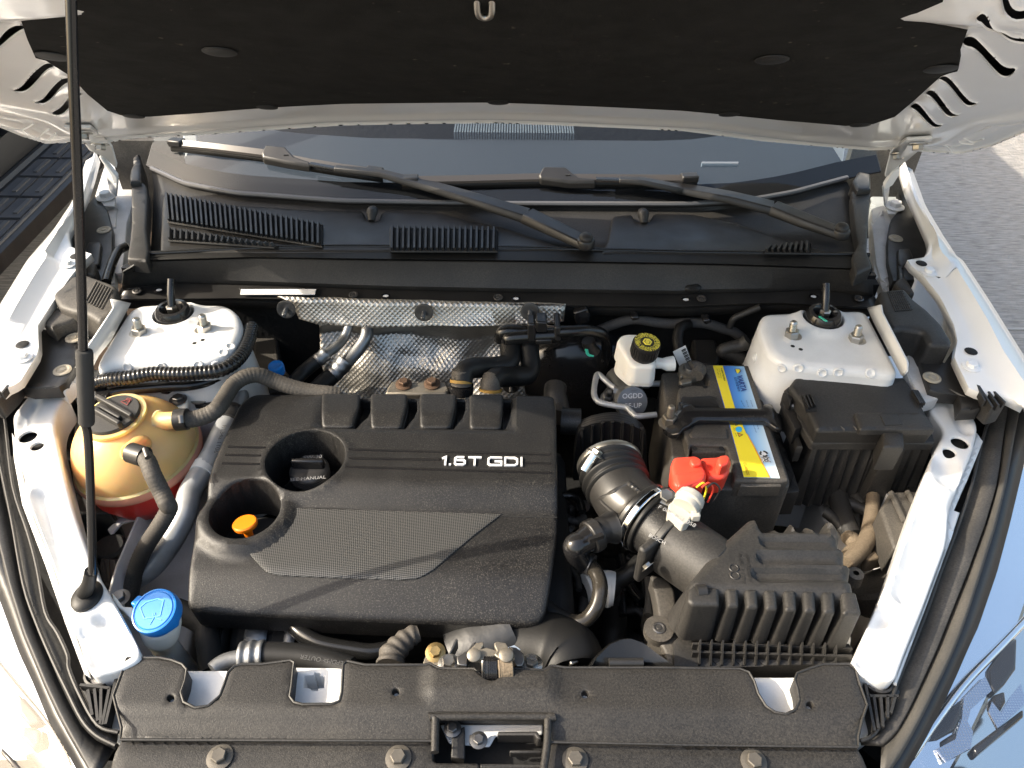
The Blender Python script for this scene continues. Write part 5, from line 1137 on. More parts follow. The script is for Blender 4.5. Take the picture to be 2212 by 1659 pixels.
for s in ('235,415', '512,415', '395,1122', '700,1122', '1190,1500'):
    b = MB(); o = Z(T('R', s)[0], LZ + .0005 if not s.startswith('1190') else LZ - .0045); b.lathe(o, (0, 0, 1), [(.0042, 0), (.001, .0003)], 14); b.build('hole', m_deep, bat)
lb = T('R', '600,170 960,180 1372,1460 957,1450')
LP = [Z(p, LZ + .001) for p in lb]
m_label = bpy.data.materials.new('blue to white print'); m_label.use_nodes = True
t = m_label.node_tree; L_ = t.links; pb = t.nodes['Principled BSDF']; pb.inputs['Roughness'].default_value = .3
geo = nd(t, 'ShaderNodeNewGeometry'); dv = nd(t, 'ShaderNodeVectorMath', operation='DOT_PRODUCT'); L_.new(geo.outputs['Position'], dv.inputs[0])
g0_, g1_ = Z(T('R', '740,330')[0], LZ), Z(T('R', '1330,1230')[0], LZ); gd = (g1_ - g0_); gx = Vector((gd.x, gd.y * .62, 0)); 
q0 = Z(T('R', '760,480')[0], LZ); q1 = Z(T('R', '1010,420')[0], LZ); q2 = Z(T('R', '1200,1150')[0], LZ)
# v = a.x + b.y + c ; v(q0)=0, v(q1)=.75, v(q2)=.8
Am = np.array([[q0.x, q0.y, 1], [q1.x, q1.y, 1], [q2.x, q2.y, 1]]); sol = np.linalg.solve(Am, np.array([0, .62, .75]))
dv.inputs[1].default_value = (float(sol[0]), float(sol[1]), 0); ad = nd(t, 'ShaderNodeMath', operation='ADD'); ad.inputs[1].default_value = float(sol[2]); L_.new(dv.outputs['Value'], ad.inputs[0])
cr = nd(t, 'ShaderNodeValToRGB'); e = cr.color_ramp.elements; e[0].position = 0; e[0].color = (.03, .12, .55, 1); e[1].position = 1; e[1].color = (.72, .80, .84, 1)
k = cr.color_ramp.elements.new(.35); k.color = (.10, .33, .72, 1); k = cr.color_ramp.elements.new(.7); k.color = (.42, .62, .80, 1)
L_.new(ad.outputs[0], cr.inputs[0]); L_.new(cr.outputs[0], pb.inputs['Base Color'])
lab = plate('label', [p[:2] for p in LP], LZ + .001, m_label, bat, r=.0005, skirt=.002, step=.05)
def flat(nm, pts, z, m, par, t_='R'):
    q = [Z(p, z) for p in (T(t_, pts) if isinstance(pts, str) else pts)]; b = MB(); b.prism(q, [p - Vector((0, 0, .0004)) for p in q]); return b.build(nm, m, par)
flat('yellow_band', '602,172 715,174 850,640 922,810 985,950 1075,1125 1160,1290 1240,1452 957,1449 780,780', LZ + .0018, m_yellow, lab)
flat('amber_edge', '985,950 1000,960 1085,1110 1175,1290 1258,1452 1240,1452 1160,1290 1075,1125', LZ + .0018, m_orprint, lab)
def vtext(s, p0, p1, hpx, z, m, par, t_='R', bold=0):
    """line of text running from p0 to p1 (photo pixels), letters upright to its left-hand side"""
    A, B = Z(T(t_, p0)[0], z), Z(T(t_, p1)[0], z); d = B - A; L = d.length; d.normalize(); u = Vector((-d.y, d.x, 0))
    vs, fs = glyphs(s, 1.0, bold); xs_ = [v[0] for v in vs]; ys_ = [v[1] for v in vs]; W = max(xs_) - min(xs_); Hh = max(ys_) - min(ys_)
    hh = hpx * pxs(T(t_, p0)[0], z) * TILES[t_][2]; c = (A + B) / 2
    mb = MB(); mb.add([c + d * ((v[0] - (max(xs_) + min(xs_)) / 2) * L / W) + u * ((v[1] - (max(ys_) + min(ys_)) / 2) * hh / Hh) for v in vs], fs)
    return mb.build('lettering', m, par)
vtext('VARTA', '905,283', '962,470', 66, LZ + .0022, m_blueprint, lab, bold=.045)
vtext('瓦尔塔蓄电池', '856,303', '906,470', 30, LZ + .0022, m_blueprint, lab, bold=.02)
vtext('6-QW-72(700)-L', '698,205', '738,352', 22, LZ + .0024, m_print, lab, bold=.03)
vtext('12V  72Ah  700A  RC 120', '672,205', '700,318', 9, LZ + .0024, m_print, lab)
vtext('GB/T 5008.1  SLI', '648,205', '675,312', 9, LZ + .0024, m_print, lab)
vtext('CLARIOS', '965,1285', '1008,1424', 36, LZ + .0024, mat('brown print', (.42, .22, .02), .5), lab, bold=.02)
for k, (a, c) in enumerate((('925,572', '965,645'), ('985,572', '1010,645'), ('1035,572', '1060,645'), ('1052,810', '1100,940'), ('1105,815', '1125,905'), ('830,820', '835,855'), ('840,880', '850,920'), ('862,945', '872,982'))):
    vtext('蓄电池 请勿倒置'[: 4 + k % 4], a, c, 14, LZ + .0024, m_blueprint if k < 5 else m_print, lab)
flat('emblem', '850,210 912,208 928,235 900,258 862,240', LZ + .0022, m_blueprint, lab); flat('emblem', '862,212 908,216 918,232 890,262 876,256', LZ + .0027, m_yellow, lab)
for pts in ('850,805 915,838 862,862', '880,938 950,965 902,990'): flat('warning_triangle', pts, LZ + .0024, m_print, lab); 
flat('warning_triangle', '858,815 900,838 868,852', LZ + .0029, mat('pale amber print', (.75, .62, .35), .5), lab); flat('warning_triangle', '890,948 935,965 907,982', LZ + .0029, m_orprint, lab)
flat('blue_disc', ell(T('R', '900,902')[0], 7, 6, 20), LZ + .0024, mat('cyan print', (.04, .42, .75), .5), lab)
flat('symbol_card', '1128,1152 1218,1156 1232,1216 1146,1214', LZ + .0024, m_paper, lab); flat('symbol_card', '1150,1220 1240,1218 1262,1280 1166,1278', LZ + .0024, m_paper, lab)
mb = MB(); 
for k in range(3):
    c = Z(T('R', '1186,1184')[0], LZ + .0027); a0 = math.radians(120 * k); pts = [((.0052 * math.cos(a0 + a)), .0052 * math.sin(a0 + a)) for a in np.linspace(0, 1.5, 6)]; stroke(mb, pts, .003, c, (1, 0, 0), (0, 1, 0), (0, 0, 1), .0002)
mb.build('recycling_sign', m_print, lab)
mb = MB(); c = Z(T('R', '1212,1250')[0], LZ + .0027); stroke(mb, [(-.006, .005), (.006, -.005)], .0008, c, (1, 0, 0), (0, 1, 0), (0, 0, 1), .0002); stroke(mb, [(-.006, -.005), (.006, .005)], .0008, c, (1, 0, 0), (0, 1, 0), (0, 0, 1), .0002)
stroke(mb, [(-.003, .004), (.003, .004), (.002, -.004), (-.002, -.004)], .0008, c, (1, 0, 0), (0, 1, 0), (0, 0, 1), .0002, True); mb.build('bin_sign', m_print, lab)
vtext('Pb', '1158,1240', '1170,1262', 16, LZ + .0028, m_print, lab)
cl = empty('battery_clamp', Z(T('R', '750,730')[0], .895), 'black pressed steel strap holding the battery down across its middle', 'clamp')
sp_ = T('R', '205,610 215,588 262,572 330,592 405,648 800,652 1150,660 1180,615 1235,598 1290,620 1320,690 1400,740 1395,900 1335,892 1260,840 1190,805 800,802 440,798 380,825 330,862 270,885 215,955 130,965 55,915 28,840 50,760 70,690 150,695 195,680')
def clz(x, y):
    a, c = Z(T('R', '330,720')[0], .9), Z(T('R', '1200,730')[0], .9); d, t_ = sdseg(x, y, a, c)
    return .903 + .006 * (1 - sst(.010, .024, d)) - .02 * sst(a.x - .005, a.x - .05, x) - .03 * sst(c.x + .01, c.x + .05, x)
pplate('strap', sp_, clz, m_gloss, cl, rc=.003, r=.003, skirt=.006, step=.006)
bolt(cl, Z(T('R', '92,840')[0], .884), (0, 0, 1), .0085, m_rust, 'stud', 'stud_nut', 1.4); bolt(cl, Z(T('R', '1430,860')[0], .862), (.05, 0, 1), .009, m_steel_dark, 'stud', 'stud_nut', 1.7)
tc_ = empty('terminal_cover', Z(T('R', '450,1380')[0], .885), 'red rubber cover over the positive terminal at the front of the battery', 'terminal cover')
pplate('body', T('R', '150,1228 180,1210 405,1195 470,1225 480,1300 535,1385 525,1480 500,1518 250,1577 205,1572 150,1515 145,1430 115,1320'), .920, m_redcap, tc_, rc=.007, r=.006, skirt=.040, step=.01, draft=-.002)
pplate('bar', T('R', '455,1218 640,1210 680,1199 775,1190 797,1206 822,1280 797,1325 802,1370 745,1450 545,1464 515,1400'), .911, m_redcap, tc_, rc=.007, r=.006, skirt=.030, step=.01, draft=-.002)
pplate('lug', T('R', '340,1235 440,1225 480,1260 470,1305 380,1318 345,1280'), .926, m_redcap, tc_, rc=.004, r=.003, skirt=.012, step=.01)
pplate('lug', T('R', '655,1230 690,1195 775,1190 805,1235 785,1290 700,1328 665,1300'), .930, m_redcap, tc_, rc=.004, r=.004, skirt=.016, step=.01)
pplate('lug', T('R', '150,1400 470,1372 530,1380 520,1470 280,1560 200,1560'), .922, m_redcap, tc_, rc=.008, r=.005, skirt=.012, step=.01)
tn = empty('battery_terminal', Z(T('R', '320,280')[0], .88), 'dull metal clamp with wire on the rear negative post of the battery', 'terminal')
b = MB(); o = Z(T('R', '330,285')[0], .885); b.lathe(o, (0, 0, 1), [(.013, 0), (.012, .018), (.011, .020), (.001, .020)], 20); b.build('post', m_steel_dark, tn)
b = MB(); b.lathe(o, (0, 0, 1), [(.013, 0), (.0195, 0), (.0195, .012), (.013, .013)], 18); b.build('ring', m_rust, tn)
for s, h in (('215,340 300,315 370,330 360,360 240,385', .012), ('230,250 270,260 260,300 225,300', .02)):
    q = [Z(p, .895) for p in T('R', s)]; b = MB(); b.prism(q, [p - Vector((0, 0, h)) for p in q]); b.build('jaw', m_rust, tn, bevel=.002)
b = MB(); b.tube([Z(p, .9) for p in T('R', '350,215 400,205 440,230 420,290')], [.014, .013, .013, .011], 12); b.build('cable_end', m_plast_dirty, tn)
# ================================================================== fuse box
FZ = .935
fb = empty('fuse_box', Z((1840, 960), .78), 'large black fuse box with a ribbed front between battery and right rail', 'fuse box')
ltop = T('F', '735,790 1440,795 1500,880 1640,1140 870,1137 815,1010 690,850')
pplate('lid', ltop, FZ, m_plast_dull, fb, rc=.006, r=.007, skirt=.030, step=.02, draft=-.004)
pplate('raised_pad', T('F', '1112,1022 1540,1020 1600,1060 1640,1135 1150,1135'), FZ + .006, m_plast_dull, fb, rc=.004, r=.004, skirt=.008, step=.02)
pplate('window', T('F', '1278,1040 1390,1038 1420,1105 1310,1108'), FZ + .0075, m_plast, fb, r=.001, skirt=.002, step=.03)
for s in ('770,915 830,910 872,1000 868,1020 800,1022', '1478,885 1530,888 1560,990 1530,990'):
    b = MB(); q = [Z(p, FZ + .0012) for p in T('F', s)]; b.prism(q, [p - Vector((0, 0, .002)) for p in q]); n_ = b.build('notch', m_deep, fb)
    for k in range(3):
        a = q[0].lerp(q[1], (k + .5) / 3); c = q[3].lerp(q[2], (k + .5) / 3) if len(q) == 4 else q[-1].lerp(q[2], (k + .5) / 3); b = MB(); b.box((a + c) / 2 + Vector((0, 0, .002)), (.0025, (a - c).length * .8, .006)); b.build('tab', m_plast, n_)
bl_ = [Z(p, FZ - .032)[:2] for p in T('F', '700,800 1420,800 1520,900 1625,1225 850,1222')]
pplate('rim', T('F', '690,800 1450,800 1545,905 1640,1225 838,1222 650,900'), FZ - .030, m_plast_dull, fb, rc=.005, r=.003, skirt=.012, step=.03)
fl0, fl1 = Z(T('F', '862,1235')[0], FZ - .042), Z(T('F', '1625,1235')[0], FZ - .042)
def fbz(x, y): return FZ - .041 + 0 * x
bo = [Z(p, FZ - .042) for p in T('F', '720,830 1420,830 1600,1232')]
front_pts = []
N5 = 60
for i in range(N5 + 1):
    t_ = i / N5; p = fl1.lerp(fl0, t_); s_ = (1 - t_) * 1625 + t_ * 862
    wv = .010 * abs(math.sin(math.pi * (s_ - 880) / 72)) if 880 < s_ < 1260 else (-.012 if 1300 < s_ < 1430 else .004 * abs(math.sin(math.pi * (s_ - 1440) / 60)))
    front_pts.append((p.x, p.y + wv))
plate('body', [bo[0][:2], bo[1][:2]] + front_pts, FZ - .041, m_plast_dull, fb, r=.002, skirt=.135, step=.01, draft=.010)
pplate('latch', T('F', '1300,1125 1430,1125 1440,1250 1300,1250'), FZ - .002, m_plast_dull, fb, rc=.003, r=.004, skirt=.045, step=.02)
for s, z_ in (('660,880 690,855 720,930 700,960', FZ - .012), ('650,950 690,930 770,1120 730,1140 660,1010', FZ - .03), ('720,1150 750,1160 780,1250 740,1250', FZ - .05)):
    pplate('side_clip', T('F', s), z_, m_plast, fb, r=.002, skirt=.03, step=.03)
# ================================================================== air filter box
AB = .93
ab = empty('air_filter_box', Z((1640, 1280), .78), 'black ribbed air filter box at the front right of the engine bay', 'air filter box')
abp = T('I', '430,35 470,28 940,38 985,55 1022,110 1030,215 1065,260 1070,320 1098,350 1100,430 1128,560 1000,552 600,535 180,520 50,500 40,470 50,430 150,310 240,205')
ribs_f = T('I', '255,500 380,505 505,508 630,512 755,516 878,518 1005,525'); ribs_b = T('I', '545,85 660,85 778,85 895,90')
side_r = T('I', '545,190 1040,190 530,297 1075,297 500,405 1105,405')
RF = [Z(p, AB) for p in ribs_f]; RB = [Z(p, AB) for p in ribs_b]; SR = [Z(p, AB) for p in side_r]
fy = [Z((T('I', f'{int((p[0]-1474.7)*3)},{640}')[0]), AB).y for p in ribs_f]
def abz(x, y):
    z = AB + 0 * x
    for p, yf in []:
        k = sst(.0085, .0042, np.abs(x - p.x - .10 * (p.y - y) * .25)); t_ = np.clip((p.y + .004 - y) / (p.y - yf + .006), 0, 1)
        z = z - k * .062 * sst(0, 1, t_) ** .9
    for p in RB:
        k = sst(.013, .008, np.abs(x - p.x)); z = z - k * .04 * sst(p.y - .018, p.y + .022, y)
    for a, c in zip(SR[0::2], SR[1::2]): z = z - bead(x, y, a, c, .011, .007, .45)
    return z
abl = [Z(p, AB)[:2] for p in abp]
plate('cover', rnd(abl, .012), abz, m_plast_dull, ab, r=.012, bottom=AB - .082, skirt=1, step=.0045, draft=.014)
xc = [255 + 125 * k for k in range(7)]          # channel centres along the front
for k in range(8):
    x0 = 45 if k == 0 else xc[k - 1] + 25; x1 = 1125 if k == 7 else xc[k] - 20
    yt, yb = 478 + 4 * k, 602 + 8 * k
    pts = [(x0, yt + 8), (x1, yt + 8), (x1 + (38 if k == 7 else 8), yb), (x0 + (-12 if k == 0 else 12), yb - (8 if k == 0 else 0))]
    if k == 0: pts = [(70, 470), (x1, yt + 8), (x1 + 8, yb), (60, yb - 2), (30, yb - 30), (38, 500)]
    pplate('front_rib', T('I', ' '.join(f'{p[0]},{p[1]}' for p in pts)), AB + .0012, m_plast_dull, ab, rc=.004, r=.005, skirt=.070, step=.008, draft=.003)
b = MB(); A_, B_ = [Z(p, AB - .002) for p in T('I', '90,518 150,512')]; b.tube([A_, B_], .0085, 12, smoothp=False); b.build('groove', m_plast, ab)
fg = T('I', '1060,655 1100,700 1115,880 1090,985 100,1003 0,990 -30,880 -60,600')
lowz = AB - .076
q = T('I', '-20,870 40,865 1075,895 1095,985 100,1000 -20,985') 
pplate('flange', T('I', '-60,1010 -60,840 0,780 1080,850 1110,900 1092,985 100,1003'), lowz - .012, m_plast_dull, ab, r=.002, skirt=.04, step=.03)
for z_, dy, off in ((lowz - .002, 868, 0), (lowz - .006, 920, 0)):
    A_, B_ = Z(T('I', f'60,{dy}')[0], z_), Z(T('I', f'1090,{dy+28}')[0], z_); b = MB(); d = (B_ - A_).normalized(); b.box((A_ + B_) / 2, ((B_ - A_).length, .003, .012), (d, Vector((-d.y, d.x, 0)), Vector((0, 0, 1)))); b.build('rail', m_plast_dull, ab)
for k in range(13):
    xk = 110 + 73.5 * k; a = Z(T('I', f'{xk},{825 + 2*k}')[0], lowz + .014); c = Z(T('I', f'{xk-8},{995 - .6*k}')[0], lowz - .012)
    b = MB(); b.prism([a, a + Vector((.0022, 0, 0)), c + Vector((.0022, 0, .002)), c + Vector((0, 0, .002))], [a - Vector((0, 0, .03)), a + Vector((.0022, 0, -.03)), c + Vector((.0022, 0, -.02)), c + Vector((0, 0, -.02))]); b.build('web', m_plast_dull, ab)
# lower half seen to the left of the cover
lh = T('H', '2000,400 2110,430 2160,500 2180,700 2212,900 2212,1010 2120,1005 2090,880 2000,800 2005,740 2060,705 2040,560')
pplate('lower_half', lh, .835, m_plast_dirty, ab, r=.004, skirt=.12, step=.02, rc=.006)
b = MB(); o = Z(T('H', '2058,755')[0], .842); b.lathe(o - Vector((0, 0, .012)), (0, 0, 1), [(.019, 0), (.019, .012), (.012, .013), (.001, .013)], 22); b.build('lug', m_plast_dirty, ab); bolt(ab, o + Vector((0, 0, .001)), (0, 0, 1), .0055, m_steel_dark, 'clip', 'screw')
for s, m_ in (('1125,395', m_deep),):
    b = MB(); o = Z(T('I', s)[0], .86); b.lathe(o, (0, 0, 1), [(.004, .0), (.0055, 0), (.0105, -.001), (.012, -.02)], 16, cap=False); b.build('lug', m_plast_dirty, ab)
# embossed marks on the cover
mb = MB()
for k, (a, c) in enumerate((('405,200', '395,250'), ('420,270', '445,450'), ('380,260', '400,470'))):
    pass
mb.add([], [])
for s in ('332,362', '338,410'):
    b = MB(); o = Z(T('I', s)[0], AB + .0006); b.lathe(o, (0, 0, 1), [(.0065, 0), (.0058, .0006), (.005, .0006), (.0045, .0002)], 16, cap=False); b.build('stamp', m_plast, ab)
vtext('>PP-TD20<', '415,270', '440,450', 22, AB + .0006, m_plast, ab, 'I'); vtext('AIR 1109', '370,262', '400,465', 20, AB + .0006, m_plast, ab, 'I')
# ================================================================== intake pipe
ip = empty('intake_pipe', Z((1400, 1120), .82), 'thick black corrugated intake pipe with hose clamps leading into the air filter box', 'intake pipe')
PZ = .885
cl_ = lambda s, z=PZ: [Z(p, z) for p in T('K', s)]
b = MB(); b.tube(cl_('668,300 685,360 712,430 745,500'), [.046, .0475, .0475, .046], 36, samples=30, rib=(.0128, .06)); b.build('bellows', m_rubber, ip, ang=70)
b = MB(); b.tube(cl_('740,490 800,590 900,680 985,755'), [.045, .045, .045, .047], 36, samples=10); b.build('elbow', m_plast, ip, ang=60)
for s0, s1 in (('575,590', '830,450'), ('575,590', '745,745'), ('830,450', '940,540'), ('745,745', '940,540')):
    A_, B_ = T('K', s0)[0], T('K', s1)[0]; pts = []
    for k in range(9):
        u_ = (A_[0] + (B_[0] - A_[0]) * k / 8, A_[1] + (B_[1] - A_[1]) * k / 8); r_ = ray(u_); best = None
        ctr = [Z(p, PZ) for p in T('K', '700,420 760,530 850,640 985,755')]; cc = resample([tuple(c) for c in ctr], .004, False)
        for d_ in np.linspace(.75, 1.3, 160):
            q = CAM + r_ * d_; m__ = np.min(np.linalg.norm(cc - np.array(q), axis=1))
            if m__ < .0455: best = q; break
        if best is not None: pts.append(best)
    if len(pts) > 2: b = MB(); b.tube(pts, .0035, 8, samples=3); b.build('rib', m_plast, ip)
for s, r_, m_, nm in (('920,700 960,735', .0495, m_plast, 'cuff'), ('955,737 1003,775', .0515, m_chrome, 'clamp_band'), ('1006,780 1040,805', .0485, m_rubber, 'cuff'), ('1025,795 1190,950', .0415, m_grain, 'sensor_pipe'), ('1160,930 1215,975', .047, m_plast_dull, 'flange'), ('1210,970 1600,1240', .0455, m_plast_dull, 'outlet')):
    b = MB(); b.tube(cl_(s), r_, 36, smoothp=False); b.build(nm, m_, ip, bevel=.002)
fl_ = T('K', '1000,1170 1180,960 1330,810 1440,790 1520,880 1400,900 1240,1080 1090,1305 980,1215')
b = MB(); o = (Z(T('K', '1185,950')[0], PZ)); dcl = (Z(T('K', '1480,1160')[0], PZ) - Z(T('K', '1030,800')[0], PZ)).normalized(); sd = dcl.cross(Vector((0, 0, 1))).normalized()
b.box(o + sd * .038 + Vector((0, 0, .0)), (.012, .05, .07), (dcl, sd, Vector((0, 0, 1)))); b.box(o - sd * .038 + Vector((0, 0, .01)), (.012, .04, .05), (dcl, sd, Vector((0, 0, 1)))); b.build('flange_ear', m_plast_dull, ip, bevel=.004)
bolt(ip, Z(T('K', '1000,1180')[0], .90), -dcl + Vector((0, 0, .4)), .006, m_steel, name='bolt')
pl = Z(T('K', '1050,940')[0], PZ + .0385); mb = MB(); text(mb, 'BOSCH', pl + Vector((.004, .0, .001)), (.8, -.55, 0), (.45, .75, .25), .0075); mb.build('lettering', MATS['grey print'], ip)
# worm clamp at the bellows' upper end
b = MB(); c0_ = Z(T('K', '664,285')[0], PZ); axk = (Z(T('K', '680,345')[0], PZ) - c0_).normalized(); b.lathe(c0_ - axk * .004, axk, [(.0485, 0), (.0492, .001), (.0492, .010), (.0485, .011)], 40, cap=False); cb = b.build('clamp_band', m_steel, ip)
A_, B_ = Z(T('K', '445,335')[0], PZ + .025), Z(T('K', '540,195')[0], PZ + .045); b = MB(); b.tube([A_, B_], .0075, 12, smoothp=False); b.build('clamp_screw', m_chrome, cb); bolt(ip, B_, (B_ - A_), .0085, m_steel, name='bolt')
# breather branch
b = MB(); b.tube([Z(p, z) for p, z in zip(T('K', '690,830 620,850 560,880 500,915'), (.885, .887, .888, .888))], [.024, .019, .019, .019], 18); b.build('branch', m_plast, ip)
br = empty('breather_hose', Z(T('K', '480,930')[0], .85), 'shiny black breather tube with snap connector looping down from the intake pipe', 'hose')
b = MB(); b.tube([Z(p, .888) for p in T('K', '560,885 480,925')], .0235, 18, smoothp=False); b.build('connector', m_plast, br, bevel=.002)
b = MB(); q = Z(T('K', '545,925')[0], .908); b.box(q, (.022, .006, .006), frame_of((.0, .2, 1), (-.5, 1, 0))); b.build('snap_ring', m_gloss, br)
b = MB(); b.tube([Z(p, z) for p, z in zip(T('K', '485,925 420,965 365,1000 380,1070 430,1140'), (.888, .888, .886, .87, .85))], [.0185, .0165, .017, .0155, .014], 16); b.build('elbow', m_gloss, br)
b = MB(); b.tube([Z(p, z) for p, z in zip(T('K', '490,1150 540,1220 575,1300 580,1400 550,1520 480,1620 400,1660 300,1650'), (.845, .85, .85, .848, .84, .83, .825, .82))], .0105, 14); b.build('tube', m_hose_sh, br)
b = MB(); b.tube([Z(p, .848) for p in T('K', '470,1145 510,1165')], .0155, 14, smoothp=False); b.build('clip', m_steel_dark, br)
b = MB(); b.tube([Z(p, .82) for p in T('K', '310,1650 200,1600 120,1540')], .0115, 14); b.build('hose_end', m_rubber, br)
# MAF connector
ms = empty('airflow_sensor', Z(T('K', '1280,700')[0], .92), 'pale plastic sensor with a white plug and wires on the intake pipe', 'sensor')
q = [Z(p, .945) for p in T('K', '1180,630 1225,590 1390,720 1345,790 1300,805 1172,690')]; b = MB(); b.prism(q, [p - Vector((0, 0, .022)) for p in q]); b.build('base', m_ivory, ms, bevel=.002)
A_, B_ = Z(T('K', '1320,660')[0], .95), Z(T('K', '1395,540')[0], .955); b = MB(); b.tube([A_, A_.lerp(B_, .55)], .0175, 20, smoothp=False); b.build('socket', m_ivory, ms, bevel=.001)
b = MB(); b.tube([A_.lerp(B_, .35), A_.lerp(B_, .95)], [.0205, .0175], 12, smoothp=False); b.build('plug', m_ivory, ms, bevel=.003)
for k, m_ in enumerate((m_yellow, m_redcap, m_plast)):
    b = MB(); o = B_ + Vector((.004 + .007 * k, .006, .006)); b.tube([o, o + Vector((.010, .006, .002)), o + Vector((.015 + .002 * k, .003, -.008)), o + Vector((.013, .0, -.03))], .0014, 8); b.build('wire', m_, ms)
mb = MB(); text(mb, 'F 00E 2G1 058', Z(T('K', '1250,735')[0], .9455), (.80, -.60, 0), (.6, .8, 0), .009); mb.build('lettering', MATS['grey print'], ms)
bolt(ms, Z(T('K', '1150,580')[0], .925), (0, -.3, 1), .010, m_steel, name='bolt', h=1.4)
for s in ('1410,735', '1420,660'):
    b = MB(); b.box(Z(T('K', s)[0], .945), (.012, .010, .012)); b.build('tab', m_ivory, ms, bevel=.002)
# ribbed resonator
rz_ = empty('resonator', Z(T('J', '570,1200')[0], .78), 'black ribbed resonator drum behind the corrugated intake pipe', 'resonator')
fo = T('J', '240,1420 255,1180 280,1000 310,960 400,925 500,905 590,900 680,915 770,945 845,990 868,1020 872,1200 880,1400')
ro_ = T('J', '225,1380 240,1150 265,930 300,890 400,848 500,828 590,820 680,835 770,870 840,925 868,985 872,1150 880,1370')
F_ = loft_rows([(fo, lambda p: Y(p, .865)), (ro_, lambda p: Y(p, .905))], 44); rr_ = []
for k in range(13):
    t_ = k / 12; rr_.append([a.lerp(c, t_) + Vector((0, 0, .0028 * (k % 3 == 1) - .001)) for a, c in zip(F_[0], F_[1])])
b = MB(); b.grid(rr_); b.add(F_[0], [tuple(range(44))]); b.build('drum', m_plast, rz_, ang=30)
for k in range(7):
    xa = 320 + 86 * k; top_ = Y(T('J', f'{xa},{985 - 80 * math.sin(math.pi * (k + .6) / 7.2):.0f}')[0], .8635); bot_ = Y(T('J', f'{xa-14},1400')[0], .862); b = MB(); b.tube([top_, bot_], .0034, 8, smoothp=False); b.build('rib', m_gloss, rz_)
b = MB(); b.tube([Z(p, .86) for p in T('J', '130,900 200,905 300,910')], .022, 16); b.build('inlet', m_grain, rz_)
b = MB(); b.tube([Y(p, y) for p, y in zip(T('E', '1390,860 1385,920 1405,1000 1395,1060'), (1.02, 1.0, .98, .96))], .020, 14); b.build('outlet', m_plast_dull, rz_)
# ================================================================== brake fluid reservoir and cylinder
bf = empty('brake_reservoir', Z(T('J', '780,400')[0], .84), 'white brake fluid reservoir with black and yellow cap', 'fluid reservoir')
BR = .93
rt = T('J', '612,205 650,150 700,138 800,142 900,260 958,380 955,415 930,430 770,428 700,395')
q = [Z(p, BR) for p in rt]
pplate('tank', T('J', '612,205 655,150 710,138 830,142 900,230 955,370 960,405 930,430 770,430 720,395'), BR, m_milk, bf, rc=.008, r=.006, skirt=.028, step=.01, draft=.002)
pplate('lower_tank', T('J', '620,300 700,240 930,330 945,432 925,445 745,440 640,350'), BR - .028, m_milk, bf, rc=.006, r=.003, skirt=.035, step=.012, draft=.003)
pplate('fluid', T('J', '652,385 720,300 925,385 938,458 905,476 738,472'), BR - .052, m_fluid, bf, rc=.006, r=.004, skirt=.022, step=.012, draft=.004)
b = MB(); q = [Z(p, BR - .085) for p in T('J', '735,550 785,550 770,600 752,680 735,680')]; b.prism(q, [p - Vector((0, 0, .008)) for p in q]); b.build('bracket', m_milk, bf, bevel=.002)
b = MB(); b.tube([Z(p, BR - .02) for p in T('J', '950,395 1010,400 1050,405 1110,400')], [.010, .009, .012, .013], 14, smoothp=False); b.build('spout', m_milk, bf)
cc = Z(T('J', '882,215')[0], BR + .032); cn = Vector((.10, -.12, 1)).normalized(); cr_ = 117 * .248 * pxs(T('J', '882,215')[0], BR + .03)
b = MB(); ca = 30; prof = [(cr_ * .97, -.030), (cr_ * 1.0, -.024), (cr_ * 1.0, -.004), (cr_ * .95, 0), (.001, 0)]; b.lathe(cc, cn, prof, 36)
cp_ = b.build('cap', m_plast, bf)
for k in range(28):
    a = 2 * math.pi * k / 28; f1, f2, f3 = frame_of(cn); b = MB(); b.box(cc + (f1 * math.cos(a) + f2 * math.sin(a)) * cr_ * 1.0 - cn * .014, (.0035, .003, .02), (f1 * -math.sin(a) + f2 * math.cos(a), f1 * math.cos(a) + f2 * math.sin(a), cn)); b.build('grip', m_plast, cp_)
f1, f2, f3 = frame_of(cn, (0, 1, 0)); ex_, ey_ = f1, f2
if ex_.x < 0: ex_ = -ex_
mb = MB()
def ring(s, rad, size, start=0.0):
    tot = len(s)
    for i, ch in enumerate(s):
        if ch == ' ': continue
        a = start - 2 * math.pi * i / tot; vs, fs = glyphs(ch, size); er = ex_ * math.cos(a) + ey_ * math.sin(a); et = ex_ * math.sin(a) - ey_ * math.cos(a)
        mb.add([cc + cn * .0006 + er * (rad + v[1]) + et * v[0] for v in vs], fs)
ring('CLEAN FILLER CAP BEFORE REMOVING  USE ONLY DOT 4 BRAKE FLUID  ', cr_ * .82, .0074, 2.2); ring('FROM A SEALED CONTAINER  OPEN  WARNING ', cr_ * .62, .0066, 1.2)
mb.lathe(cc + cn * .0004, cn, [(cr_ * .36, 0), (cr_ * .36, .0012), (cr_ * .27, .0016), (cr_ * .24, .0008)], 6, cap=False); mb.lathe(cc + cn * .0006, cn, [(cr_ * .16, .0), (cr_ * .16, .0016), (.001, .0016)], 20)
mb.build('lettering', mat('yellow ink', (.80, .68, .08), .5), cp_)
mc_ = empty('master_cylinder', Z(T('J', '700,650')[0], .78), 'cast aluminium brake master cylinder with steel pipes under the white reservoir', 'brake cylinder')
b = MB(); b.tube([Z(p, z) for p, z in zip(T('J', '640,520 690,620 740,740'), (.83, .832, .835))], [.028, .028, .028], 20, smoothp=False); b.build('cylinder', m_alu, mc_, bevel=.002)
b = MB(); o = Z(T('J', '742,735')[0], .84); b.lathe(o, (.15, -.75, .5), [(.028, -.012), (.029, 0), (.027, .006), (.001, .006)], 28); b.build('end_cap', m_alu, mc_)
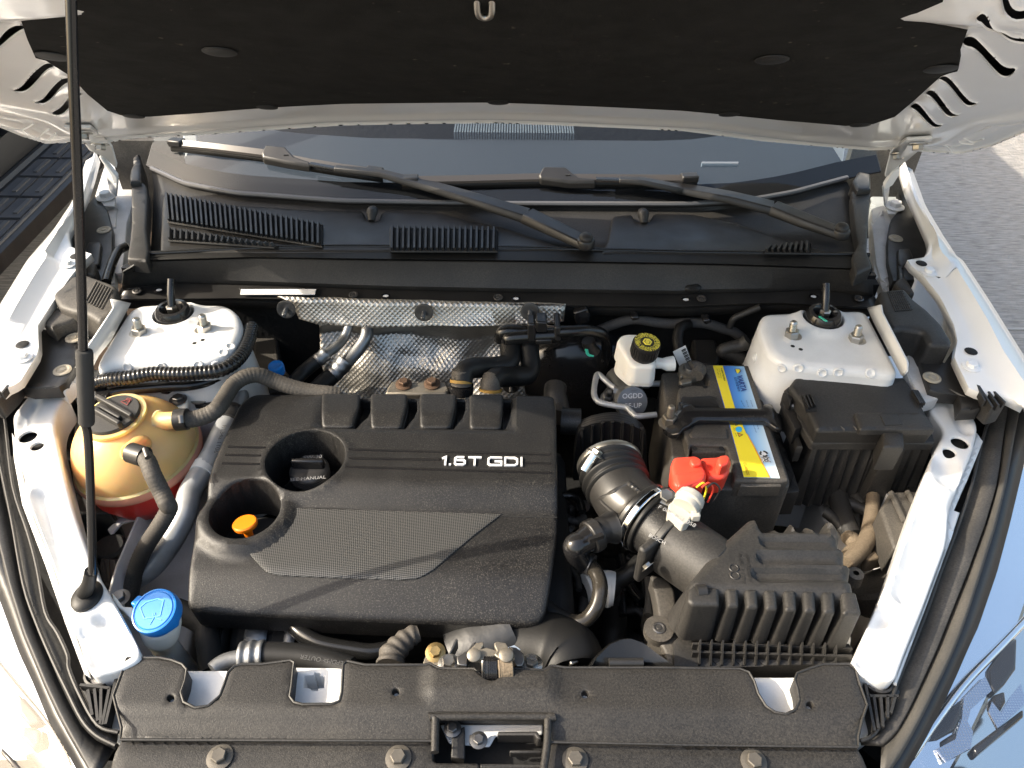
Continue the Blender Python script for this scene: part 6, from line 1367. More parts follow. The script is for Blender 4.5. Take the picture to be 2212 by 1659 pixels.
fr_ = Vector((.15, -.75, .5)).normalized(); f1, f2, _ = frame_of(fr_, (0, .5, 1)); f1 = f1 if f1.x > 0 else -f1
mb = MB(); text(mb, 'OGDD', o + fr_ * .0068 + f2 * .011, f1, f2, .012); text(mb, 'GF-UP', o + fr_ * .0068 - f2 * .006, f1, f2, .012); mb.build('lettering', m_text_w, mc_)
q = [Z(p, .815) for p in T('J', '490,650 560,560 600,470 650,470 700,560 660,680 640,740 560,720 500,710')]; b = MB(); b.prism(q, [p - Vector((0, 0, .012)) for p in q]); b.build('flange', m_alu, mc_, bevel=.004)
bolt(mc_, Z(T('J', '535,705')[0], .815), (0, -.4, 1), .007, m_alu, 'stud', 'stud_nut', 1.3)
for s, zz, nm in (('640,630 580,600 520,550 465,500 440,510 420,620 425,690 470,740 600,770 700,785 750,830 790,860 880,855 960,845', None, 'brake_pipe'), ('800,580 860,580 1000,575', None, 'brake_pipe'), ('490,380 530,340 620,290', None, 'thin_wire')):
    pts = [Z(p, .845 if nm == 'brake_pipe' else .84) for p in T('J', s)]; b = MB(); b.tube(pts, .0052 if nm == 'brake_pipe' else .0025, 10); b.build(nm, m_pipe if nm == 'brake_pipe' else m_plast, mc_)
for s in ('630,630', '860,580', '760,598'):
    b = MB(); o = Z(T('J', s)[0], .846); b.lathe(o - Vector((.008, 0, 0)), (1, -.2 if s[0] == '6' else 0, 0), [(.0085, 0), (.0085, .016)], 6); b.build('pipe_nut', m_alu, mc_)
bo_ = empty('brake_booster', Y(T('E', '1480,800')[0], 1.12), 'black brake booster shell right of the heat shield', 'brake booster')
b = MB(); o = Y(T('E', '1520,800')[0], 1.16); b.lathe(o, (0, -1, .1), [(.12, 0), (.125, .01), (.118, .03), (.10, .05), (.06, .06), (.001, .062)], 40); b.build('shell', m_gloss, bo_)
b = MB(); b.tube([Y(p, 1.08) for p in T('E', '1600,560 1610,600 1640,640')], .012, 12); b.build('sensor', m_plast, bo_); b = MB(); b.tube([Y(p, 1.07) for p in T('E', '1590,615 1600,650 1635,658')], .003, 8); b.build('green_mark', MATS['green mark'], bo_)
# looms and odd parts behind the battery
hose('wiring_loom', 'grey taped wiring loom sagging along the bulkhead above the brake reservoir', 'cable', [('tube', [Y(p, 1.15) for p in T('J', '460,110 560,70 700,25 800,15 950,40 1100,55 1250,45 1400,55 1550,100 1640,130 1720,190')], .0095, mat('grey loom tape', (.035, .035, .036), .75, bump=(200, .4, .002), dust=.1), {})])
hose('wiring_loom', 'black cable dropping from the bulkhead loom to the rear battery terminal', 'cable', [('tube', [Y(p, y) for p, y in zip(T('J', '1240,60 1170,90 1145,180 1160,280 1190,390 1180,470'), (1.14, 1.12, 1.10, 1.08, 1.06, 1.04))], .0095, m_rubber, {})])
hose('wiring_loom', 'black cable bunch behind the battery beside the right tower', 'cable', [('tube', [Y(p, 1.08) for p in T('J', '1760,200 1700,240 1600,260 1540,290 1600,320 1690,360 1740,400')], [.013, .012, .011, .012, .012, .014, .016], m_plast_dull, {})])
hose('wiring_loom', 'thin taped cable rising to the cowl left of the right tower', 'cable', [('tube', [Y(p, 1.14) for p in T('F', '305,475 330,420 400,385 500,345')], .006, m_plast_dull, {})])
for lbl, t_, s in (('upper black clip holding the loom left of the brake reservoir', 'E', '1505,385 1590,355 1615,400 1605,450 1530,470 1510,430'), ('black loom clip on the bulkhead above the brake reservoir', 'J', '735,0 800,-10 820,20 750,35'), ('black loom clip on the bulkhead above the battery', 'J', '1360,30 1420,15 1450,45 1390,70')):
    q = [Y(p, 1.12) for p in T(t_, s)]; o = empty('loom_clip', sum(q, Vector()) / len(q), lbl, 'clip', 'loom clips'); b = MB(); b.prism(q, [p + Vector((0, .02, 0)) for p in q]); b.build('body', m_gloss, o, bevel=.003)
tagp = empty('barcode_tag', Z(T('J', '1190,350')[0], .86), 'white paper barcode tag leaning behind the battery', 'paper tag')
q = [Y(p, 1.03) for p in T('J', '1105,300 1215,245 1285,430 1185,475')]; b = MB(); b.prism(q, [p + Vector((0, .001, 0)) for p in q]); b.build('paper', m_paper, tagp)
for k in range(12):
    a = q[0].lerp(q[1], .62); c = q[1]; e_ = q[0].lerp(q[3], .08 + .07 * k) - q[0]; b = MB(); w_ = .010 if k % 3 else .018
    p0 = q[0].lerp(q[1], .6) + e_; p1 = q[0].lerp(q[1], .93) + e_; dn = (q[3] - q[0]).normalized() * (.0016 if k % 2 else .0028); b.add([p0 - Vector((0, .0012, 0)), p1 - Vector((0, .0012, 0)), p1 + dn - Vector((0, .0012, 0)), p0 + dn - Vector((0, .0012, 0))], [(0, 1, 2, 3)]); b.build('bar', m_print, tagp)
pbx = empty('relay_box', Z(T('J', '1400,300')[0], .80), 'dull black relay box behind the battery', 'relay box'); pp('body', 'J', '1270,180 1480,185 1520,330 1500,400 1400,420 1290,380', .84, .1, m_plast_dull, pbx, .006)
pbx = empty('bracket_box', Z(T('J', '890,760')[0], .70), 'dark plastic box between master cylinder and battery', 'plastic box'); pp('body', 'J', '810,690 930,685 980,700 980,850 800,870 790,760', .78, .1, m_plast, pbx, .006)
# ================================================================== dark parts between cover and air box
dk = empty('gearbox_harness', Z(T('K', '600,1400')[0], .70), 'dark cable loom wrapped with white tape in the gap right of the engine cover', 'cable')
b = MB(); b.tube([Z(p, z) for p, z in zip(T('K', '300,1560 420,1440 500,1390 640,1380 720,1300 820,1240 940,1130'), (.72, .74, .76, .77, .78, .79, .80))], [.022, .022, .020, .018, .014, .013, .013], 14); b.build('tube', m_rubber, dk)
b = MB(); b.tube([Z(p, .775) for p in T('K', '465,1395 500,1385 545,1372')], .0265, 16); b.build('white_tape', m_paper, dk)
b = MB(); b.tube([Z(p, .785) for p in T('K', '615,1370 660,1365 705,1370')], [.027, .026, .024], 16); b.build('white_tape', m_paper, dk)
b = MB(); b.tube([Z(p, z) for p, z in zip(T('K', '640,1440 690,1560 700,1700 680,1900'), (.74, .72, .70, .68))], .020, 14); b.build('branch', m_rubber, dk)
for k, (s, z_, h, m_) in enumerate((('230,600 330,600 340,740 240,720', .74, .1, m_plast), ('240,800 390,880 380,960 240,1000', .70, .06, m_steel_dark), ('370,610 440,620 440,680 370,680', .76, .03, m_steel_dark), ('740,1560 860,1560 870,1620 750,1620', .62, .03, m_steel_dark), ('880,1500 1000,1500 1000,1700 900,1700', .62, .1, m_plast), ('240,930 400,950 380,990 240,990', .77, .02, m_pipe))):
    pp('lump', 'K', s, z_, h, m_, en, .004)
b = MB(); b.tube([Z(p, .66) for p in T('K', '850,1350 900,1500 880,1659')], .018, 12); b.build('pipe', m_plast, en)
for k, (pts, z_, r_) in enumerate((('250,1050 330,1100 420,1240 450,1420 420,1600', .76, .008), ('760,1090 800,1250 860,1380 940,1480', .72, .009), ('640,1500 780,1560 900,1560 1000,1640', .70, .007), ('700,1290 760,1420 780,1600', .74, .006), ('230,1200 300,1180 380,1260 400,1380', .78, .005), ('820,1100 900,1180 960,1330 980,1500', .70, .012), ('240,700 300,760 380,780 450,740', .79, .007), ('230,560 330,560 400,600 430,700', .80, .006), ('1000,1280 1010,1420 1000,1600', .80, .006))):
    b = MB(); b.tube([Z(p, z_) for p in T('K', pts)], r_, 10, rib=(.006, .05) if k % 3 == 0 else None, samples=12); b.build('cable', m_rubber_sh if k % 2 else m_plast_dull, en)
for s, z_ in (('300,640 350,620 370,660 320,690', .80), ('250,860 320,850 330,900 260,910', .77), ('760,1330 840,1310 860,1360 780,1390', .72), ('880,1400 960,1390 970,1460 890,1470', .70), ('330,1310 400,1290 420,1340 350,1370', .76)):
    pp('plug', 'K', s, z_, .03, m_plast, en, .003)
for s in ('430,650', '300,820', '820,1580', '930,1540'): bolt(en, Z(T('K', s)[0], .77 if s[0] in '34' else .66), (0, -.2, 1), .007, m_steel_dark, name='bolt')
# ================================================================== connectors and looms beside the right rail
cx = empty('dusty_loom', Z(T('L', '450,650')[0], .76), 'tan dusty wiring loom beside the right rail next to the air filter box', 'cable')
b = MB(); b.tube([Z(p, z) for p, z in zip(T('L', '530,150 525,300 505,480 470,620 400,740 320,830 240,900'), (.80, .80, .80, .80, .80, .80, .80))], [.010, .011, .0125, .013, .013, .012, .011], 14); b.build('tube', m_tan, cx)
b = MB(); b.tube([Z(p, .79) for p in T('L', '250,640 280,620 330,680 350,720 290,780 230,860')], .012, 12); b.build('branch', m_tan, cx)
b = MB(); b.tube([Z(p, .79) for p in T('L', '560,590 640,605 720,620')], .010, 12); b.build('branch', m_tan, cx)
cn_ = empty('wire_connector', Z(T('L', '580,750')[0], .76), 'tan dusty multi-part connector plug beside the right rail', 'connector')
for s, h in (('450,790 560,760 610,840 500,865 460,850', .03), ('545,690 650,650 690,800 600,820', .034), ('650,660 740,680 770,770 690,800', .03)): pp('housing', 'L', s, .80, h, m_tan, cn_, .003)
for lbl, s, r_ in (('thick black wiring trunk hanging below the fuse box', '120,90 150,200 190,350 240,480 300,600', .016), ('thin black wiring branch running level below the fuse box', '190,200 280,240 400,280 500,330 580,350', .010), ('black wiring loop at the air filter box corner', '0,330 80,390 160,480 240,560', .009), ('short black wiring link below the fuse box corner', '340,150 380,220 420,260', .012)):
    hose('wiring_loom', lbl, 'cable', [('tube', [Z(p, .775) for p in T('L', s)], r_, m_plast_dull, {})])
rc = empty('rail_cover', Z(T('L', '780,300')[0], .80), 'dark plastic cover with ridges tucked under the right rail', 'plastic cover')
pp('body', 'L', '610,290 720,100 900,90 1080,90 1000,400 850,700 770,740', .85, .06, m_plast_dirty, rc, .005)
for s in ('730,110 880,440', '910,100 980,230'):
    A_, B_ = [Z(p, .853) for p in T('L', s)]; b = MB(); b.tube([A_, B_], .004, 8, smoothp=False); b.build('ridge', m_plast_dirty, rc)
lm = empty('headlamp_back', Z(T('L', '600,1100')[0], .72), 'dusty round back cover of the right headlight unit', 'lamp cover')
b = MB(); b.lathe(Z(T('L', '600,1130')[0], .76), (-.4, .5, .6), [(.045, -.03), (.045, 0), (.04, .006), (.02, .008), (.001, .008)], 24); b.build('cap', m_plast_dirty, lm)
# ================================================================== coolant tank
ct = empty('coolant_tank', Z((290, 1010), .74), 'round amber coolant expansion tank with red coolant in its lower half', 'coolant tank')
cc2 = D(T('D', '893,1292')[0], 1.20); R_ = 128 * 1.20 / FPX
ax_ = Vector((-.09, -.05, 1)).normalized()
up_ = [(R_ * 1.03, -.002), (R_ * 1.03, .004), (R_ * .985, .006)] + [(R_ * math.cos(a) * .985, R_ * .93 * math.sin(a) + .003) for a in np.linspace(.06, 1.08, 14)] + [(.047, R_ * .93 * math.sin(1.12) + .003), (.047, R_ * .93 * math.sin(1.12) + .008), (.001, R_ * .93 * math.sin(1.12) + .008)]
b = MB(); b.lathe(cc2, ax_, up_, 56); b.build('upper_half', m_amber, ct, ang=30)
lo_ = [(.001, -R_ * 1.12), (R_ * .45, -R_ * 1.05), (R_ * .80, -R_ * .80), (R_ * .96, -R_ * .45), (R_ * .99, -.008)]
b = MB(); b.lathe(cc2, ax_, lo_, 48); b.build('lower_half', m_red, ct)
b = MB(); b.lathe(cc2, ax_, [(R_ * .97, -.012), (R_ * 1.045, -.010), (R_ * 1.06, -.003), (R_ * 1.03, .003), (R_ * .97, .003)], 56, cap=False); b.build('seam', mat('pink seam plastic', (.62, .26, .17), .35, sss=.3, sssr=(.02, .01, .005)), ct)
kc = cc2 + ax_ * (R_ * .93 * math.sin(1.12) + .010); kr = 175 * .3333 * 1.13 / FPX
b = MB(); b.lathe(kc, ax_, [(kr * .9, -.022), (kr, -.012), (kr, 0), (kr * .96, .003), (.001, .0035)], 44); cap = b.build('cap', m_plast_dull, ct)
f1, f2, f3 = frame_of(ax_, (.62, -.75, 0)); 
rdir = (Z(T('M', '2000,890')[0], .93) - Z(T('M', '1520,600')[0], .93)).normalized(); rdir = (rdir - ax_ * rdir.dot(ax_)).normalized(); rs_ = ax_.cross(rdir)
for off, ln_ in ((-.011, .040), (.008, .043)):
    b = MB(); b.box(kc + rs_ * off + ax_ * .008, (ln_ * 2, .007, .014), (rdir, rs_, ax_)); b.build('grip', m_plast_dull, cap, bevel=.002)
b = MB(); b.box(kc + rs_ * -.0015 + ax_ * .006, (.05, .006, .007), (rdir, rs_, ax_)); b.build('grip', m_plast_dull, cap, bevel=.002)
mb = MB(); o = kc + rs_ * .027 + ax_ * .0042 - rdir * .0
stroke(mb, [(-.0075, -.005), (.0075, -.005), (0, .0065)], .001, o, rdir, rs_, ax_, .0006, True)
for k in (-.004, 0, .004): stroke(mb, [(k, -.002), (k + .001, .001), (k - .001, .003), (k, .006)], .001, o, rdir, rs_, ax_, .0006)
mb.build('warning_sign', mat('red print', (.20, .035, .03), .5), cap)
def onsphere(uv):
    r = ray(uv); oc_ = CAM - cc2; rn = r.normalized(); b_ = oc_.dot(rn); c_ = oc_.dot(oc_) - (R_ * .98) ** 2; d_ = b_ * b_ - c_
    return CAM + rn * (-b_ - math.sqrt(max(d_, 0)))
n1 = onsphere(T('D', '1060,1085')[0]); n2 = onsphere(T('D', '900,1250')[0])
e1 = D(T('D', '1150,1075')[0], (n1 - CAM).dot(FW) - .005); b = MB(); b.tube([n1 - (e1 - n1) * .3, n1, e1], [.018, .0145, .0125], 16); b.build('nozzle', m_amber, ct)
e2 = n2 + Vector((.004, -.030, .018)); b = MB(); b.tube([n2 - (e2 - n2) * .4, n2.lerp(e2, .6), e2], [.016, .0145, .0135], 16); b.build('nozzle', m_amber, ct)
q = [Z(p, .895) for p in T('D', '1040,985 1090,950 1130,920 1180,915 1212,935 1215,1030 1180,1040')]; b = MB(); b.prism(q, [p - Vector((0, 0, .012)) for p in q]); b.build('ear', m_milk, ct, bevel=.003)
bolt(ct, Z(T('D', '1155,945')[0], .897), (0, 0, 1), .0085, m_steel_dark, name='bolt')
d1 = (e1 - CAM).dot(FW)
hose('coolant_hose', 'dusty ribbed hose arching from the tank side over to the engine cover', 'hose', [
    ('tube', [D(p, d1 + k) for p, k in zip(T('D', '1150,1075 1250,1070 1340,1045 1405,1005 1450,940 1510,850 1580,800 1670,785 1770,820 1880,860 2000,890 2130,905 2200,915'), (0, .01, .015, .02, .04, .06, .07, .08, .09, .095, .10, .105, .11))], .0128, m_hose, {'rib': (.006, .02), 'samples': 14}),
    ('clamp', [D(p, d1 + .004) for p in T('D', '1140,1076 1215,1070')], .0165, m_plast, {'smoothp': False}), ('clamp_ear', [D(p, d1 - .014) for p in T('D', '1172,1045 1178,1095')], .0045, m_steel_dark, {'smoothp': False})], 'coolant hoses')
zz2 = e2.z
hose('coolant_hose', 'dusty ribbed hose dropping from the front of the tank beside the silver pipe', 'hose', [
    ('tube', [e2 + (n2 - e2) * .2] + [Z(p, z) for p, z in zip(T('D', '945,1330 990,1430 1045,1540 1082,1620') + T('G', '1095,-20 1040,80 960,200 895,330 862,450 835,600'), (zz2, zz2 - .01, zz2 - .03, zz2 - .04, zz2 - .05, zz2 - .07, zz2 - .10, zz2 - .14, zz2 - .17, zz2 - .2))], .0118, m_hose, {'rib': (.006, .02), 'samples': 14}),
    ('clamp', [e2 + (n2 - e2) * .1, Z(T('D', '938,1315')[0], zz2)], .0148, m_plast, {'smoothp': False}), ('clamp_ear', [Z(T('D', '940,1265')[0], zz2 + .02), Z(T('D', '958,1320')[0], zz2 + .018)], .004, m_steel_dark, {'smoothp': False})], 'coolant hoses')
hose('ac_pipe', 'long silver grey pipe running beside the left edge of the engine cover', 'pipe', [
    ('pipe', [Z(p, z) for p, z in zip(T('D', '1490,1075 1440,1160 1370,1310 1290,1440 1230,1550') + T('G', '1200,0 1130,150 1030,300 950,380 850,440'), (.86, .86, .855, .85, .845, .84, .82, .79, .77, .74))], .0172, m_pipe, {}),
    ('collar', [Z(p, .863) for p in T('D', '1520,1030 1485,1090')], .0195, m_plast, {'smoothp': False}), ('fitting', [Z(p, z) for p, z in zip(T('D', '1545,850 1550,930 1520,1000'), (.87, .868, .866))], [.010, .016, .0165], m_alu, {}),
    ('white_tape', [Z(p, .852) for p in T('D', '1330,1370 1300,1425')], .0178, m_paper, {'smoothp': False})])
acp = bpy.data.objects['ac_pipe']
vtext('R134a 1106', '1455,1110', '1400,1290', 26, .880, m_print, acp, 'D')
bolt(car, Z(T('D', '1298,925')[0], .884), (0, -.1, 1), .0105, m_steel, name='bolt', h=1.2)
b = MB(); q = [Z(p, .882) for p in T('D', '1250,940 1340,915 1400,930 1390,990 1260,975')]; b.prism(q, [p - Vector((0, 0, .01)) for p in q]); b.build('mount_block', m_deep, car, bevel=.002)
pplate('wing_step', T('D', '600,740 760,760 1300,760 1440,700 1500,760 1480,900 1400,1020 1240,1030 1200,990 1030,1010 700,1030 520,1040 470,900'), .868, m_white_in, car, r=.006, skirt=.05, step=.02)
# corrugated loom over the left wing
def loomz(p): return Z(p, .875)
hose('wiring_loom', 'black corrugated loom running across the white left tower front', 'cable', [
    ('tube', [Z(p, z) for p, z in zip(T('D', '600,850 660,825 740,810 850,800 1000,775 1150,778 1300,770 1420,755 1510,710 1575,640 1610,560 1635,470'), (.93, .935, .942, .945, .948, .948, .948, .948, .948, .945, .942, .940))], .0112, m_rubber_sh, {'rib': (.0068, .05), 'samples': 22})])
hose('wiring_loom', 'smooth black cable under the corrugated loom on the left wing', 'cable', [
    ('tube', [Z(p, .918) for p in T('D', '600,985 700,915 780,890 900,875 1080,862 1250,850 1380,815 1480,770 1540,700')], .0082, m_rubber_sh, {})])
for lbl, s in (('black clip joining both cables on the left wing', '1010,830 1040,800 1100,800 1105,830 1070,855 1020,850'), ('black connector block by the prop rod grip', '610,870 690,855 715,900 690,940 620,945')):
    q = [Z(p, .925) for p in T('D', s)]; o = empty('loom_clip', sum(q, Vector()) / len(q), lbl, 'clip', 'loom clips'); b = MB(); b.prism(q, [p - Vector((0, 0, .02)) for p in q]); b.build('body', m_gloss, o, bevel=.003)
hose('wiring_loom', 'black loom curving down behind the left rail beside the coolant tank', 'cable', [('tube', [Z(p, z) for p, z in zip(T('M', '1130,350 1060,500 1000,700 960,900 970,1050 1020,1180 1100,1300'), (.86, .85, .84, .83, .82, .81, .80))], .0125, m_rubber, {})])
hose('wiring_loom', 'black cable rising behind the cowl end at the left hinge', 'cable', [('tube', [Z(p, .955) for p in T('S', '1185,1160 1110,1200 1060,1290 1020,1400 990,1500')], .0085, m_rubber_sh, {})])
# ================================================================== black liners and foam blocks at the wings
def liner(side, t_, pts, clips, lbl):
    o = empty('wing_liner', Z(T(t_, pts)[0], ZS - .03), lbl, 'wing liner', 'wing liners')
    pplate('sheet', T(t_, pts), ZS - .019, m_plast, o, r=.003, skirt=.02, step=.02)
    for p, tt in clips: bolt(o, Z(T(tt, p)[0], ZS - .0185), (0, 0, 1), .0088, mat('tan clip', (.35, .31, .24), .5) if 'tan clip' not in MATS else MATS['tan clip'], 'clip', 'clip')
    return o
l1 = liner(-1, 'S', '870,705 930,720 1000,820 1050,1000 1045,1250 1000,1480 930,1530 840,1500 780,1300 660,1210 625,1060 690,930 780,800', [('970,1010', 'S')], 'black plastic liner with one clip behind the left hood hinge')
l2 = liner(1, 'U', '320,350 360,520 440,740 555,985 520,1115 400,1180 420,1290 330,1300 240,1300 200,1150 195,980 230,790 320,680 280,560 240,470', [('262,953', 'U')], 'black plastic liner with one clip behind the right hood hinge')
for o, t_, s in ((l1, 'S', '820,1120 930,1110 945,1140 920,1330 850,1330 830,1230 790,1200'), (l2, 'U', '280,1035 380,1030 410,1100 330,1180 340,1290 290,1280')):
    pplate('raised_box', T(t_, s), ZS - .010, m_plast, o, r=.004, skirt=.02, step=.02, rc=.006)
l3 = liner(-1, 'D', '265,480 350,500 430,460 560,470 500,560 500,700 430,830 380,860 190,870 120,850 235,700 240,600', [('480,545', 'D'), ('405,755', 'D')], 'black liner with two clips low on the left wing in front of the foam block')
l4 = liner(1, 'F', '1475,515 1530,560 1560,620 1700,700 1790,560 1765,690 1850,860 1920,900 1930,1000 1800,1010 1790,905 1640,893 1600,880 1540,700', [('1552,595', 'F'), ('1615,803', 'F')], 'black liner with two clips low on the right wing in front of the foam block')
def foam(t_, pts, ribs, lbl, extra):
    o = empty('foam_block', Z(T(t_, pts)[0], ZS - .01), lbl, 'foam block', 'foam blocks')
    pplate('body', T(t_, pts), ZS + .022, m_plast_dirty if t_ == 'D' else m_plast_dull, o, rc=.008, r=.008, skirt=.05, step=.015)
    for e_ in extra: pplate('lobe', T(t_, e_), ZS + .006, m_plast_dirty if t_ == 'D' else m_plast_dull, o, rc=.006, r=.006, skirt=.04, step=.015)
    for a, c in ribs:
        A_, B_ = Z(T(t_, a)[0], ZS + .0225), Z(T(t_, c)[0], ZS + .0225); b = MB(); b.tube([A_, B_], .0017, 6, smoothp=False); b.build('rib', m_plast_dirty if t_ == 'D' else m_plast_dull, o)
    return o
fo1 = foam('D', '330,260 460,140 560,130 740,195 760,220 740,340 720,400 640,440 560,385 470,370 380,340', [(f'{625 + 17*k},{182 + 8*k}', f'{555 + 17*k},{310 + 8*k}') for k in range(7)], 'dusty grey foam block with ribbed top wedged in the left wing', ['270,440 330,300 380,350 520,385 480,420 360,460 340,490', '540,90 600,40 620,60 610,130 550,130'])
fo2 = foam('F', '1270,235 1440,220 1500,290 1590,360 1680,450 1750,560 1740,590 1600,580 1560,500 1430,480 1360,490 1300,390', [], 'black foam block with waffle top wedged in the right wing', ['1370,190 1400,150 1450,145 1510,250 1480,260 1400,220', '1550,500 1620,490 1640,540 1570,545'])
wf = MB()
for i in range(8):
    A_, B_ = Z(T('F', f'{1330 + 7*i},{248 + 17*i}')[0], ZS + .0225), Z(T('F', f'{1425 + 9*i},{240 + 17*i}')[0], ZS + .0225); b = MB(); b.tube([A_, B_], .0011, 6, smoothp=False); b.build('rib', m_plast_dull, fo2)
for i in range(8):
    A_, B_ = Z(T('F', f'{1330 + 12*i},{248 - i}')[0], ZS + .0225), Z(T('F', f'{1380 + 14*i},{372 - i}')[0], ZS + .0225); b = MB(); b.tube([A_, B_], .0011, 6, smoothp=False); b.build('rib', m_plast_dull, fo2)
vtext('>PP+E<', '420,250', '500,200', 22, ZS + .0228, m_plast, fo1, 'D')
# ================================================================== washer filler
wf_ = empty('washer_filler', Z(T('G', '1060,900')[0], .74), 'milky washer bottle neck with blue flip cap by the left rail', 'washer filler')
wc = Z(T('G', '1000,640')[0], .905); wr_ = 150 * .3333 * pxs(T('G', '1000,640')[0], .905)
wax = Vector((-.10, -.26, 1)).normalized()
b = MB(); b.lathe(wc, wax, [(wr_ * .98, -.016), (wr_ * 1.0, -.012), (wr_, -.003), (wr_ * .965, .001), (wr_ * .90, .0015), (wr_ * .885, .0003), (wr_ * .85, .0003), (wr_ * .80, .0016), (.001, .0016)], 44); b.build('cap', m_blue, wf_)
q = [Z(p, .906) for p in T('G', '842,590 895,535 935,545 880,610')]; b = MB(); b.prism(q, [p - Vector((0, 0, .010)) for p in q]); b.build('cap_tab', m_blue, wf_, bevel=.002)
q = [Z(p, .898) for p in T('G', '1130,590 1150,640 1145,700 1080,745 1030,740 1110,690')]; b = MB(); b.prism(q, [p - Vector((0, 0, .014)) for p in q]); b.build('cap_tab', m_blue, wf_, bevel=.004)
mb = MB(); f1, f2, f3 = frame_of(wax, (-.35, 1, 0)); f1 = f1 if f1.x > 0 else -f1; o = wc + wax * .0017
stroke(mb, [(-.016, .010), (-.008, .014), (.006, .013), (.013, .008), (.007, -.010), (-.004, -.008), (-.012, -.006)], .0012, o, f1, f2, f3, .0007, True)
stroke(mb, [(-.006, -.016), (-.001, -.010), (-.001, -.004)], .001, o, f1, f2, f3, .0007); stroke(mb, [(.008, -.016), (.002, -.011), (.001, -.004)], .001, o, f1, f2, f3, .0007)
mb.build('wiper_sign', mat('pale blue relief', (.09, .40, .78), .3), wf_)
c1, c2, c3 = wc - wax * .012, Z(T('G', '1045,790')[0], .855), Z(T('G', '1075,880')[0], .80)
b = MB(); b.tube([c1, c1.lerp(c2, .5), c2, c2.lerp(c3, .35), c3, c3 + Vector((.0, .01, -.08))], [wr_ * .86, wr_ * .88, wr_ * .78, wr_ * .60, wr_ * .60, wr_ * .62], 28, samples=8); b.build('neck', m_milk, wf_)
b = MB(); q = [Z(p, .885) for p in T('G', '725,520 745,545 800,612 860,615 860,700 800,640 760,610 730,560')]; b.prism(q, [p - Vector((0, 0, .02)) for p in q]); b.build('arm', m_milk, wf_, bevel=.004)
bolt(wf_, Z(T('G', '775,560')[0], .872), (0, 0, 1), .008, m_steel_dark, name='bolt')
# low dark pieces left of the engine
for nm, lbl, cat, t_, s, z_, h, m_ in (('purge_valve', 'ridged black valve body low between the left rail and the coolant hose', 'valve', 'G', '640,300 700,290 780,300 780,400 740,470 690,500 640,420', .78, .1, m_plast),
      ('dark_duct', 'dark grey duct piece below the coolant tank beside the left rail', 'duct', 'D', '440,1480 560,1490 640,1480 700,1600 720,1680 500,1680', .80, .08, m_plast_dull),
      ('tank_bracket', 'pinkish white bracket below the coolant tank', 'bracket', 'G', '690,110 800,10 950,10 960,50 880,80 860,50 790,70 720,150', .775, .006, m_white_old)):
    o = empty(nm, Z(T(t_, s)[0], z_ - h), lbl, cat); pp('body', t_, s, z_, h, m_, o, .004)
o = bpy.data.objects['purge_valve']; b = MB(); b.lathe(Z(T('G', '712,225')[0], .775), (0, 0, 1), [(.024, -.03), (.024, 0), (.02, .004), (.001, .004)], 24); b.build('cap', m_deep, o)
for k in range(3):
    q = [Z(p, .782) for p in T('G', f'{655 + 38*k},310 {670 + 38*k},310 {690 + 24*k},450 {676 + 24*k},450')]; b = MB(); b.prism(q, [p - Vector((0, 0, .006)) for p in q]); b.build('ridge', m_plast, o)
b = MB(); b.lathe(Z(T('G', '890,245')[0], .712), (0, 0, 1), [(.011, 0), (.010, .001), (.001, .0005)], 18); b.build('hole', m_deep, car)
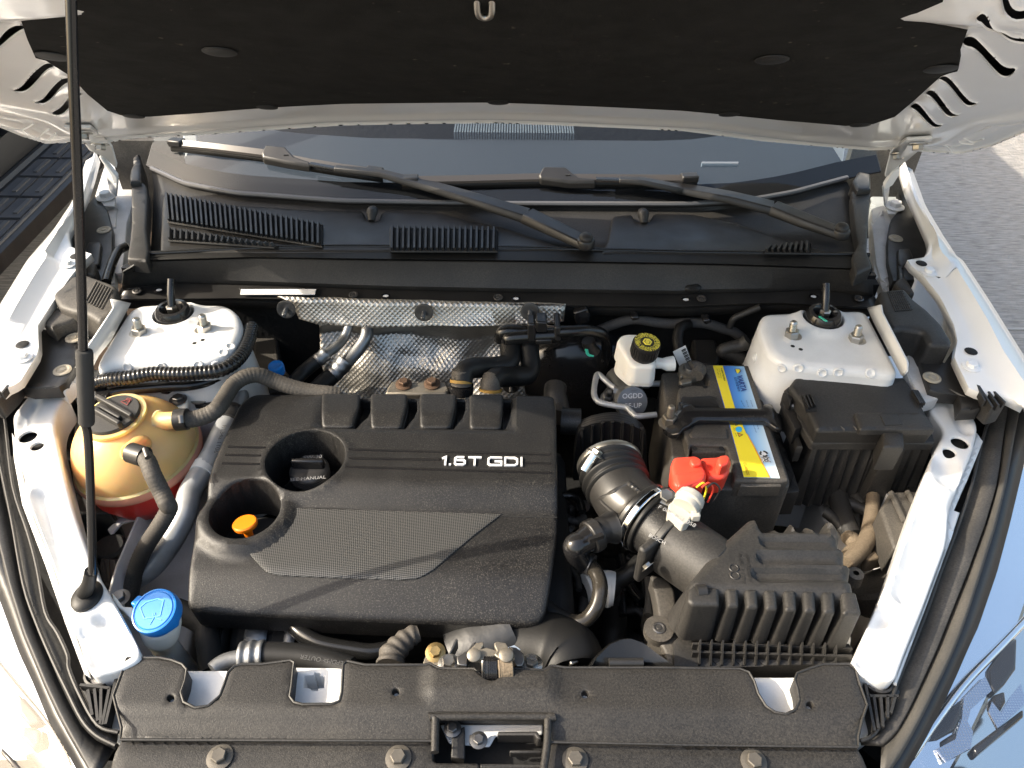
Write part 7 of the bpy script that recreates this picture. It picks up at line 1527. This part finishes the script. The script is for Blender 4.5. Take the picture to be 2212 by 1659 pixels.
# ================================================================== neighbour: dark parked car with running board on the left
nc = empty('parked_car', (-2.35, 3.0, 0), 'black car parked alongside on the left, with a ribbed running board', 'car')
sA, sB = Z(T('S', '0,1200')[0], .36), Z(T('S', '900,290')[0], .36)
dirn = Vector((sB.x - sA.x, sB.y - sA.y, 0)).normalized(); nrm = Vector((-dirn.y, dirn.x, 0)); nrm = nrm if nrm.x < 0 else -nrm
def nb(a, o_, z): return Vector((sA.x, sA.y, 0)) + dirn * a + nrm * o_ + Vector((0, 0, z))
def nprof(nm, prof, m_, a0=-1.0, a1=3.4, **kw):
    b = MB(); b.grid([[nb(a, o_, z) for o_, z in prof] for a in np.linspace(a0, a1, 10)]); return b.build(nm, m_, nc, **kw)
o_in = 0.0
nprof('running_board', [(-.005, .30), (-.005, .355), (.010, .362), (.225, .362), (.235, .375), (.25, .376), (.25, .30)], m_plast, ang=20)
nprof('board_edge', [(.012, .363), (.014, .370), (.024, .370), (.026, .363)], mat('grey edge trim', (.09, .09, .09), .35), ang=20)
nprof('sill', [(.25, .30), (.26, .40), (.30, .47), (.31, .52)], m_black_paint, ang=60)
nprof('door', [(.30, .46), (.275, .50), (.24, .62), (.235, .78), (.25, .95), (.27, 1.02)], m_black_paint, ang=60)
nprof('window', [(.27, 1.02), (.50, 1.42)], m_gloss)
nprof('roof', [(.50, 1.42), (.60, 1.50), (1.0, 1.55), (1.5, 1.50), (1.75, 1.0), (1.78, .3)], m_black_paint, ang=60)
for k in range(17):
    for j in range(2):
        a = -.62 + .165 * k + .0; o0 = .035 + .088 * j
        q = [nb(a + .005, o0, .368), nb(a + .150, o0, .368), nb(a + .150, o0 + .078, .368), nb(a + .005, o0 + .078, .368)]; b = MB(); b.prism(q, [p - Vector((0, 0, .008)) for p in q]); tp = b.build('tread_pad', m_tread, nc)
        q = [nb(a + .03, o0 + .020, .374), nb(a + .14, o0 + .020, .374), nb(a + .14, o0 + .036, .374), nb(a + .03, o0 + .036, .374)]; b = MB(); b.prism(q, [p - Vector((0, 0, .007)) for p in q]); b.build('tread_bar', MATS['grey edge trim'], tp)
for a in (-.75, 2.9):
    b = MB(); o = nb(a, .30, .34); b.lathe(o, nrm, [(.20, 0), (.33, .0), (.345, .02), (.345, .2), (.33, .22)], 32); w_ = b.build('wheel', m_tyre, nc)
    b = MB(); b.lathe(o - nrm * .003, nrm, [(.001, .02), (.06, .02), (.19, .01), (.205, 0)], 24); b.build('rim', m_alu, w_)
